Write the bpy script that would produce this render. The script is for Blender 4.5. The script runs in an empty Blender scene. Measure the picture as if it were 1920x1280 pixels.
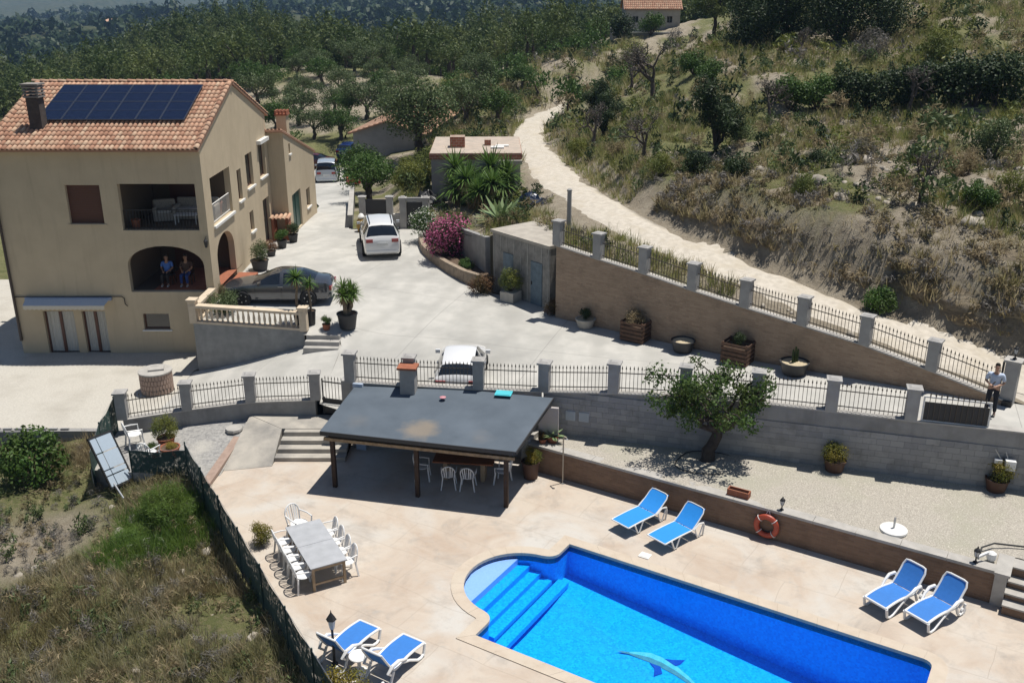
import bpy, bmesh, math, random
import numpy as np
from mathutils import Vector, Matrix
from mathutils.geometry import tessellate_polygon
random.seed(7); rng = np.random.default_rng(7)
S = bpy.context.scene
COL = S.collection; pi = math.pi
# ------------------------------------------------------------------ camera, world, sun, exposure
cam = bpy.data.cameras.new('camera'); camo = bpy.data.objects.new('camera', cam); COL.objects.link(camo)
camo.location = (0, 0, 15.2)
camo.rotation_euler = (math.pi/2 - math.atan(660/1800), 0, 0)
cam.sensor_width = 36; cam.lens = 36*1800/1920
cam.clip_start = 0.1; cam.clip_end = 60000
S.camera = camo
SUN = Vector((0.25, 0.12, 1.0)).normalized()          # towards the sun: high summer noon, a little right and behind
elev = math.asin(SUN.z); azim = math.atan2(SUN.x, SUN.y)
W = bpy.data.worlds.new('World'); S.world = W; W.use_nodes = True
nt = W.node_tree; bg = nt.nodes['Background']
sky = nt.nodes.new('ShaderNodeTexSky'); sky.sky_type = 'NISHITA'; sky.sun_disc = False
sky.sun_elevation = elev; sky.sun_rotation = azim; sky.altitude = 200; sky.air_density = 1.0; sky.dust_density = 0.6
nt.links.new(sky.outputs[0], bg.inputs[0]); bg.inputs[1].default_value = 0.064
sl = bpy.data.lights.new('sun', 'SUN'); sl.energy = 4.9; sl.angle = math.radians(0.53); sl.color = (1.0, 0.955, 0.88)
so = bpy.data.objects.new('sun', sl); COL.objects.link(so); so.location = (0, 0, 60)
so.rotation_euler = SUN.to_track_quat('Z', 'Y').to_euler()
S.view_settings.view_transform = 'Standard'; S.view_settings.look = 'None'
S.view_settings.exposure = 0.17; S.view_settings.gamma = 1.0; S.view_settings.use_curve_mapping = False
S.render.engine = 'CYCLES'
S.cycles.max_bounces = 8; S.cycles.transparent_max_bounces = 12; S.cycles.volume_bounces = 0
S.cycles.use_denoising = True

# ------------------------------------------------------------------ helpers: tags, meshes
def tag(o, label=None, cat=None, group=None, kind=None):
    if label: o['label'] = label
    if cat: o['category'] = cat
    if group: o['group'] = group
    if kind: o['kind'] = kind
    return o
def empty(name, loc=(0, 0, 0), rz=0.0, label=None, cat=None, group=None):
    o = bpy.data.objects.new(name, None); COL.objects.link(o)
    o.location = loc; o.rotation_euler = (0, 0, rz); o.empty_display_size = 0.2
    return tag(o, label, cat, group)
def link(name, me, parent=None, loc=None, rot=None, scl=None):
    o = bpy.data.objects.new(name, me); COL.objects.link(o)
    if parent: o.parent = parent
    if loc is not None: o.location = loc
    if rot is not None: o.rotation_euler = rot
    if scl is not None: o.scale = scl if hasattr(scl, '__len__') else (scl, scl, scl)
    return o
class MB:
    """collects shapes into one mesh"""
    def __init__(s): s.v = []; s.f = []; s.m = []; s.mi = 0
    def add(s, vs, fs):
        n = len(s.v); s.v += [tuple(p) for p in vs]
        s.f += [tuple(i+n for i in f) for f in fs]; s.m += [s.mi]*len(fs); return s
    def box(s, c, d, rz=0.0, taper=1.0):
        x, y, z = d[0]/2, d[1]/2, d[2]/2; vs = []
        cr, sr = math.cos(rz), math.sin(rz)
        for k in (-1, 1):
            t = taper if k > 0 else 1.0
            for a, b in ((-1, -1), (1, -1), (1, 1), (-1, 1)):
                px, py = a*x*t, b*y*t
                vs.append((c[0]+px*cr-py*sr, c[1]+px*sr+py*cr, c[2]+k*z))
        return s.add(vs, [(3, 2, 1, 0), (4, 5, 6, 7), (0, 1, 5, 4), (1, 2, 6, 5), (2, 3, 7, 6), (3, 0, 4, 7)])
    def bb(s, x0, x1, y0, y1, z0, z1): return s.box(((x0+x1)/2, (y0+y1)/2, (z0+z1)/2), (x1-x0, y1-y0, z1-z0))
    def bar(s, p, q, w, h=None, up=(0, 0, 1)):
        h = w if h is None else h
        p, q = Vector(p), Vector(q); d = (q-p)
        if d.length < 1e-6: return s
        d.normalize(); u = Vector(up)
        if abs(d.dot(u)) > 0.98: u = Vector((1, 0, 0))
        r = d.cross(u).normalized(); u = r.cross(d)
        vs = [e + r*a*w/2 + u*b*h/2 for e in (p, q) for a, b in ((-1, -1), (1, -1), (1, 1), (-1, 1))]
        return s.add(vs, [(0, 1, 2, 3), (7, 6, 5, 4), (1, 0, 4, 5), (2, 1, 5, 6), (3, 2, 6, 7), (0, 3, 7, 4)])
    def tube(s, pts, r, n=6, cap=True, closed=False):
        pts = [Vector(p) for p in pts]; m = len(pts)
        rs = r if hasattr(r, '__len__') else [r]*m
        vs = []; fs = []; ref = None
        for i, p in enumerate(pts):
            a = pts[i-1] if (i or closed) else p; b = pts[(i+1) % m] if (i < m-1 or closed) else p
            d = (b-a).normalized()
            if ref is None: ref = Vector((0, 0, 1)) if abs(d.z) < 0.9 else Vector((1, 0, 0))
            r1 = d.cross(ref); r1.normalize(); r2 = d.cross(r1); ref = r1.cross(d).normalized() if r1.length > 0 else ref
            for k in range(n):
                t = 2*math.pi*k/n
                vs.append(p + (r1*math.cos(t)+r2*math.sin(t))*rs[i])
        for i in range(m if closed else m-1):
            j = (i+1) % m
            for k in range(n):
                k2 = (k+1) % n
                fs.append((i*n+k, i*n+k2, j*n+k2, j*n+k))
        if cap and not closed:
            fs.append(tuple(range(n-1, -1, -1))); fs.append(tuple((m-1)*n+k for k in range(n)))
        return s.add(vs, fs)
    def lathe(s, prof, c=(0, 0, 0), n=16, cap=True, sx=1.0, sy=1.0):
        vs = []; fs = []; m = len(prof)
        for r, z in prof:
            for k in range(n):
                t = 2*math.pi*k/n; vs.append((c[0]+r*sx*math.cos(t), c[1]+r*sy*math.sin(t), c[2]+z))
        for i in range(m-1):
            for k in range(n):
                k2 = (k+1) % n; fs.append((i*n+k, i*n+k2, (i+1)*n+k2, (i+1)*n+k))
        if cap:
            fs.append(tuple(range(n-1, -1, -1))); fs.append(tuple((m-1)*n+k for k in range(n)))
        return s.add(vs, fs)
    def prism(s, poly, z0, z1):
        n = len(poly); A = sum(poly[i][0]*poly[(i+1) % n][1]-poly[(i+1) % n][0]*poly[i][1] for i in range(n))
        if A < 0: poly = poly[::-1]
        vs = [(x, y, z0) for x, y in poly]+[(x, y, z1) for x, y in poly]
        fs = [tuple(range(n-1, -1, -1)), tuple(range(n, 2*n))]+[(i, (i+1) % n, n+(i+1) % n, n+i) for i in range(n)]
        return s.add(vs, fs)
    def slab(s, pts3, thick, axis):
        """polygon pts3 (3d, flat) thickened along axis vector"""
        a = Vector(axis)*thick; n = len(pts3)
        vs = [Vector(p) for p in pts3]+[Vector(p)+a for p in pts3]
        return s.add(vs, [tuple(range(n-1, -1, -1)), tuple(range(n, 2*n))]+[(i, (i+1) % n, n+(i+1) % n, n+i) for i in range(n)])
    def quad(s, a, b, c, d): return s.add([a, b, c, d], [(0, 1, 2, 3)])
    def mesh(s, name, mats, smooth=False, fix=True):
        me = bpy.data.meshes.new(name); me.from_pydata(s.v, [], s.f)
        for m in (mats if isinstance(mats, (list, tuple)) else [mats]): me.materials.append(m)
        if max(s.m or [0]) > 0: me.polygons.foreach_set('material_index', s.m)
        if fix:
            b = bmesh.new(); b.from_mesh(me); bmesh.ops.recalc_face_normals(b, faces=b.faces); b.to_mesh(me); b.free()
        if smooth:
            me.polygons.foreach_set('use_smooth', [True]*len(me.polygons))
            if smooth != 'all':
                try: me.set_sharp_from_angle(angle=math.radians(smooth if smooth is not True else 40))
                except Exception: pass
        me.update(); return me
    def build(s, name, mats, parent=None, loc=None, rot=None, smooth=False, fix=True):
        return link(name, s.mesh(name, mats, smooth, fix), parent, loc, rot)
def bevel(o, w=0.01, seg=2):
    m = o.modifiers.new('bevel', 'BEVEL'); m.width = w; m.segments = seg; m.limit_method = 'ANGLE'; m.angle_limit = math.radians(40); return o
def copy_tree(o, parent=None):
    c = o.copy(); COL.objects.link(c)
    if parent is not None: c.parent = parent
    for ch in o.children: copy_tree(ch, c)
    return c
def lerp(a, b, t): return a+(b-a)*t

# ------------------------------------------------------------------ materials
MATS = {}
def new_mat(name):
    m = bpy.data.materials.new(name); m.use_nodes = True; MATS[name] = m
    return m, m.node_tree, m.node_tree.nodes['Principled BSDF']
def _mix(nt, a, b, fac, blend='MIX'):
    n = nt.nodes.new('ShaderNodeMix'); n.data_type = 'RGBA'; n.blend_type = blend
    for i, x in ((6, a), (7, b)):
        if hasattr(x, 'is_linked') or hasattr(x, 'links'): nt.links.new(x, n.inputs[i])
        else: n.inputs[i].default_value = (*x, 1)
    if hasattr(fac, 'links'): nt.links.new(fac, n.inputs[0])
    else: n.inputs[0].default_value = fac
    return n.outputs[2]
def _noise(nt, vec, scale, detail=4, rough=0.55, dist=0.0):
    n = nt.nodes.new('ShaderNodeTexNoise'); n.inputs['Scale'].default_value = scale
    n.inputs['Detail'].default_value = detail; n.inputs['Roughness'].default_value = rough; n.inputs['Distortion'].default_value = dist
    nt.links.new(vec, n.inputs['Vector']); return n.outputs['Fac']
def _ramp(nt, fac, lo, hi):
    n = nt.nodes.new('ShaderNodeMapRange'); n.inputs['From Min'].default_value = lo; n.inputs['From Max'].default_value = hi
    nt.links.new(fac, n.inputs['Value']); return n.outputs['Result']
def _math(nt, op, a, b=0.0):
    n = nt.nodes.new('ShaderNodeMath'); n.operation = op
    for i, x in ((0, a), (1, b)):
        if hasattr(x, 'links'): nt.links.new(x, n.inputs[i])
        else: n.inputs[i].default_value = x
    return n.outputs[0]
def _vec(nt, world=False):
    if world:
        return nt.nodes.new('ShaderNodeNewGeometry').outputs['Position']
    return nt.nodes.new('ShaderNodeTexCoord').outputs['Object']
def _bump(nt, bs, h, strength, dist=0.02):
    n = nt.nodes.new('ShaderNodeBump'); n.inputs['Strength'].default_value = strength; n.inputs['Distance'].default_value = dist
    nt.links.new(h, n.inputs['Height']); nt.links.new(n.outputs[0], bs.inputs['Normal'])
def surf(name, c1, c2, scale=3.0, rough=0.85, bump=0.25, bscale=None, c3=None, s3=0.5, lo=0.35, hi=0.65, lo3=0.5, hi3=0.7, metal=0.0, world=False, bdist=0.02, spec=0.3, detail=5, speck=None):
    """mottled surface: c1/c2 mixed by fine noise, c3 in large patches, relief from noise"""
    m, nt, bs = new_mat(name); v = _vec(nt, world)
    f = _ramp(nt, _noise(nt, v, scale, detail), lo, hi)
    col = _mix(nt, c1, c2, f)
    if c3 is not None:
        col = _mix(nt, col, c3, _ramp(nt, _noise(nt, v, s3, 5, 0.6), lo3, hi3))
    if speck is not None:                                # (colour, scale, threshold)
        col = _mix(nt, col, speck[0], _ramp(nt, _noise(nt, v, speck[1], 2), speck[2], speck[2]+0.06))
    nt.links.new(col, bs.inputs['Base Color'])
    bs.inputs['Roughness'].default_value = rough; bs.inputs['Metallic'].default_value = metal
    bs.inputs['Specular IOR Level'].default_value = spec
    if bump: _bump(nt, bs, _noise(nt, v, bscale or scale*6, 4), bump, bdist)
    return m
def plain(name, c, rough=0.5, metal=0.0, coat=0.0, spec=0.5, var=0.06, bump=0.0):
    m, nt, bs = new_mat(name); v = _vec(nt)
    d = tuple(x*(1-var*2) for x in c)
    nt.links.new(_mix(nt, c, d, _noise(nt, v, 9.0, 4)), bs.inputs['Base Color'])
    bs.inputs['Roughness'].default_value = rough; bs.inputs['Metallic'].default_value = metal
    bs.inputs['Coat Weight'].default_value = coat; bs.inputs['Specular IOR Level'].default_value = spec
    if bump: _bump(nt, bs, _noise(nt, v, 60, 3), bump, 0.005)
    return m
def leafmat(name, c1, c2, c3=None, trans=0.25, rough=0.55, ns=0.8):
    """leaves: every leaf its own tone"""
    m, nt, bs = new_mat(name)
    g = nt.nodes.new('ShaderNodeNewGeometry'); r = g.outputs['Random Per Island']
    col = _mix(nt, c1, c2, r)
    if c3 is not None:
        col = _mix(nt, col, c3, _ramp(nt, _noise(nt, g.outputs['Position'], ns, 3), 0.45, 0.62))
    nt.links.new(col, bs.inputs['Base Color']); bs.inputs['Roughness'].default_value = rough
    bs.inputs['Specular IOR Level'].default_value = 0.25
    tr = nt.nodes.new('ShaderNodeBsdfTranslucent'); nt.links.new(col, tr.inputs['Color'])
    mx = nt.nodes.new('ShaderNodeMixShader'); mx.inputs[0].default_value = trans
    nt.links.new(bs.outputs[0], mx.inputs[1]); nt.links.new(tr.outputs[0], mx.inputs[2])
    nt.links.new(mx.outputs[0], nt.nodes['Material Output'].inputs['Surface'])
    return m
M_concrete = surf('drive_concrete', (.48, .465, .43), (.42, .41, .38), 1.6, .9, .2, 30, c3=(.31, .305, .285), s3=.28, lo3=.47, hi3=.74, world=True)
def joints(m, bw, bh, rot, col, k):
    nt = m.node_tree; bs = nt.nodes['Principled BSDF']; base = bs.inputs['Base Color'].links[0].from_socket; v = _vec(nt, True)
    mp = nt.nodes.new('ShaderNodeMapping'); mp.inputs['Rotation'].default_value = (0, 0, rot); nt.links.new(v, mp.inputs[0])
    br = nt.nodes.new('ShaderNodeTexBrick'); br.offset = 0; br.inputs['Scale'].default_value = 1; br.inputs['Brick Width'].default_value = bw; br.inputs['Row Height'].default_value = bh; br.inputs['Mortar Size'].default_value = .018; br.inputs['Mortar Smooth'].default_value = .6
    nt.links.new(mp.outputs[0], br.inputs['Vector']); w = nt.nodes.new('ShaderNodeTexWave'); w.inputs['Scale'].default_value = .16; w.inputs['Distortion'].default_value = 9; w.inputs['Detail'].default_value = 4; nt.links.new(mp.outputs[0], w.inputs['Vector'])
    c = _mix(nt, base, tuple(x*1.6 for x in col), _math(nt, 'MULTIPLY', _ramp(nt, w.outputs['Fac'], .6, 1.0), .35))
    nt.links.new(_mix(nt, c, col, _math(nt, 'MULTIPLY', br.outputs['Fac'], k)), bs.inputs['Base Color'])
joints(M_concrete, 5.5, 4.2, .35, (.20, .195, .18), .6)
M_yard = surf('yard_gravel', (.49, .465, .41), (.41, .385, .34), 16, .95, .4, 50, c3=(.35, .325, .28), s3=.6, lo3=.48, hi3=.8, speck=((.25, .23, .2), 9, .70), world=True, bdist=.015)
M_gravel = surf('garden_gravel', (.455, .42, .36), (.28, .255, .22), 24, .95, .7, 45, c3=(.33, .32, .25), s3=.5, lo3=.48, hi3=.75, speck=((.62, .58, .5), 30, .62), world=True, bdist=.02)
M_patch = surf('grey_gravel', (.36, .35, .33), (.22, .215, .21), 9, .95, .8, 16, c3=(.42, .40, .36), s3=.6, world=True, bdist=.03)
M_track = surf('track_earth', (.53, .485, .415), (.42, .38, .32), 3.5, .95, .4, 16, c3=(.42, .37, .29), s3=.8, lo3=.5, hi3=.75, world=True, bdist=.03)
M_grey = surf('grey_render', (.30, .295, .285), (.24, .235, .23), 2, .9, .3, 40, c3=(.19, .185, .18), s3=.8, world=True)
M_greylight = surf('grey_capping', (.42, .40, .37), (.34, .325, .30), 3, .9, .25, 40, world=True)
M_house = surf('ochre_render', (.54, .445, .31), (.50, .41, .285), 1.2, .9, .25, 60, c3=(.45, .365, .25), s3=.35, lo3=.5, hi3=.8)
def drips(m, col, k):
    nt = m.node_tree; bs = nt.nodes['Principled BSDF']; base = bs.inputs['Base Color'].links[0].from_socket; v = _vec(nt, True)
    mp = nt.nodes.new('ShaderNodeMapping'); mp.inputs['Scale'].default_value = (2.6, 2.6, .22); nt.links.new(v, mp.inputs[0])
    f = _math(nt, 'MULTIPLY', _ramp(nt, _noise(nt, mp.outputs[0], 1.0, 6, .7), .52, .75), k); nt.links.new(_mix(nt, base, col, f), bs.inputs['Base Color'])
drips(M_house, (.36, .29, .20), .5); drips(M_grey, (.15, .148, .145), .5)
M_white = plain('white_paint', (.72, .71, .68), .55)
M_dark = plain('dark_interior', (.05, .043, .037), .8)
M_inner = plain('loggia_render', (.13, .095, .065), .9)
M_wood_red = plain('red_brown_wood', (.115, .045, .028), .5)
M_iron = plain('black_iron', (.035, .034, .034), .5, .3)
M_ironbrown = plain('weathered_iron', (.10, .085, .07), .6, .3)
M_oldbrick = surf('weathered_pink_brick', (.36, .265, .215), (.29, .21, .17), 5, .9, .3, 30)
M_terracotta = surf('terracotta', (.33, .125, .07), (.26, .095, .055), 5, .85, .2, 50)
M_glass = plain('dark_glass', (.012, .015, .02), .06, 0, spec=.8, var=.0)
M_curtain = plain('curtain', (.55, .53, .48), .8)
M_steel = plain('galvanised', (.45, .46, .47), .4, .8)
M_green_paint = plain('green_door_paint', (.012, .055, .04), .45)
M_blue_door = surf('grey_blue_door', (.15, .20, .24), (.11, .15, .18), 5, .6, .1)
M_black_plastic = plain('black_plastic', (.028, .028, .03), .55)
M_white_plastic = plain('white_resin', (.74, .74, .73), .35, var=.03)
M_brown_wood = surf('dark_stained_wood', (.055, .033, .022), (.035, .02, .014), 6, .65, .2)
M_pallet = surf('old_pallet_wood', (.13, .075, .05), (.08, .05, .035), 8, .85, .3)
M_soil = surf('pot_soil', (.13, .09, .06), (.08, .055, .04), 14, .95, .5)
M_sandtop = surf('sandy_pot_soil', (.52, .44, .30), (.42, .35, .24), 14, .95, .4)
M_darkshade = plain('green_shade_net', (.02, .05, .045), .8)

def brickmat(name, c1, c2, mortar, bw=.3, bh=.08, msize=.012, ax=(1, 0), scale_noise=2.0):
    m, nt, bs = new_mat(name); tc = nt.nodes.new('ShaderNodeTexCoord')
    sx = nt.nodes.new('ShaderNodeSeparateXYZ'); nt.links.new(tc.outputs['Object'], sx.inputs[0])
    cb = nt.nodes.new('ShaderNodeCombineXYZ'); nt.links.new(sx.outputs[0], cb.inputs[0]); nt.links.new(sx.outputs[2], cb.inputs[1])
    br = nt.nodes.new('ShaderNodeTexBrick'); nt.links.new(cb.outputs[0], br.inputs['Vector'])
    br.inputs['Scale'].default_value = 1.0; br.inputs['Brick Width'].default_value = bw; br.inputs['Row Height'].default_value = bh
    br.inputs['Mortar Size'].default_value = msize; br.inputs['Color1'].default_value = (*c1, 1); br.inputs['Color2'].default_value = (*c2, 1)
    br.inputs['Mortar'].default_value = (*mortar, 1); br.inputs['Mortar Smooth'].default_value = .3
    v = tc.outputs['Object']
    col = _mix(nt, br.outputs['Color'], tuple(x*.55 for x in c1), _ramp(nt, _noise(nt, v, scale_noise, 5, .65), .5, .85))
    col = _mix(nt, col, tuple(min(1, x*1.5) for x in c2), _ramp(nt, _noise(nt, v, 5.5, 3, .6), .6, .8))
    nt.links.new(col, bs.inputs['Base Color']); bs.inputs['Roughness'].default_value = .9
    h = _math(nt, 'ADD', br.outputs['Fac'], _math(nt, 'MULTIPLY', _noise(nt, v, 25, 3), -.8))
    b = nt.nodes.new('ShaderNodeBump'); b.invert = True; b.inputs['Strength'].default_value = .7; b.inputs['Distance'].default_value = .015
    nt.links.new(h, b.inputs['Height']); nt.links.new(b.outputs[0], bs.inputs['Normal'])
    return m
M_brick = brickmat('stone_brick_cladding', (.38, .275, .19), (.29, .20, .135), (.35, .27, .195))
M_brick_dark = brickmat('brown_brick_cladding', (.23, .145, .095), (.17, .105, .07), (.20, .14, .10))
# ------------------------------------------------------------------ height functions
def tps_fit(P):
    P = np.array(P, float); q = P[:, :2]; n = len(q)
    d = np.linalg.norm(q[:, None]-q[None], axis=2); K = np.where(d > 0, d*d*np.log(d+1e-12), 0)
    A = np.zeros((n+3, n+3)); A[:n, :n] = K+np.eye(n)*1e-4; A[:n, n] = 1; A[:n, n+1:] = q; A[n, :n] = 1; A[n+1:, :n] = q.T
    w = np.linalg.solve(A, np.r_[P[:, 2], 0, 0, 0])
    def f(x, y):
        x = np.asarray(x, float); y = np.asarray(y, float); out = np.zeros(x.shape)
        for i in range(n):
            r2 = (x-q[i, 0])**2+(y-q[i, 1])**2
            out += w[i]*0.5*r2*np.log(r2+1e-12)
        return out+w[n]+w[n+1]*x+w[n+2]*y
    return f
def vnoise(x, y, s, seed=0):
    x = np.asarray(x, float)*s; y = np.asarray(y, float)*s
    xi = np.floor(x).astype(np.int64); yi = np.floor(y).astype(np.int64); fx = x-xi; fy = y-yi
    fx = fx*fx*(3-2*fx); fy = fy*fy*(3-2*fy)
    def h(a, b):
        t = (a*374761393+b*668265263+seed*1274126177) & 0xffffffff
        t = ((t ^ (t >> 13))*1274126177) & 0xffffffff
        return ((t ^ (t >> 16)) & 0xffff)/65535.0
    return (h(xi, yi)*(1-fx)+h(xi+1, yi)*fx)*(1-fy)+(h(xi, yi+1)*(1-fx)+h(xi+1, yi+1)*fx)*fy
def fbm(x, y, s, oct=4, seed=0):
    return sum((vnoise(x, y, s*2**k, seed+k)-.5)*0.5**k for k in range(oct))
DRIVE = [(-13.2, 38, 2.2), (-10.5, 38, 2.1), (-8.6, 38, 1.98), (-7.3, 38, 1.86), (-6.9, 36.9, 1.45), (-7, 34.5, 1.25), (-7, 31.8, 1.1), (-5.5, 31.1, 1.15), (-2, 31, 1.42), (-1.8, 33.2, 1.52), (1.2, 30.4, 1.5), (5, 29.4, 1.85), (10, 27.9, 2.3), (14.5, 26.7, 2.6), (16.6, 28, 2.68),
         (1.6, 39.4, 2.02), (5, 36.8, 2.05), (8.6, 34, 2.15), (12.2, 31.1, 2.4), (15.2, 28.8, 2.65), (-6.3, 47, 2.38), (-4, 49, 2.35), (-1, 42.3, 2.12), (-9, 53, 2.4), (-10, 59, 2.2), (-11, 66, 1.5), (-12.6, 73, .9), (-15, 79, .35), (-15.5, 86, 0), (-13, 42, 2.4), (-13, 50, 2.45), (-10, 41, 2.2), (-3, 36, 1.75), (2, 34, 1.8)]
zdrive = tps_fit(DRIVE)
RAMP = [(-13.4, 37.7, 0), (-13.4, 31.8, .05), (-11, 37.6, .55), (-8.6, 37.5, 1.25), (-7, 37.2, 1.48), (-6.9, 36.9, 1.45), (-7, 34.5, 1.25), (-7, 31.8, 1.1), (-9.5, 32, .75), (-11.7, 32, .35)]
zramp = tps_fit(RAMP)
BR = [(1.94, 39.09, 5.14), (3.52, 37.87, 4.9), (5.22, 36.56, 4.67), (6.93, 35.24, 4.38), (8.66, 33.9, 4.13), (10.42, 32.53, 3.9), (12.2, 31.15, 3.66), (14.0, 29.76, 3.27), (15.82, 28.35, 2.82)]
BD = Vector((.791, -.612)); BN = Vector((.612, .791))
TRACK = [(21.5, 27.5, 2.3), (17.63, 29.22, 2.7), (16.47, 30.4, 2.9), (13.91, 32.6, 3.55), (10.97, 35.5, 4.1), (7.71, 40.0, 4.6), (5.05, 45.2, 4.95), (3.3, 54.1, 4.7), (1.9, 68.5, 4.0), (1.39, 84.71, 3.2), (2.42, 98.34, 2.7), (4.95, 107.0, 2.8), (7.5, 110.64, 3.2), (11, 114, 3.8)]
CTRL = [(5.9, 48.5, 5.95), (8.3, 43.3, 6.3), (11.3, 39.0, 6.6), (14.9, 36.6, 6.6), (18.5, 35.2, 6.6), (22.5, 34.6, 6.5), (28, 34, 6.5),
 (9.63, 51, 6.16), (14.64, 49, 7.05), (19.25, 47, 7.39), (23.93, 46, 7.55), (7.56, 57, 6.04), (5.31, 60, 5.22), (17.68, 60, 7.67), (23.42, 58, 7.92), (28.69, 56, 8.32), (11.87, 64, 7.17), (7.65, 74, 6.51), (13.72, 75, 8.76),
 (20.63, 71, 9.1), (27.07, 68, 9.36), (33.38, 66, 9.53), (23.01, 80, 10.6), (30.35, 77, 10.77), (37.55, 75, 10.89), (18.28, 88, 10.14), (27.24, 96, 13.31), (36.12, 93, 13.6), (44.37, 90, 13.87), (18.26, 138, 9.58), (22.05, 130, 9.38),
 (8.61, 115, 6.2), (8.71, 95, 5.6), (26.57, 120, 11.64), (-0.47, 85, 3.2), (-3.1, 95, 3.2), (-6.45, 108, 2.8), (-0.69, 62, 3.5), (-1.89, 56, 3.6), (-5.14, 66, 3.0), (-7.79, 70, 2.0), (-8.82, 80, 1.9),
 (-13.51, 95, 1.6), (-19.5, 105, 1.5), (-23.98, 110, 1.5), (-31.28, 120, 1.6), (-23.59, 128, 3.1), (-17.76, 126, 3.0), (-31.29, 145, 4.6), (-15.12, 140, 4.4), (-8.88, 150, 2.32), (-0.78, 145, 3.5), (3.21, 150, 4.65), (-72.92, 260, 6.0),
 (-85.96, 245, 2.2), (-97.48, 225, -4.5), (-105.88, 205, -6.5), (-114.32, 190, -8.0), (-50.58, 265, 1.0), (-28.43, 255, -1.5), (-7.95, 250, 3.0), (11.19, 235, 4.3), (25.03, 215, 4.6), (-25.78, 185, .2), (-44.38, 180, .2), (-63.8, 180, -.5),
 (-6.09, 190, 2.81), (-296.63, 650, -15.56), (-338.11, 600, -16.24), (-244.49, 700, -12.62), (-453.87, 1000, -17.01), (-416.85, 1200, -14.45), (-245.96, 1300, -11.74), (-109.32, 1300, -11.74), (31.5, 1500, -11.42), (169.39, 1700, -9.91),
 (-357.53, 2200, -15.12), (-126.82, 2200, -12.94), (-646.09, 2200, -17.3), (-902.33, 2000, -16.32), (-1217.76, 2000, -19.3), (183.42, 2500, -16.78), (356.61, 2000, -14.34), (502.54, 1500, 0.46), (542.46, 1000, 15.2),
 (-600, 3200, 70), (-1300, 3000, 90), (-100, 3200, 45), (300, 3300, -40), (700, 3300, -40), (80, 3200, 10), (250, 2900, -25), (100, 300, 8), (120, 200, 16), (-40, 340, -8), (-120, 340, -14), (-170, 320, -16), (-160, 260, -10), (-10, 340, -6), (60, 400, -4),
 (-24, 44, -.1), (-26, 38, -.1), (-32, 60, -.3), (-22, 33.2, -.1), (-17, 33.2, -.1), (-28, 33.2, -.1), (-22, 31.2, -.75), (-17, 31.2, -.7), (-28, 31, -1), (-17, 28, -1), (-20, 25, -1.5), (-15, 24.5, -.9), (-11.5, 22.5, -.6), (-8.6, 20.5, -.45), (-14, 18, -1.4), (-20, 18, -2.3), (-10, 26, -.35), (-6, 18, -.4), (-4.5, 14, -.5), (-8, 12, -1.2), (-14.4, 29.8, -.35), (-12.3, 27.6, -.35), (-20, 10, -3), (2, 7, -1), (30, 5, -.5), (30, 20, 1.5), (22, 25.5, 2.3), (18, 26.6, 2.6),
 (-20, 56, 0), (-17, 70, .5), (-36, 90, .2), (-14.8, 37, -.1), (-14.5, 40, -.1), (-60, 100, -2), (-60, 60, -2), (-4.4, 52.5, 3.3), (-2.6, 48, 3.7), (.3, 45.5, 4.6), (2.6, 41.5, 4.95), (-7, 57, 2.6), (60, 80, 15), (50, 50, 9)]
for x, y, z in BR: CTRL.append((x+.55*BN.x, y+.55*BN.y, z-.12))
def _w(x, y): return 2.6*x/(y+14.0), np.log(y+14.0)*1.6
_cw = [(*_w(x, y), z) for x, y, z in CTRL+[(x, y, z) for x, y, z in TRACK if y > 42]]
_tz = tps_fit(_cw)
TRK = np.array(TRACK)
def poly_dist(x, y, pl):
    """distance to a 3d polyline in plan and the height there"""
    best = np.full(np.shape(x), 1e9); bz = np.zeros(np.shape(x))
    for a, b in zip(pl[:-1], pl[1:]):
        dx, dy = b[0]-a[0], b[1]-a[1]; L2 = dx*dx+dy*dy
        t = np.clip(((x-a[0])*dx+(y-a[1])*dy)/L2, 0, 1)
        d = np.hypot(x-a[0]-t*dx, y-a[1]-t*dy); m = d < best
        best = np.where(m, d, best); bz = np.where(m, a[2]+t*(b[2]-a[2]), bz)
    return best, bz
def smooth01(t): t = np.clip(t, 0, 1); return t*t*(3-2*t)
NORTH = [(-10.2, 53.5, 0), (-11, 59, 0), (-12, 66, 0), (-13.6, 73, 0), (-15, 79, 0), (-15.5, 90, 0)]
def ground(x, y):
    x = np.asarray(x, float); y = np.asarray(y, float)
    xc = np.clip(x, -.72*(y+14), .78*(y+14))
    z = _tz(*_w(xc, y))
    hill = smooth01((x-3)/6)*smooth01((y-34)/6)*smooth01((200-y)/60)
    left = smooth01((-4.5-x)/3)*smooth01((30.8-y)/2)
    z = z+hill*(fbm(x, y, .35, 4, 3)*.9+fbm(x, y, 1.3, 3, 13)*.14)+left*fbm(x, y, .55, 4, 9)*.55
    far = smooth01((y-380)/200)
    z = z+far*fbm(x, y, .011, 4, 5)*np.clip(y*.02, 0, 26)*smooth01((3000-y)/900)
    d, tz = poly_dist(x, y, TRACK)
    k = smooth01((2.9-d)/1.5); z = z*(1-k)+(tz-.03)*k
    d, _ = poly_dist(x, y, NORTH); k = smooth01((4.6-d)/1.6)*smooth01((y-52.5)/1.5)
    z = z*(1-k)+(zdrive(x, y)-.12)*k
    k = smooth01((x+36)/3)*smooth01((-12.5-x)/.5)*smooth01((y-32.1)/.45)*smooth01((54-y)/3)      # levelled yard round the house
    return z*(1-k)-.13*k
def gz(x, y): return float(ground(np.array([x]), np.array([y]))[0])
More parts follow.
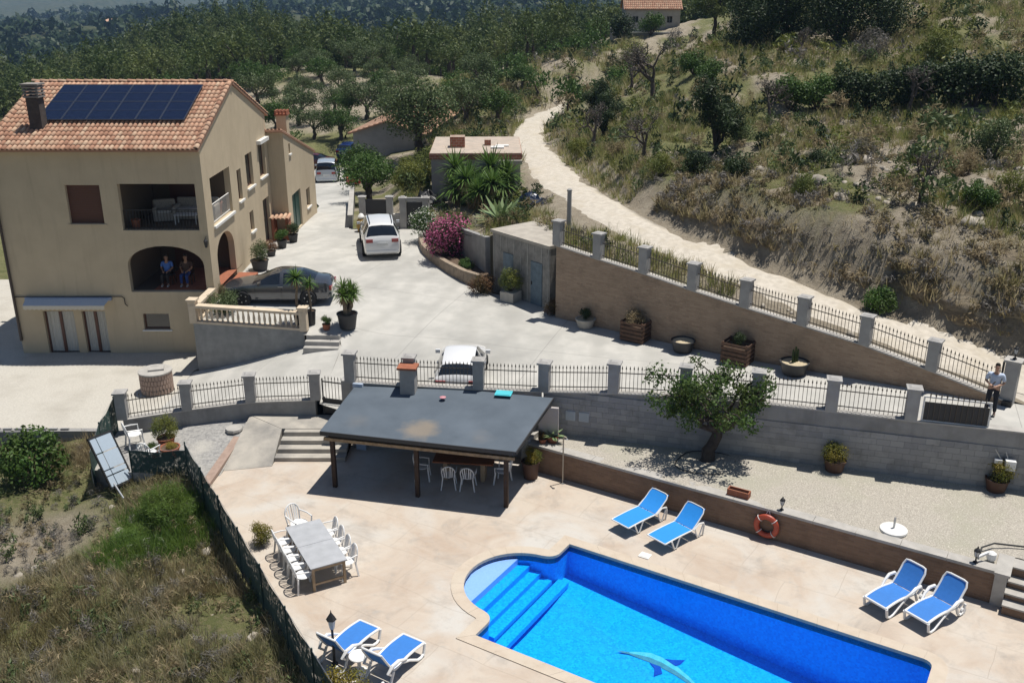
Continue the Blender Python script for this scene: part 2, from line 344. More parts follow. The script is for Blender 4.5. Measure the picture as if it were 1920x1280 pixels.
def in_poly(x, y, P):
    x = np.asarray(x); c = np.zeros(x.shape, bool); n = len(P)
    for i in range(n):
        (x1, y1), (x2, y2) = P[i][:2], P[(i+1) % n][:2]
        if y1 == y2: continue
        c ^= ((y1 > y) != (y2 > y)) & (x < (x2-x1)*(y-y1)/(y2-y1)+x1)
    return c
# everything the owners levelled: pool deck, garden bed, drive
HOLE = [(-10.75, 28.45), (-3.7, 16.8), (0, 10), (26, 5.5), (26, 23.0), (16.6, 25.75), (16.75, 28.0), (15.95, 28.65), (2.1, 39.38), (2.2, 41.4), (.9, 45.2), (-1.3, 43.9), (-3.3, 48.4), (-4.6, 53.0), (-5.6, 54.0), (-9.6, 54.0), (-12.6, 54.0), (-13.2, 50.6), (-13.2, 37.9), (-13.4, 37.5), (-13.6, 31.9), (-14.25, 31.6), (-14.25, 28.9)]
def spaced(a, b, fine, lo, hi, g):
    v = list(np.arange(lo, hi+fine*.5, fine)); s = fine
    while v[-1] < b: s *= g; v.append(v[-1]+s)
    s = fine; u = [v[0]]
    while u[-1] > a: s *= g; u.append(u[-1]-s)
    return np.array(u[:0:-1]+v)
def cover_of(x, y):
    """what grows or lies there: r bare earth, g dry grass, b forest floor"""
    far = smooth01((y-150)/60)
    bare = smooth01((fbm(x, y, .22, 4, 21)+.02)/.2)
    k = np.zeros(x.shape+(4,)); k[..., 3] = 1
    k[..., 0] = bare*(1-far); k[..., 2] = far; k[..., 1] = (1-bare)*(1-far)
    d, _ = poly_dist(x, y, TRACK); t = smooth01((3.4-d)/1.2)
    k[..., 0] = np.maximum(k[..., 0], t); k[..., 1] *= 1-t
    sl_ = smooth01(1.7*(1-np.hypot((x+14.6)/2.6, (y-25.6)/2.6))); k[..., 0] = np.maximum(k[..., 0], sl_); k[..., 1] *= 1-sl_
    gr = smooth01(1.6*(1-np.hypot((x+22)/13, (y-120)/24))); k[..., 0] = np.maximum(k[..., 0], gr); k[..., 1] *= 1-gr
    return k
def make_terrain():
    xs = spaced(-2600, 2600, .5, -33, 36, 1.075); ys = spaced(4, 3600, .5, 9, 70, 1.045)
    X, Yy = np.meshgrid(xs, ys); ins = in_poly(X, Yy, HOLE)
    cell_in = ins[:-1, :-1] & ins[1:, :-1] & ins[:-1, 1:] & ins[1:, 1:]
    anyin = ins[:-1, :-1] | ins[1:, :-1] | ins[:-1, 1:] | ins[1:, 1:]
    mixed = anyin & ~cell_in
    mv = np.zeros(ins.shape, bool)
    mv[:-1, :-1] |= mixed; mv[1:, :-1] |= mixed; mv[:-1, 1:] |= mixed; mv[1:, 1:] |= mixed; mv &= ins
    n = len(HOLE)
    for i, j in zip(*np.nonzero(mv)):
        px, py = X[i, j], Yy[i, j]; best = 1e9
        for k in range(n):
            (ax, ay), (bx, by) = HOLE[k], HOLE[(k+1) % n]; dx, dy = bx-ax, by-ay
            t = min(1, max(0, ((px-ax)*dx+(py-ay)*dy)/(dx*dx+dy*dy))); d = math.hypot(ax+t*dx-px, ay+t*dy-py)
            if d < best: best = d; X[i, j] = ax+t*dx; Yy[i, j] = ay+t*dy
    Z = ground(X, Yy)
    nx = len(xs); ii, jj = np.nonzero(~cell_in)
    F = np.stack([ii*nx+jj, ii*nx+jj+1, (ii+1)*nx+jj+1, (ii+1)*nx+jj], 1)
    me = bpy.data.meshes.new('terrain')
    me.from_pydata(np.stack([X.ravel(), Yy.ravel(), Z.ravel()], 1).tolist(), [], F.tolist())
    c = me.color_attributes.new('cover', 'FLOAT_COLOR', 'POINT')
    c.data.foreach_set('color', cover_of(X.ravel(), Yy.ravel()).ravel())
    me.polygons.foreach_set('use_smooth', [True]*len(me.polygons))
    m, nt, bs = new_mat('hill_soil'); v = _vec(nt, True)
    at = nt.nodes.new('ShaderNodeAttribute'); at.attribute_name = 'cover'
    sp = nt.nodes.new('ShaderNodeSeparateColor'); nt.links.new(at.outputs['Color'], sp.inputs[0])
    earth = _mix(nt, (.36, .315, .245), (.26, .22, .165), _ramp(nt, _noise(nt, v, 1.7, 6, .65), .35, .65))
    grass = _mix(nt, (.18, .18, .08), (.105, .12, .045), _ramp(nt, _noise(nt, v, .9, 6, .7), .38, .62))
    n1 = _ramp(nt, _noise(nt, v, .11, 8, .72), .40, .60)
    wood = _mix(nt, (.030, .042, .017), (.075, .078, .040), n1)
    wood = _mix(nt, wood, (.20, .17, .12), _ramp(nt, _noise(nt, v, .035, 6, .65), .66, .76))
    grass = _mix(nt, grass, (.27, .215, .14), _ramp(nt, _noise(nt, v, 7, 6, .75), .5, .72)); earth = _mix(nt, earth, (.17, .135, .09), _ramp(nt, _noise(nt, v, 6, 7, .75), .55, .8))
    col = _mix(nt, grass, earth, sp.outputs[0]); col = _mix(nt, col, wood, sp.outputs[2])
    nt.links.new(col, bs.inputs['Base Color']); bs.inputs['Roughness'].default_value = .95; bs.inputs['Specular IOR Level'].default_value = .15
    _bump(nt, bs, _noise(nt, v, 3.0, 10, .78), 1.0, .2)
    me.materials.append(m)
    tag(link('terrain', me), kind='structure')
make_terrain()

# sea far beyond the last hills
M_sea, _nt, _bs = new_mat('sea_water'); _bs.inputs['Base Color'].default_value = (.005, .11, .34, 1); _bs.inputs['Roughness'].default_value = .35
_bump(_nt, _bs, _noise(_nt, _vec(_nt, True), .02, 3), .3, 2)
b = MB(); b.quad((-12000, 3300, -95), (12000, 3300, -95), (12000, 13000, -95), (-12000, 13000, -95))
tag(b.build('sea', M_sea), kind='structure')

# ------------------------------------------------------------------ levelled sheets
def clip(poly, axis, val, keep_less):
    out = []; n = len(poly)
    for i in range(n):
        a, b = poly[i], poly[(i+1) % n]
        ia = (a[axis] <= val) == keep_less or a[axis] == val; ib = (b[axis] <= val) == keep_less or b[axis] == val
        if ia: out.append(a)
        if ia != ib:
            t = (val-a[axis])/(b[axis]-a[axis]); out.append((a[0]+t*(b[0]-a[0]), a[1]+t*(b[1]-a[1])))
    return out
def sheet(name, poly, zf, res, mat, dz=0.0, noise=0.0, kind='structure', skirt=0.0):
    V = []; F = []; idx = {}
    def vid(p):
        k = (round(p[0], 3), round(p[1], 3))
        if k not in idx: idx[k] = len(V); V.append(k)
        return idx[k]
    for t in tessellate_polygon([[Vector((x, y, 0)) for x, y in poly]]):
        tr = [poly[i] for i in t]; xs = [p[0] for p in tr]; ys = [p[1] for p in tr]
        for i in range(math.floor(min(xs)/res), math.ceil(max(xs)/res)):
            strip = clip(clip(tr, 0, i*res, False), 0, (i+1)*res, True)
            if len(strip) < 3: continue
            for j in range(math.floor(min(ys)/res), math.ceil(max(ys)/res)):
                c = clip(clip(strip, 1, j*res, False), 1, (j+1)*res, True)
                if len(c) < 3: continue
                f = []
                for p in c:
                    k = vid(p)
                    if k not in f: f.append(k)
                if len(f) > 2: F.append(f)
    A = np.array(V); z = (zf(A[:, 0], A[:, 1]) if callable(zf) else np.full(len(A), float(zf)))+dz
    if noise: z = z+noise*fbm(A[:, 0], A[:, 1], .8, 3, 2)
    Vz = np.c_[A, z].tolist()
    if skirt:
        n0 = len(poly); zp = (zf(np.array([p[0] for p in poly]), np.array([p[1] for p in poly])) if callable(zf) else np.full(n0, float(zf)))+dz; k0 = len(Vz)
        Vz += [(p[0], p[1], zz) for p, zz in zip(poly, zp)]+[(p[0], p[1], zz-skirt) for p, zz in zip(poly, zp)]
        F += [(k0+i, k0+(i+1) % n0, k0+n0+(i+1) % n0, k0+n0+i) for i in range(n0)]
    me = bpy.data.meshes.new(name); me.from_pydata(Vz, [], F); me.materials.append(mat)
    b = bmesh.new(); b.from_mesh(me); bmesh.ops.recalc_face_normals(b, faces=b.faces)
    if sum(f.normal.z for f in b.faces) < 0: bmesh.ops.reverse_faces(b, faces=b.faces)
    b.to_mesh(me); b.free(); me.polygons.foreach_set('use_smooth', [True]*len(me.polygons))
    o = link(name, me); 
    if kind: o['kind'] = kind
    return o
sheet('driveway', [(-13.1, 40.0), (-13.1, 38.0), (-13.05, 37.8), (-8.72, 37.55), (-8.6, 37.3), (-7.1, 37.3), (-7.0, 36.9), (-7.0, 31.9), (-5.7, 31.0), (1.1, 30.1), (14.9, 26.1), (16.4, 25.9), (16.9, 28.0), (15.9, 28.5), (2.0, 39.2), (1.9, 40.2), (-.9, 42.1), (-3.4, 48.0), (-4.6, 53.6), (-9.3, 53.6), (-9.9, 59), (-10.9, 66), (-12.3, 73), (-13.4, 79), (-13.4, 88), (-17.8, 88), (-17.4, 79), (-15, 70), (-12.6, 62), (-12.3, 58.5), (-12.3, 51.2), (-13.1, 51.2)], zdrive, .8, M_concrete)
sheet('ramp', [(-13.6, 37.8), (-13.6, 31.62), (-11.75, 32.0), (-9.5, 32.22), (-7.0, 32.15), (-7.0, 36.9), (-7.1, 37.3), (-8.55, 37.35), (-8.7, 37.6)], zramp, .8, M_concrete, dz=.004)
sheet('front_yard', [(-33, 32.05), (-13.5, 32.0), (-13.5, 37.8), (-13.2, 38.2), (-13.2, 40.1), (-21.6, 40.1), (-21.6, 51.5), (-33, 51.5)], 0.0, 1.0, M_yard, dz=.0, noise=.05)
zgard = tps_fit([(1, 28.9, .93), (12.5, 21.5, .93), (2, 29.9, .98), (15, 26, .98), (22, 18, .93), (22, 24, .98), (8, 26, 1.0)])
sheet('garden_bed', [(.55, 28.95), (12.75, 21.35), (13.25, 22.2), (26, 14.2), (26, 22.9), (14.9, 26.05), (1.2, 30.0), (.75, 30.0)], zgard, .5, M_gravel, noise=.09)
zpatch = tps_fit([(-14.1, 31.6, .25), (-9.6, 31.7, .42), (-14.1, 28.9, .0), (-10.6, 28.6, 0), (-9.8, 29.5, .12)])
sheet('gravel_patch', [(-14.2, 31.95), (-14.2, 28.9), (-10.7, 28.5), (-10.1, 27.5), (-9.72, 28.4), (-9.5, 32.1)], zpatch, .6, M_patch, noise=.06, skirt=.9)
def ribbon(name, pl, half, mat, dz, n=9, kind='structure', seed=0, step=.7):
    P = [Vector(p) for p in pl]; pts = []
    for i in range(len(P)-1):
        a, b = P[max(i-1, 0)], P[i]; c, d = P[i+1], P[min(i+2, len(P)-1)]
        m = max(1, int((c-b).length/step))
        for k in range(m):
            t = k/m; pts.append(0.5*((2*b)+(-a+c)*t+(2*a-5*b+4*c-d)*t*t+(-a+3*b-3*c+d)*t*t*t))
    pts.append(P[-1]); V = []; F = []
    for i, p in enumerate(pts):
        d = (pts[min(i+1, len(pts)-1)]-pts[max(i-1, 0)]); d.z = 0; d.normalize(); r = Vector((d.y, -d.x, 0))
        for k in range(n):
            s = (k/(n-1)*2-1); w = half*(1+min(.16, .75*float(fbm(np.array(p.x+s*40), np.array(p.y), .55, 3, seed)))) if abs(s) > .7 else half
            q = p+r*s*w; V.append((q.x, q.y, 0))
    A = np.array(V); zz = ground(A[:, 0], A[:, 1])
    prof = np.array([-.12, -.02, .01, -.05, .05, -.05, .01, -.02, -.12])
    A[:, 2] = zz+dz+np.tile(prof, len(pts))
    for i in range(len(pts)-1):
        for k in range(n-1): F.append((i*n+k, i*n+k+1, (i+1)*n+k+1, (i+1)*n+k))
    me = bpy.data.meshes.new(name); me.from_pydata(A.tolist(), [], F); me.materials.append(mat)
    me.polygons.foreach_set('use_smooth', [True]*len(F)); me.flip_normals() if me.polygons[0].normal.z < 0 else None
    return tag(link(name, me), kind=kind)
ribbon('dirt_track', TRACK, 1.5, M_track, .06)
# the cut earth bank above the track
def hillside(x, y): return (x > 4.2) & (y < 48) & (y > np.interp(x, TRK[6::-1, 0], TRK[6::-1, 1]))
def make_bank():
    P = []; 
    for i in range(1, 6):
        a, c = TRK[i], TRK[i+1]; m = max(2, int(np.hypot(*(c-a)[:2])/.16))
        for k in range(m): P.append(a+(c-a)*k/m)
    P = np.array(P); D = np.gradient(P, axis=0); 
    for _ in range(12): D[1:-1] = (D[:-2]+D[1:-1]+D[2:])/3
    D /= np.hypot(D[:, 0], D[:, 1])[:, None]; N = np.stack([D[:, 1], -D[:, 0]], 1); n = len(P); t = np.arange(n)*.16; M = 22
    foot = P[:, :2]+N*(2.0+.5*fbm(t, t*0, .35, 3, 81))[:, None]; zf = ground(foot[:, 0], foot[:, 1])-.12; top = P[:, :2]+N*5.0; zt = ground(top[:, 0], top[:, 1])-.05
    hgt = np.clip(zt-zf, .2, 9)*(.86+.34*(vnoise(t, t*0, .22, 83)-.5)); V = np.zeros((n, M, 3))
    for j in range(M):
        s = j/(M-1); f = min(1, s/.82); g = max(0, (s-.82)/.18)
        off = 2.0+1.45*f**1.7+1.75*g; z = zf+hgt*f**.9*(1-g)+(zt-zf)*g
        if g == 0: z = zf+hgt*f**.9
        bulge = (.75*fbm(t, z, .55, 4, 85)+.5*fbm(t*.35, z*2.4, .9, 3, 87))*math.sin(pi*min(1, f*.93+.07))*(1-g)
        q = P[:, :2]+N*(off-bulge+ (2.0+.5*fbm(t, t*0, .35, 3, 81)-2.0)*(1-f))[:, None]; V[:, j, :2] = q; V[:, j, 2] = z
    F = [(i*M+j, (i+1)*M+j, (i+1)*M+j+1, i*M+j+1) for i in range(n-1) for j in range(M-1)]
    me = bpy.data.meshes.new('earth_bank'); me.from_pydata(V.reshape(-1, 3).tolist(), [], F); me.polygons.foreach_set('use_smooth', [True]*len(F))
    m, nt, bs = new_mat('cut_earth'); v = _vec(nt, True); mp = nt.nodes.new('ShaderNodeMapping'); mp.inputs['Scale'].default_value = (.5, .5, 2.6); nt.links.new(v, mp.inputs[0])
    col = _mix(nt, (.36, .30, .215), (.20, .165, .12), _ramp(nt, _noise(nt, mp.outputs[0], 1.3, 8, .72, .5), .36, .64))
    col = _mix(nt, col, (.47, .42, .33), _ramp(nt, _noise(nt, mp.outputs[0], .7, 7, .7, .6), .52, .68)); col = _mix(nt, col, (.10, .085, .06), _ramp(nt, _noise(nt, v, 3.2, 8, .75), .56, .78))
    nt.links.new(col, bs.inputs['Base Color']); bs.inputs['Roughness'].default_value = .95; bs.inputs['Specular IOR Level'].default_value = .15; _bump(nt, bs, _noise(nt, mp.outputs[0], 3.5, 10, .8), 1.0, .25); me.materials.append(m)
    tag(link('earth_bank', me), kind='structure'); return V
BANK = make_bank()

# ------------------------------------------------------------------ pool deck with the pool cut out
PA = Vector((1.67, 24.3)); PX = Vector((.851, -.5255)); PY = Vector((-.5255, -.851))      # pool corner, long axis, short axis
PROT = math.atan2(PX.y, PX.x)
def pool(a, s, z=0.0): q = PA+PX*a+PY*s; return (q.x, q.y, z)
def arc(c, r, t0, t1, n): return [(c[0]+r*math.cos(lerp(t0, t1, k/n)), c[1]+r*math.sin(lerp(t0, t1, k/n))) for k in range(n+1)]
pi = math.pi
out = [(0, 0), (9.75, 0)]+arc((9.75, .25), .25, -pi/2, 0, 4)[1:]+[(10, 4.75)]+arc((9.75, 4.75), .25, 0, pi/2, 4)[1:]+[(0, 5.0), (0, 4.42)]
out += arc((-.36, 4.42), .36, 0, -pi/2+.35, 5)[1:]                      # rounded shoulders, then the round end with the steps
out += arc((-.16, 2.5), 1.56, pi*.5+.12, pi*1.5-.12, 22)
out += arc((-.36, .58), .36, pi/2-.35, 0, 5)[:-1]+[(0, .58)]
POOL = out
def offset_loop(P, d):
    n = len(P); res = []
    A = sum(P[i][0]*P[(i+1) % n][1]-P[(i+1) % n][0]*P[i][1] for i in range(n)); sg = 1 if A > 0 else -1
    for i in range(n):
        a, b, c = Vector(P[i-1]), Vector(P[i]), Vector(P[(i+1) % n])
        d1 = (b-a).normalized(); d2 = (c-b).normalized(); n1 = Vector((d1.y, -d1.x))*sg; n2 = Vector((d2.y, -d2.x))*sg
        m = n1+n2; L = m.length; m = m/L if L > 1e-6 else n1; k = d/max(.45, m.dot(n1)); res.append((b.x+m.x*k, b.y+m.y*k))
    return res
DECK = [(-10.0, 27.6), (-10.55, 28.2), (-9.75, 28.8), (-9.55, 29.2), (-8.2, 29.2), (-8.1, 29.6), (-6.0, 30.9), (.7, 30.2), (.75, 28.95), (12.45, 21.55), (13.3, 22.4), (26, 14.5), (26, 5), (0, 9.5), (-3.75, 16.9)]
hole = [pool(a, s)[:2] for a, s in offset_loop(POOL, .28)]
loops = [[Vector((x, y, 0)) for x, y in DECK], [Vector((x, y, 0)) for x, y in hole]]
tri = tessellate_polygon(loops); allp = [p for l in loops for p in l]
b = MB(); b.add([(p.x, p.y, 0) for p in allp], [t for t in tri])
def deckmat():
    m, nt, bs = new_mat('stamped_concrete_deck'); v = _vec(nt, True)
    mp = nt.nodes.new('ShaderNodeMapping'); nt.links.new(v, mp.inputs[0]); mp.inputs['Rotation'].default_value = (0, 0, -PROT)
    col = _mix(nt, (.49, .425, .355), (.41, .325, .255), _ramp(nt, _noise(nt, v, .55, 6, .65, .8), .42, .70))
    col = _mix(nt, col, (.50, .475, .435), _ramp(nt, _noise(nt, v, .33, 5, .6, .5), .48, .66))
    col = _mix(nt, col, (.28, .25, .22), _ramp(nt, _noise(nt, v, .8, 8, .72, .5), .52, .82))
    br = nt.nodes.new('ShaderNodeTexBrick'); br.inputs['Scale'].default_value = 1; br.inputs['Brick Width'].default_value = 2.6; br.inputs['Row Height'].default_value = 1.45
    br.inputs['Mortar Size'].default_value = .012; br.inputs['Mortar Smooth'].default_value = .5
    n = nt.nodes.new('ShaderNodeTexNoise'); n.inputs['Scale'].default_value = .5; nt.links.new(mp.outputs[0], n.inputs['Vector'])
    ad = nt.nodes.new('ShaderNodeVectorMath'); ad.operation = 'MULTIPLY_ADD'; nt.links.new(n.outputs['Color'], ad.inputs[0]); ad.inputs[1].default_value = (.35, .35, 0); nt.links.new(mp.outputs[0], ad.inputs[2])
    nt.links.new(ad.outputs[0], br.inputs['Vector'])
    col = _mix(nt, col, (.30, .25, .20), _math(nt, 'MULTIPLY', br.outputs['Fac'], .4))
    col = _mix(nt, col, (.36, .34, .31), _ramp(nt, _noise(nt, v, 3.2, 7, .75), .54, .82))
    nt.links.new(col, bs.inputs['Base Color']); bs.inputs['Roughness'].default_value = .8; bs.inputs['Specular IOR Level'].default_value = .3
    h = _math(nt, 'ADD', _noise(nt, v, 9, 5, .6), _math(nt, 'MULTIPLY', br.outputs['Fac'], -.8)); _bump(nt, bs, h, .35, .012)
    return m
M_deck = deckmat()
k0 = len(DECK); b.add([(x, y, 0) for x, y in DECK]+[(x, y, -.8) for x, y in DECK], [(i, (i+1) % k0, k0+(i+1) % k0, k0+i) for i in range(k0)])
o = b.build('pool_deck', M_deck, fix=False); o['kind'] = 'structure'
bm = bmesh.new(); bm.from_mesh(o.data); bmesh.ops.recalc_face_normals(bm, faces=bm.faces)
if sum(f.normal.z for f in bm.faces) < 0: bmesh.ops.reverse_faces(bm, faces=bm.faces)
bm.to_mesh(o.data); bm.free()

# ------------------------------------------------------------------ swimming pool
def tilemat(name, c1, c2, grout, size=.025, rough=.25):
    m, nt, bs = new_mat(name); v = _vec(nt)
    vo = nt.nodes.new('ShaderNodeTexVoronoi'); vo.inputs['Scale'].default_value = 1/size; vo.inputs['Randomness'].default_value = .15
    nt.links.new(v, vo.inputs['Vector'])
    sc = nt.nodes.new('ShaderNodeSeparateColor'); nt.links.new(vo.outputs['Color'], sc.inputs[0])
    col = _mix(nt, c1, c2, sc.outputs[0])
    col = _mix(nt, col, grout, _math(nt, 'MULTIPLY', _ramp(nt, vo.outputs['Distance'], .45, .6), .5))
    nt.links.new(col, bs.inputs['Base Color']); bs.inputs['Roughness'].default_value = rough; return m
M_ptile = tilemat('pool_blue_mosaic', (.0, .275, .79), (.008, .425, .94), (.01, .35, .83), .055)
M_pstep = tilemat('pool_pale_step_mosaic', (.34, .40, .76), (.40, .46, .80), (.42, .48, .82))
M_pband = tilemat('waterline_dark_mosaic', (.012, .035, .11), (.02, .08, .22), (.05, .09, .16), .04)
M_coping = surf('coping_stone', (.52, .445, .36), (.46, .385, .305), 2.5, .8, .25, 30, c3=(.50, .44, .36), s3=.9, world=True)
poolE = empty('swimming_pool', (PA.x, PA.y, 0), PROT, 'blue tiled swimming pool with rounded step end and dolphin mosaic', 'swimming pool')
# local frame: x along the pool, y = -s
def floor_z(a): return -lerp(1.0, 2.0, min(1, max(0, a/10)))
n = len(POOL); b = MB()
for i in range(n):
    (a0, s0), (a1, s1) = POOL[i], POOL[(i+1) % n]
    z0 = floor_z(a0) if a0 > -.01 else -1.0; z1 = floor_z(a1) if a1 > -.01 else -1.0
    b.quad((a0, -s0, -.24), (a1, -s1, -.24), (a1, -s1, z1), (a0, -s0, z0))
b.build('basin_wall', M_ptile, poolE, fix=False)
tr = tessellate_polygon([[Vector((a, -s, 0)) for a, s in POOL]]); b = MB()
b.add([(a, -s, floor_z(a) if a > -.01 else -1.0) for a, s in POOL], [t for t in tr]); fl = b.build('basin_floor', M_ptile, poolE, fix=False)
b = MB(); pin = offset_loop(POOL, -.006)
for i in range(n):
    (a0, s0), (a1, s1) = pin[i], pin[(i+1) % n]
    b.quad((a0, -s0, 0.0), (a1, -s1, 0.0), (a1, -s1, -.24), (a0, -s0, -.24))
b.build('waterline_band', M_pband, poolE, fix=False)
def half_chord(a):                      # half width of the rounded end at a
    t = a+.16; return math.sqrt(max(0, 1.55**2-t*t)) if t < 0 else 1.55
steps = [(-1.72, -1.0, -.17, M_pstep), (-1.0, -.68, -.36, M_ptile), (-.68, -.36, -.54, M_ptile), (-.36, -.02, -.70, M_ptile)]
for k, (a0, a1, z, m) in enumerate(steps):
    pts = [(a1, half_chord(a1)-.03)]; q = a1
    m_ = 10
    for i in range(m_+1):
        aa = lerp(a1, max(a0-.02, -1.705) if k == 0 else a0-.0, i/m_); pts.append((aa, max(.02, half_chord(aa)-.025)))
    poly = [(a, -2.5+h) for a, h in pts[1:]]+[(a, -2.5-h) for a, h in reversed(pts[1:])]
    b = MB(); b.prism(poly, -.98, z); b.build('step', m, poolE)
b = MB(); b.bb(.01, .34, -4.98, -.62, -.99, -.84); b.build('step', M_ptile, poolE)
# coping stones round the rim
o1 = offset_loop(POOL, -.03); o2 = offset_loop(POOL, .325)
def resample(P, Q, step):
    n = len(P); res = []
    for i in range(n):
        a, b = Vector(P[i]), Vector(P[(i+1) % n]); c, d = Vector(Q[i]), Vector(Q[(i+1) % n])
        L = (b-a).length; m = max(1, round(L/step))
        for k in range(m): res.append((a.lerp(b, k/m), c.lerp(d, k/m)))
    return res
rs = resample(o1, o2, .5); i = 0; n = len(rs); stones = []
while i < n:
    j = i+1; L = (rs[j % n][0]-rs[i][0]).length
    while j < n and L < .36: j += 1; L += (rs[j % n][0]-rs[j-1][0]).length
    ins_ = [rs[k % n][0] for k in range(i, j+1)]; ots = [rs[k % n][1] for k in range(i, j+1)]
    poly = ins_+ots[::-1]; c = sum(poly, Vector((0, 0)))/len(poly)
    poly = [c+(p-c)*.994 for p in poly]
    b = MB(); b.prism([(p.x, -p.y) for p in poly], -.06, .022+.004*random.random()); b.build('coping_stone', M_coping, poolE); i = j
# mosaic dolphin on the floor
M_dol1 = tilemat('mosaic_turquoise', (.06, .42, .55), (.10, .52, .60), (.2, .6, .7), .03); M_dol2 = tilemat('mosaic_grey_blue', (.05, .20, .28), (.08, .26, .33), (.1, .3, .4), .03); M_dol3 = tilemat('mosaic_navy', (.003, .05, .36), (.004, .07, .45), (.02, .1, .4), .03)
dE = empty('dolphin_mosaic', (*pool(3.55, 1.95)[:2], floor_z(3)+.02), math.radians(-20), 'turquoise and grey mosaic dolphin on the blue pool floor', 'mosaic')
_ds = .85
sp_ = [(x*_ds, y*_ds) for x, y in [(-.75, .05), (-.45, .1), (-.1, .14), (.3, .08), (.8, -.1), (1.2, -.32), (1.6, -.62), (1.9, -.9)]]
th = [.04, .12, .18, .19, .165, .125, .08, .05]
def fz(p, e): 
    wx = dE.location.x+math.cos(math.radians(-20))*p[0]-math.sin(math.radians(-20))*p[1]; wy = dE.location.y+math.sin(math.radians(-20))*p[0]+math.cos(math.radians(-20))*p[1]
    a = (Vector((wx, wy))-PA).dot(PX); return floor_z(a)-dE.location.z+e
def flat(nm, poly, mat, e):
    if nm not in ('back', 'belly'): poly = [(x*_ds, y*_ds) for x, y in poly]
    t = tessellate_polygon([[Vector((x, y, 0)) for x, y in poly]]); b = MB(); b.add([(x, y, fz((x, y), e)) for x, y in poly], list(t)); b.build(nm, mat, dE)
flat('back', [(x, y+t) for (x, y), t in zip(sp_, th)]+[(x, y) for x, y in reversed(sp_)], M_dol1, .012)
flat('belly', [(x, y-.002) for x, y in sp_]+[(x, y-t) for (x, y), t in reversed(list(zip(sp_, th)))], M_dol2, .012)
flat('beak', [(-.72, .1), (-.95, .04), (-1.12, -.02), (-.9, -.03), (-.72, 0)], M_dol2, .016)
flat('dorsal_fin', [(.35, .27), (.62, .36), (.95, .5), (.85, .25), (.72, .1)], M_dol3, .018)
flat('flipper', [(-.05, -.1), (.15, -.3), (.2, -.62), (.42, -.4), (.3, -.12)], M_dol3, .018)
flat('tail_fluke', [(1.85, -.85), (1.75, -1.3), (2.0, -1.15), (2.45, -1.2), (2.15, -.9)], M_dol1, .018)
# water
mw, nt, bs = new_mat('pool_water'); out_ = nt.nodes['Material Output']; nt.nodes.remove(bs)
tr_ = nt.nodes.new('ShaderNodeBsdfTransparent'); tr_.inputs[0].default_value = (.78, .97, 1, 1)
gl = nt.nodes.new('ShaderNodeBsdfGlossy'); gl.inputs['Roughness'].default_value = .03
fr = nt.nodes.new('ShaderNodeFresnel'); fr.inputs['IOR'].default_value = 1.33
mx = nt.nodes.new('ShaderNodeMixShader'); nt.links.new(fr.outputs[0], mx.inputs[0]); nt.links.new(tr_.outputs[0], mx.inputs[1]); nt.links.new(gl.outputs[0], mx.inputs[2])
bp = nt.nodes.new('ShaderNodeBump'); bp.inputs['Strength'].default_value = .35; bp.inputs['Distance'].default_value = .03
nt.links.new(_noise(nt, _vec(nt, True), 5.5, 3, .6), bp.inputs['Height'])
for x in (gl, fr): nt.links.new(bp.outputs[0], x.inputs['Normal'])
nt.links.new(mx.outputs[0], out_.inputs[0])
t = tessellate_polygon([[Vector((a, -s, 0)) for a, s in pin]]); b = MB(); b.add([(a, -s, 0) for a, s in pin], list(t))
o = b.build('pool_water', mw, None, (PA.x, PA.y, -.12), (0, 0, PROT)); o['kind'] = 'structure'
if o.data.polygons[0].normal.z < 0: o.data.flip_normals()
b = MB(); b.box((0, 0, .012), (.32, .28, .024)); b.box((0, 0, .028), (.24, .2, .008))
tag(b.build('skimmer_lid', M_white, None, (*pool(2.15, -.58)[:2], 0), (0, 0, PROT)), 'white square skimmer lid set in deck beside the pool', 'lid')
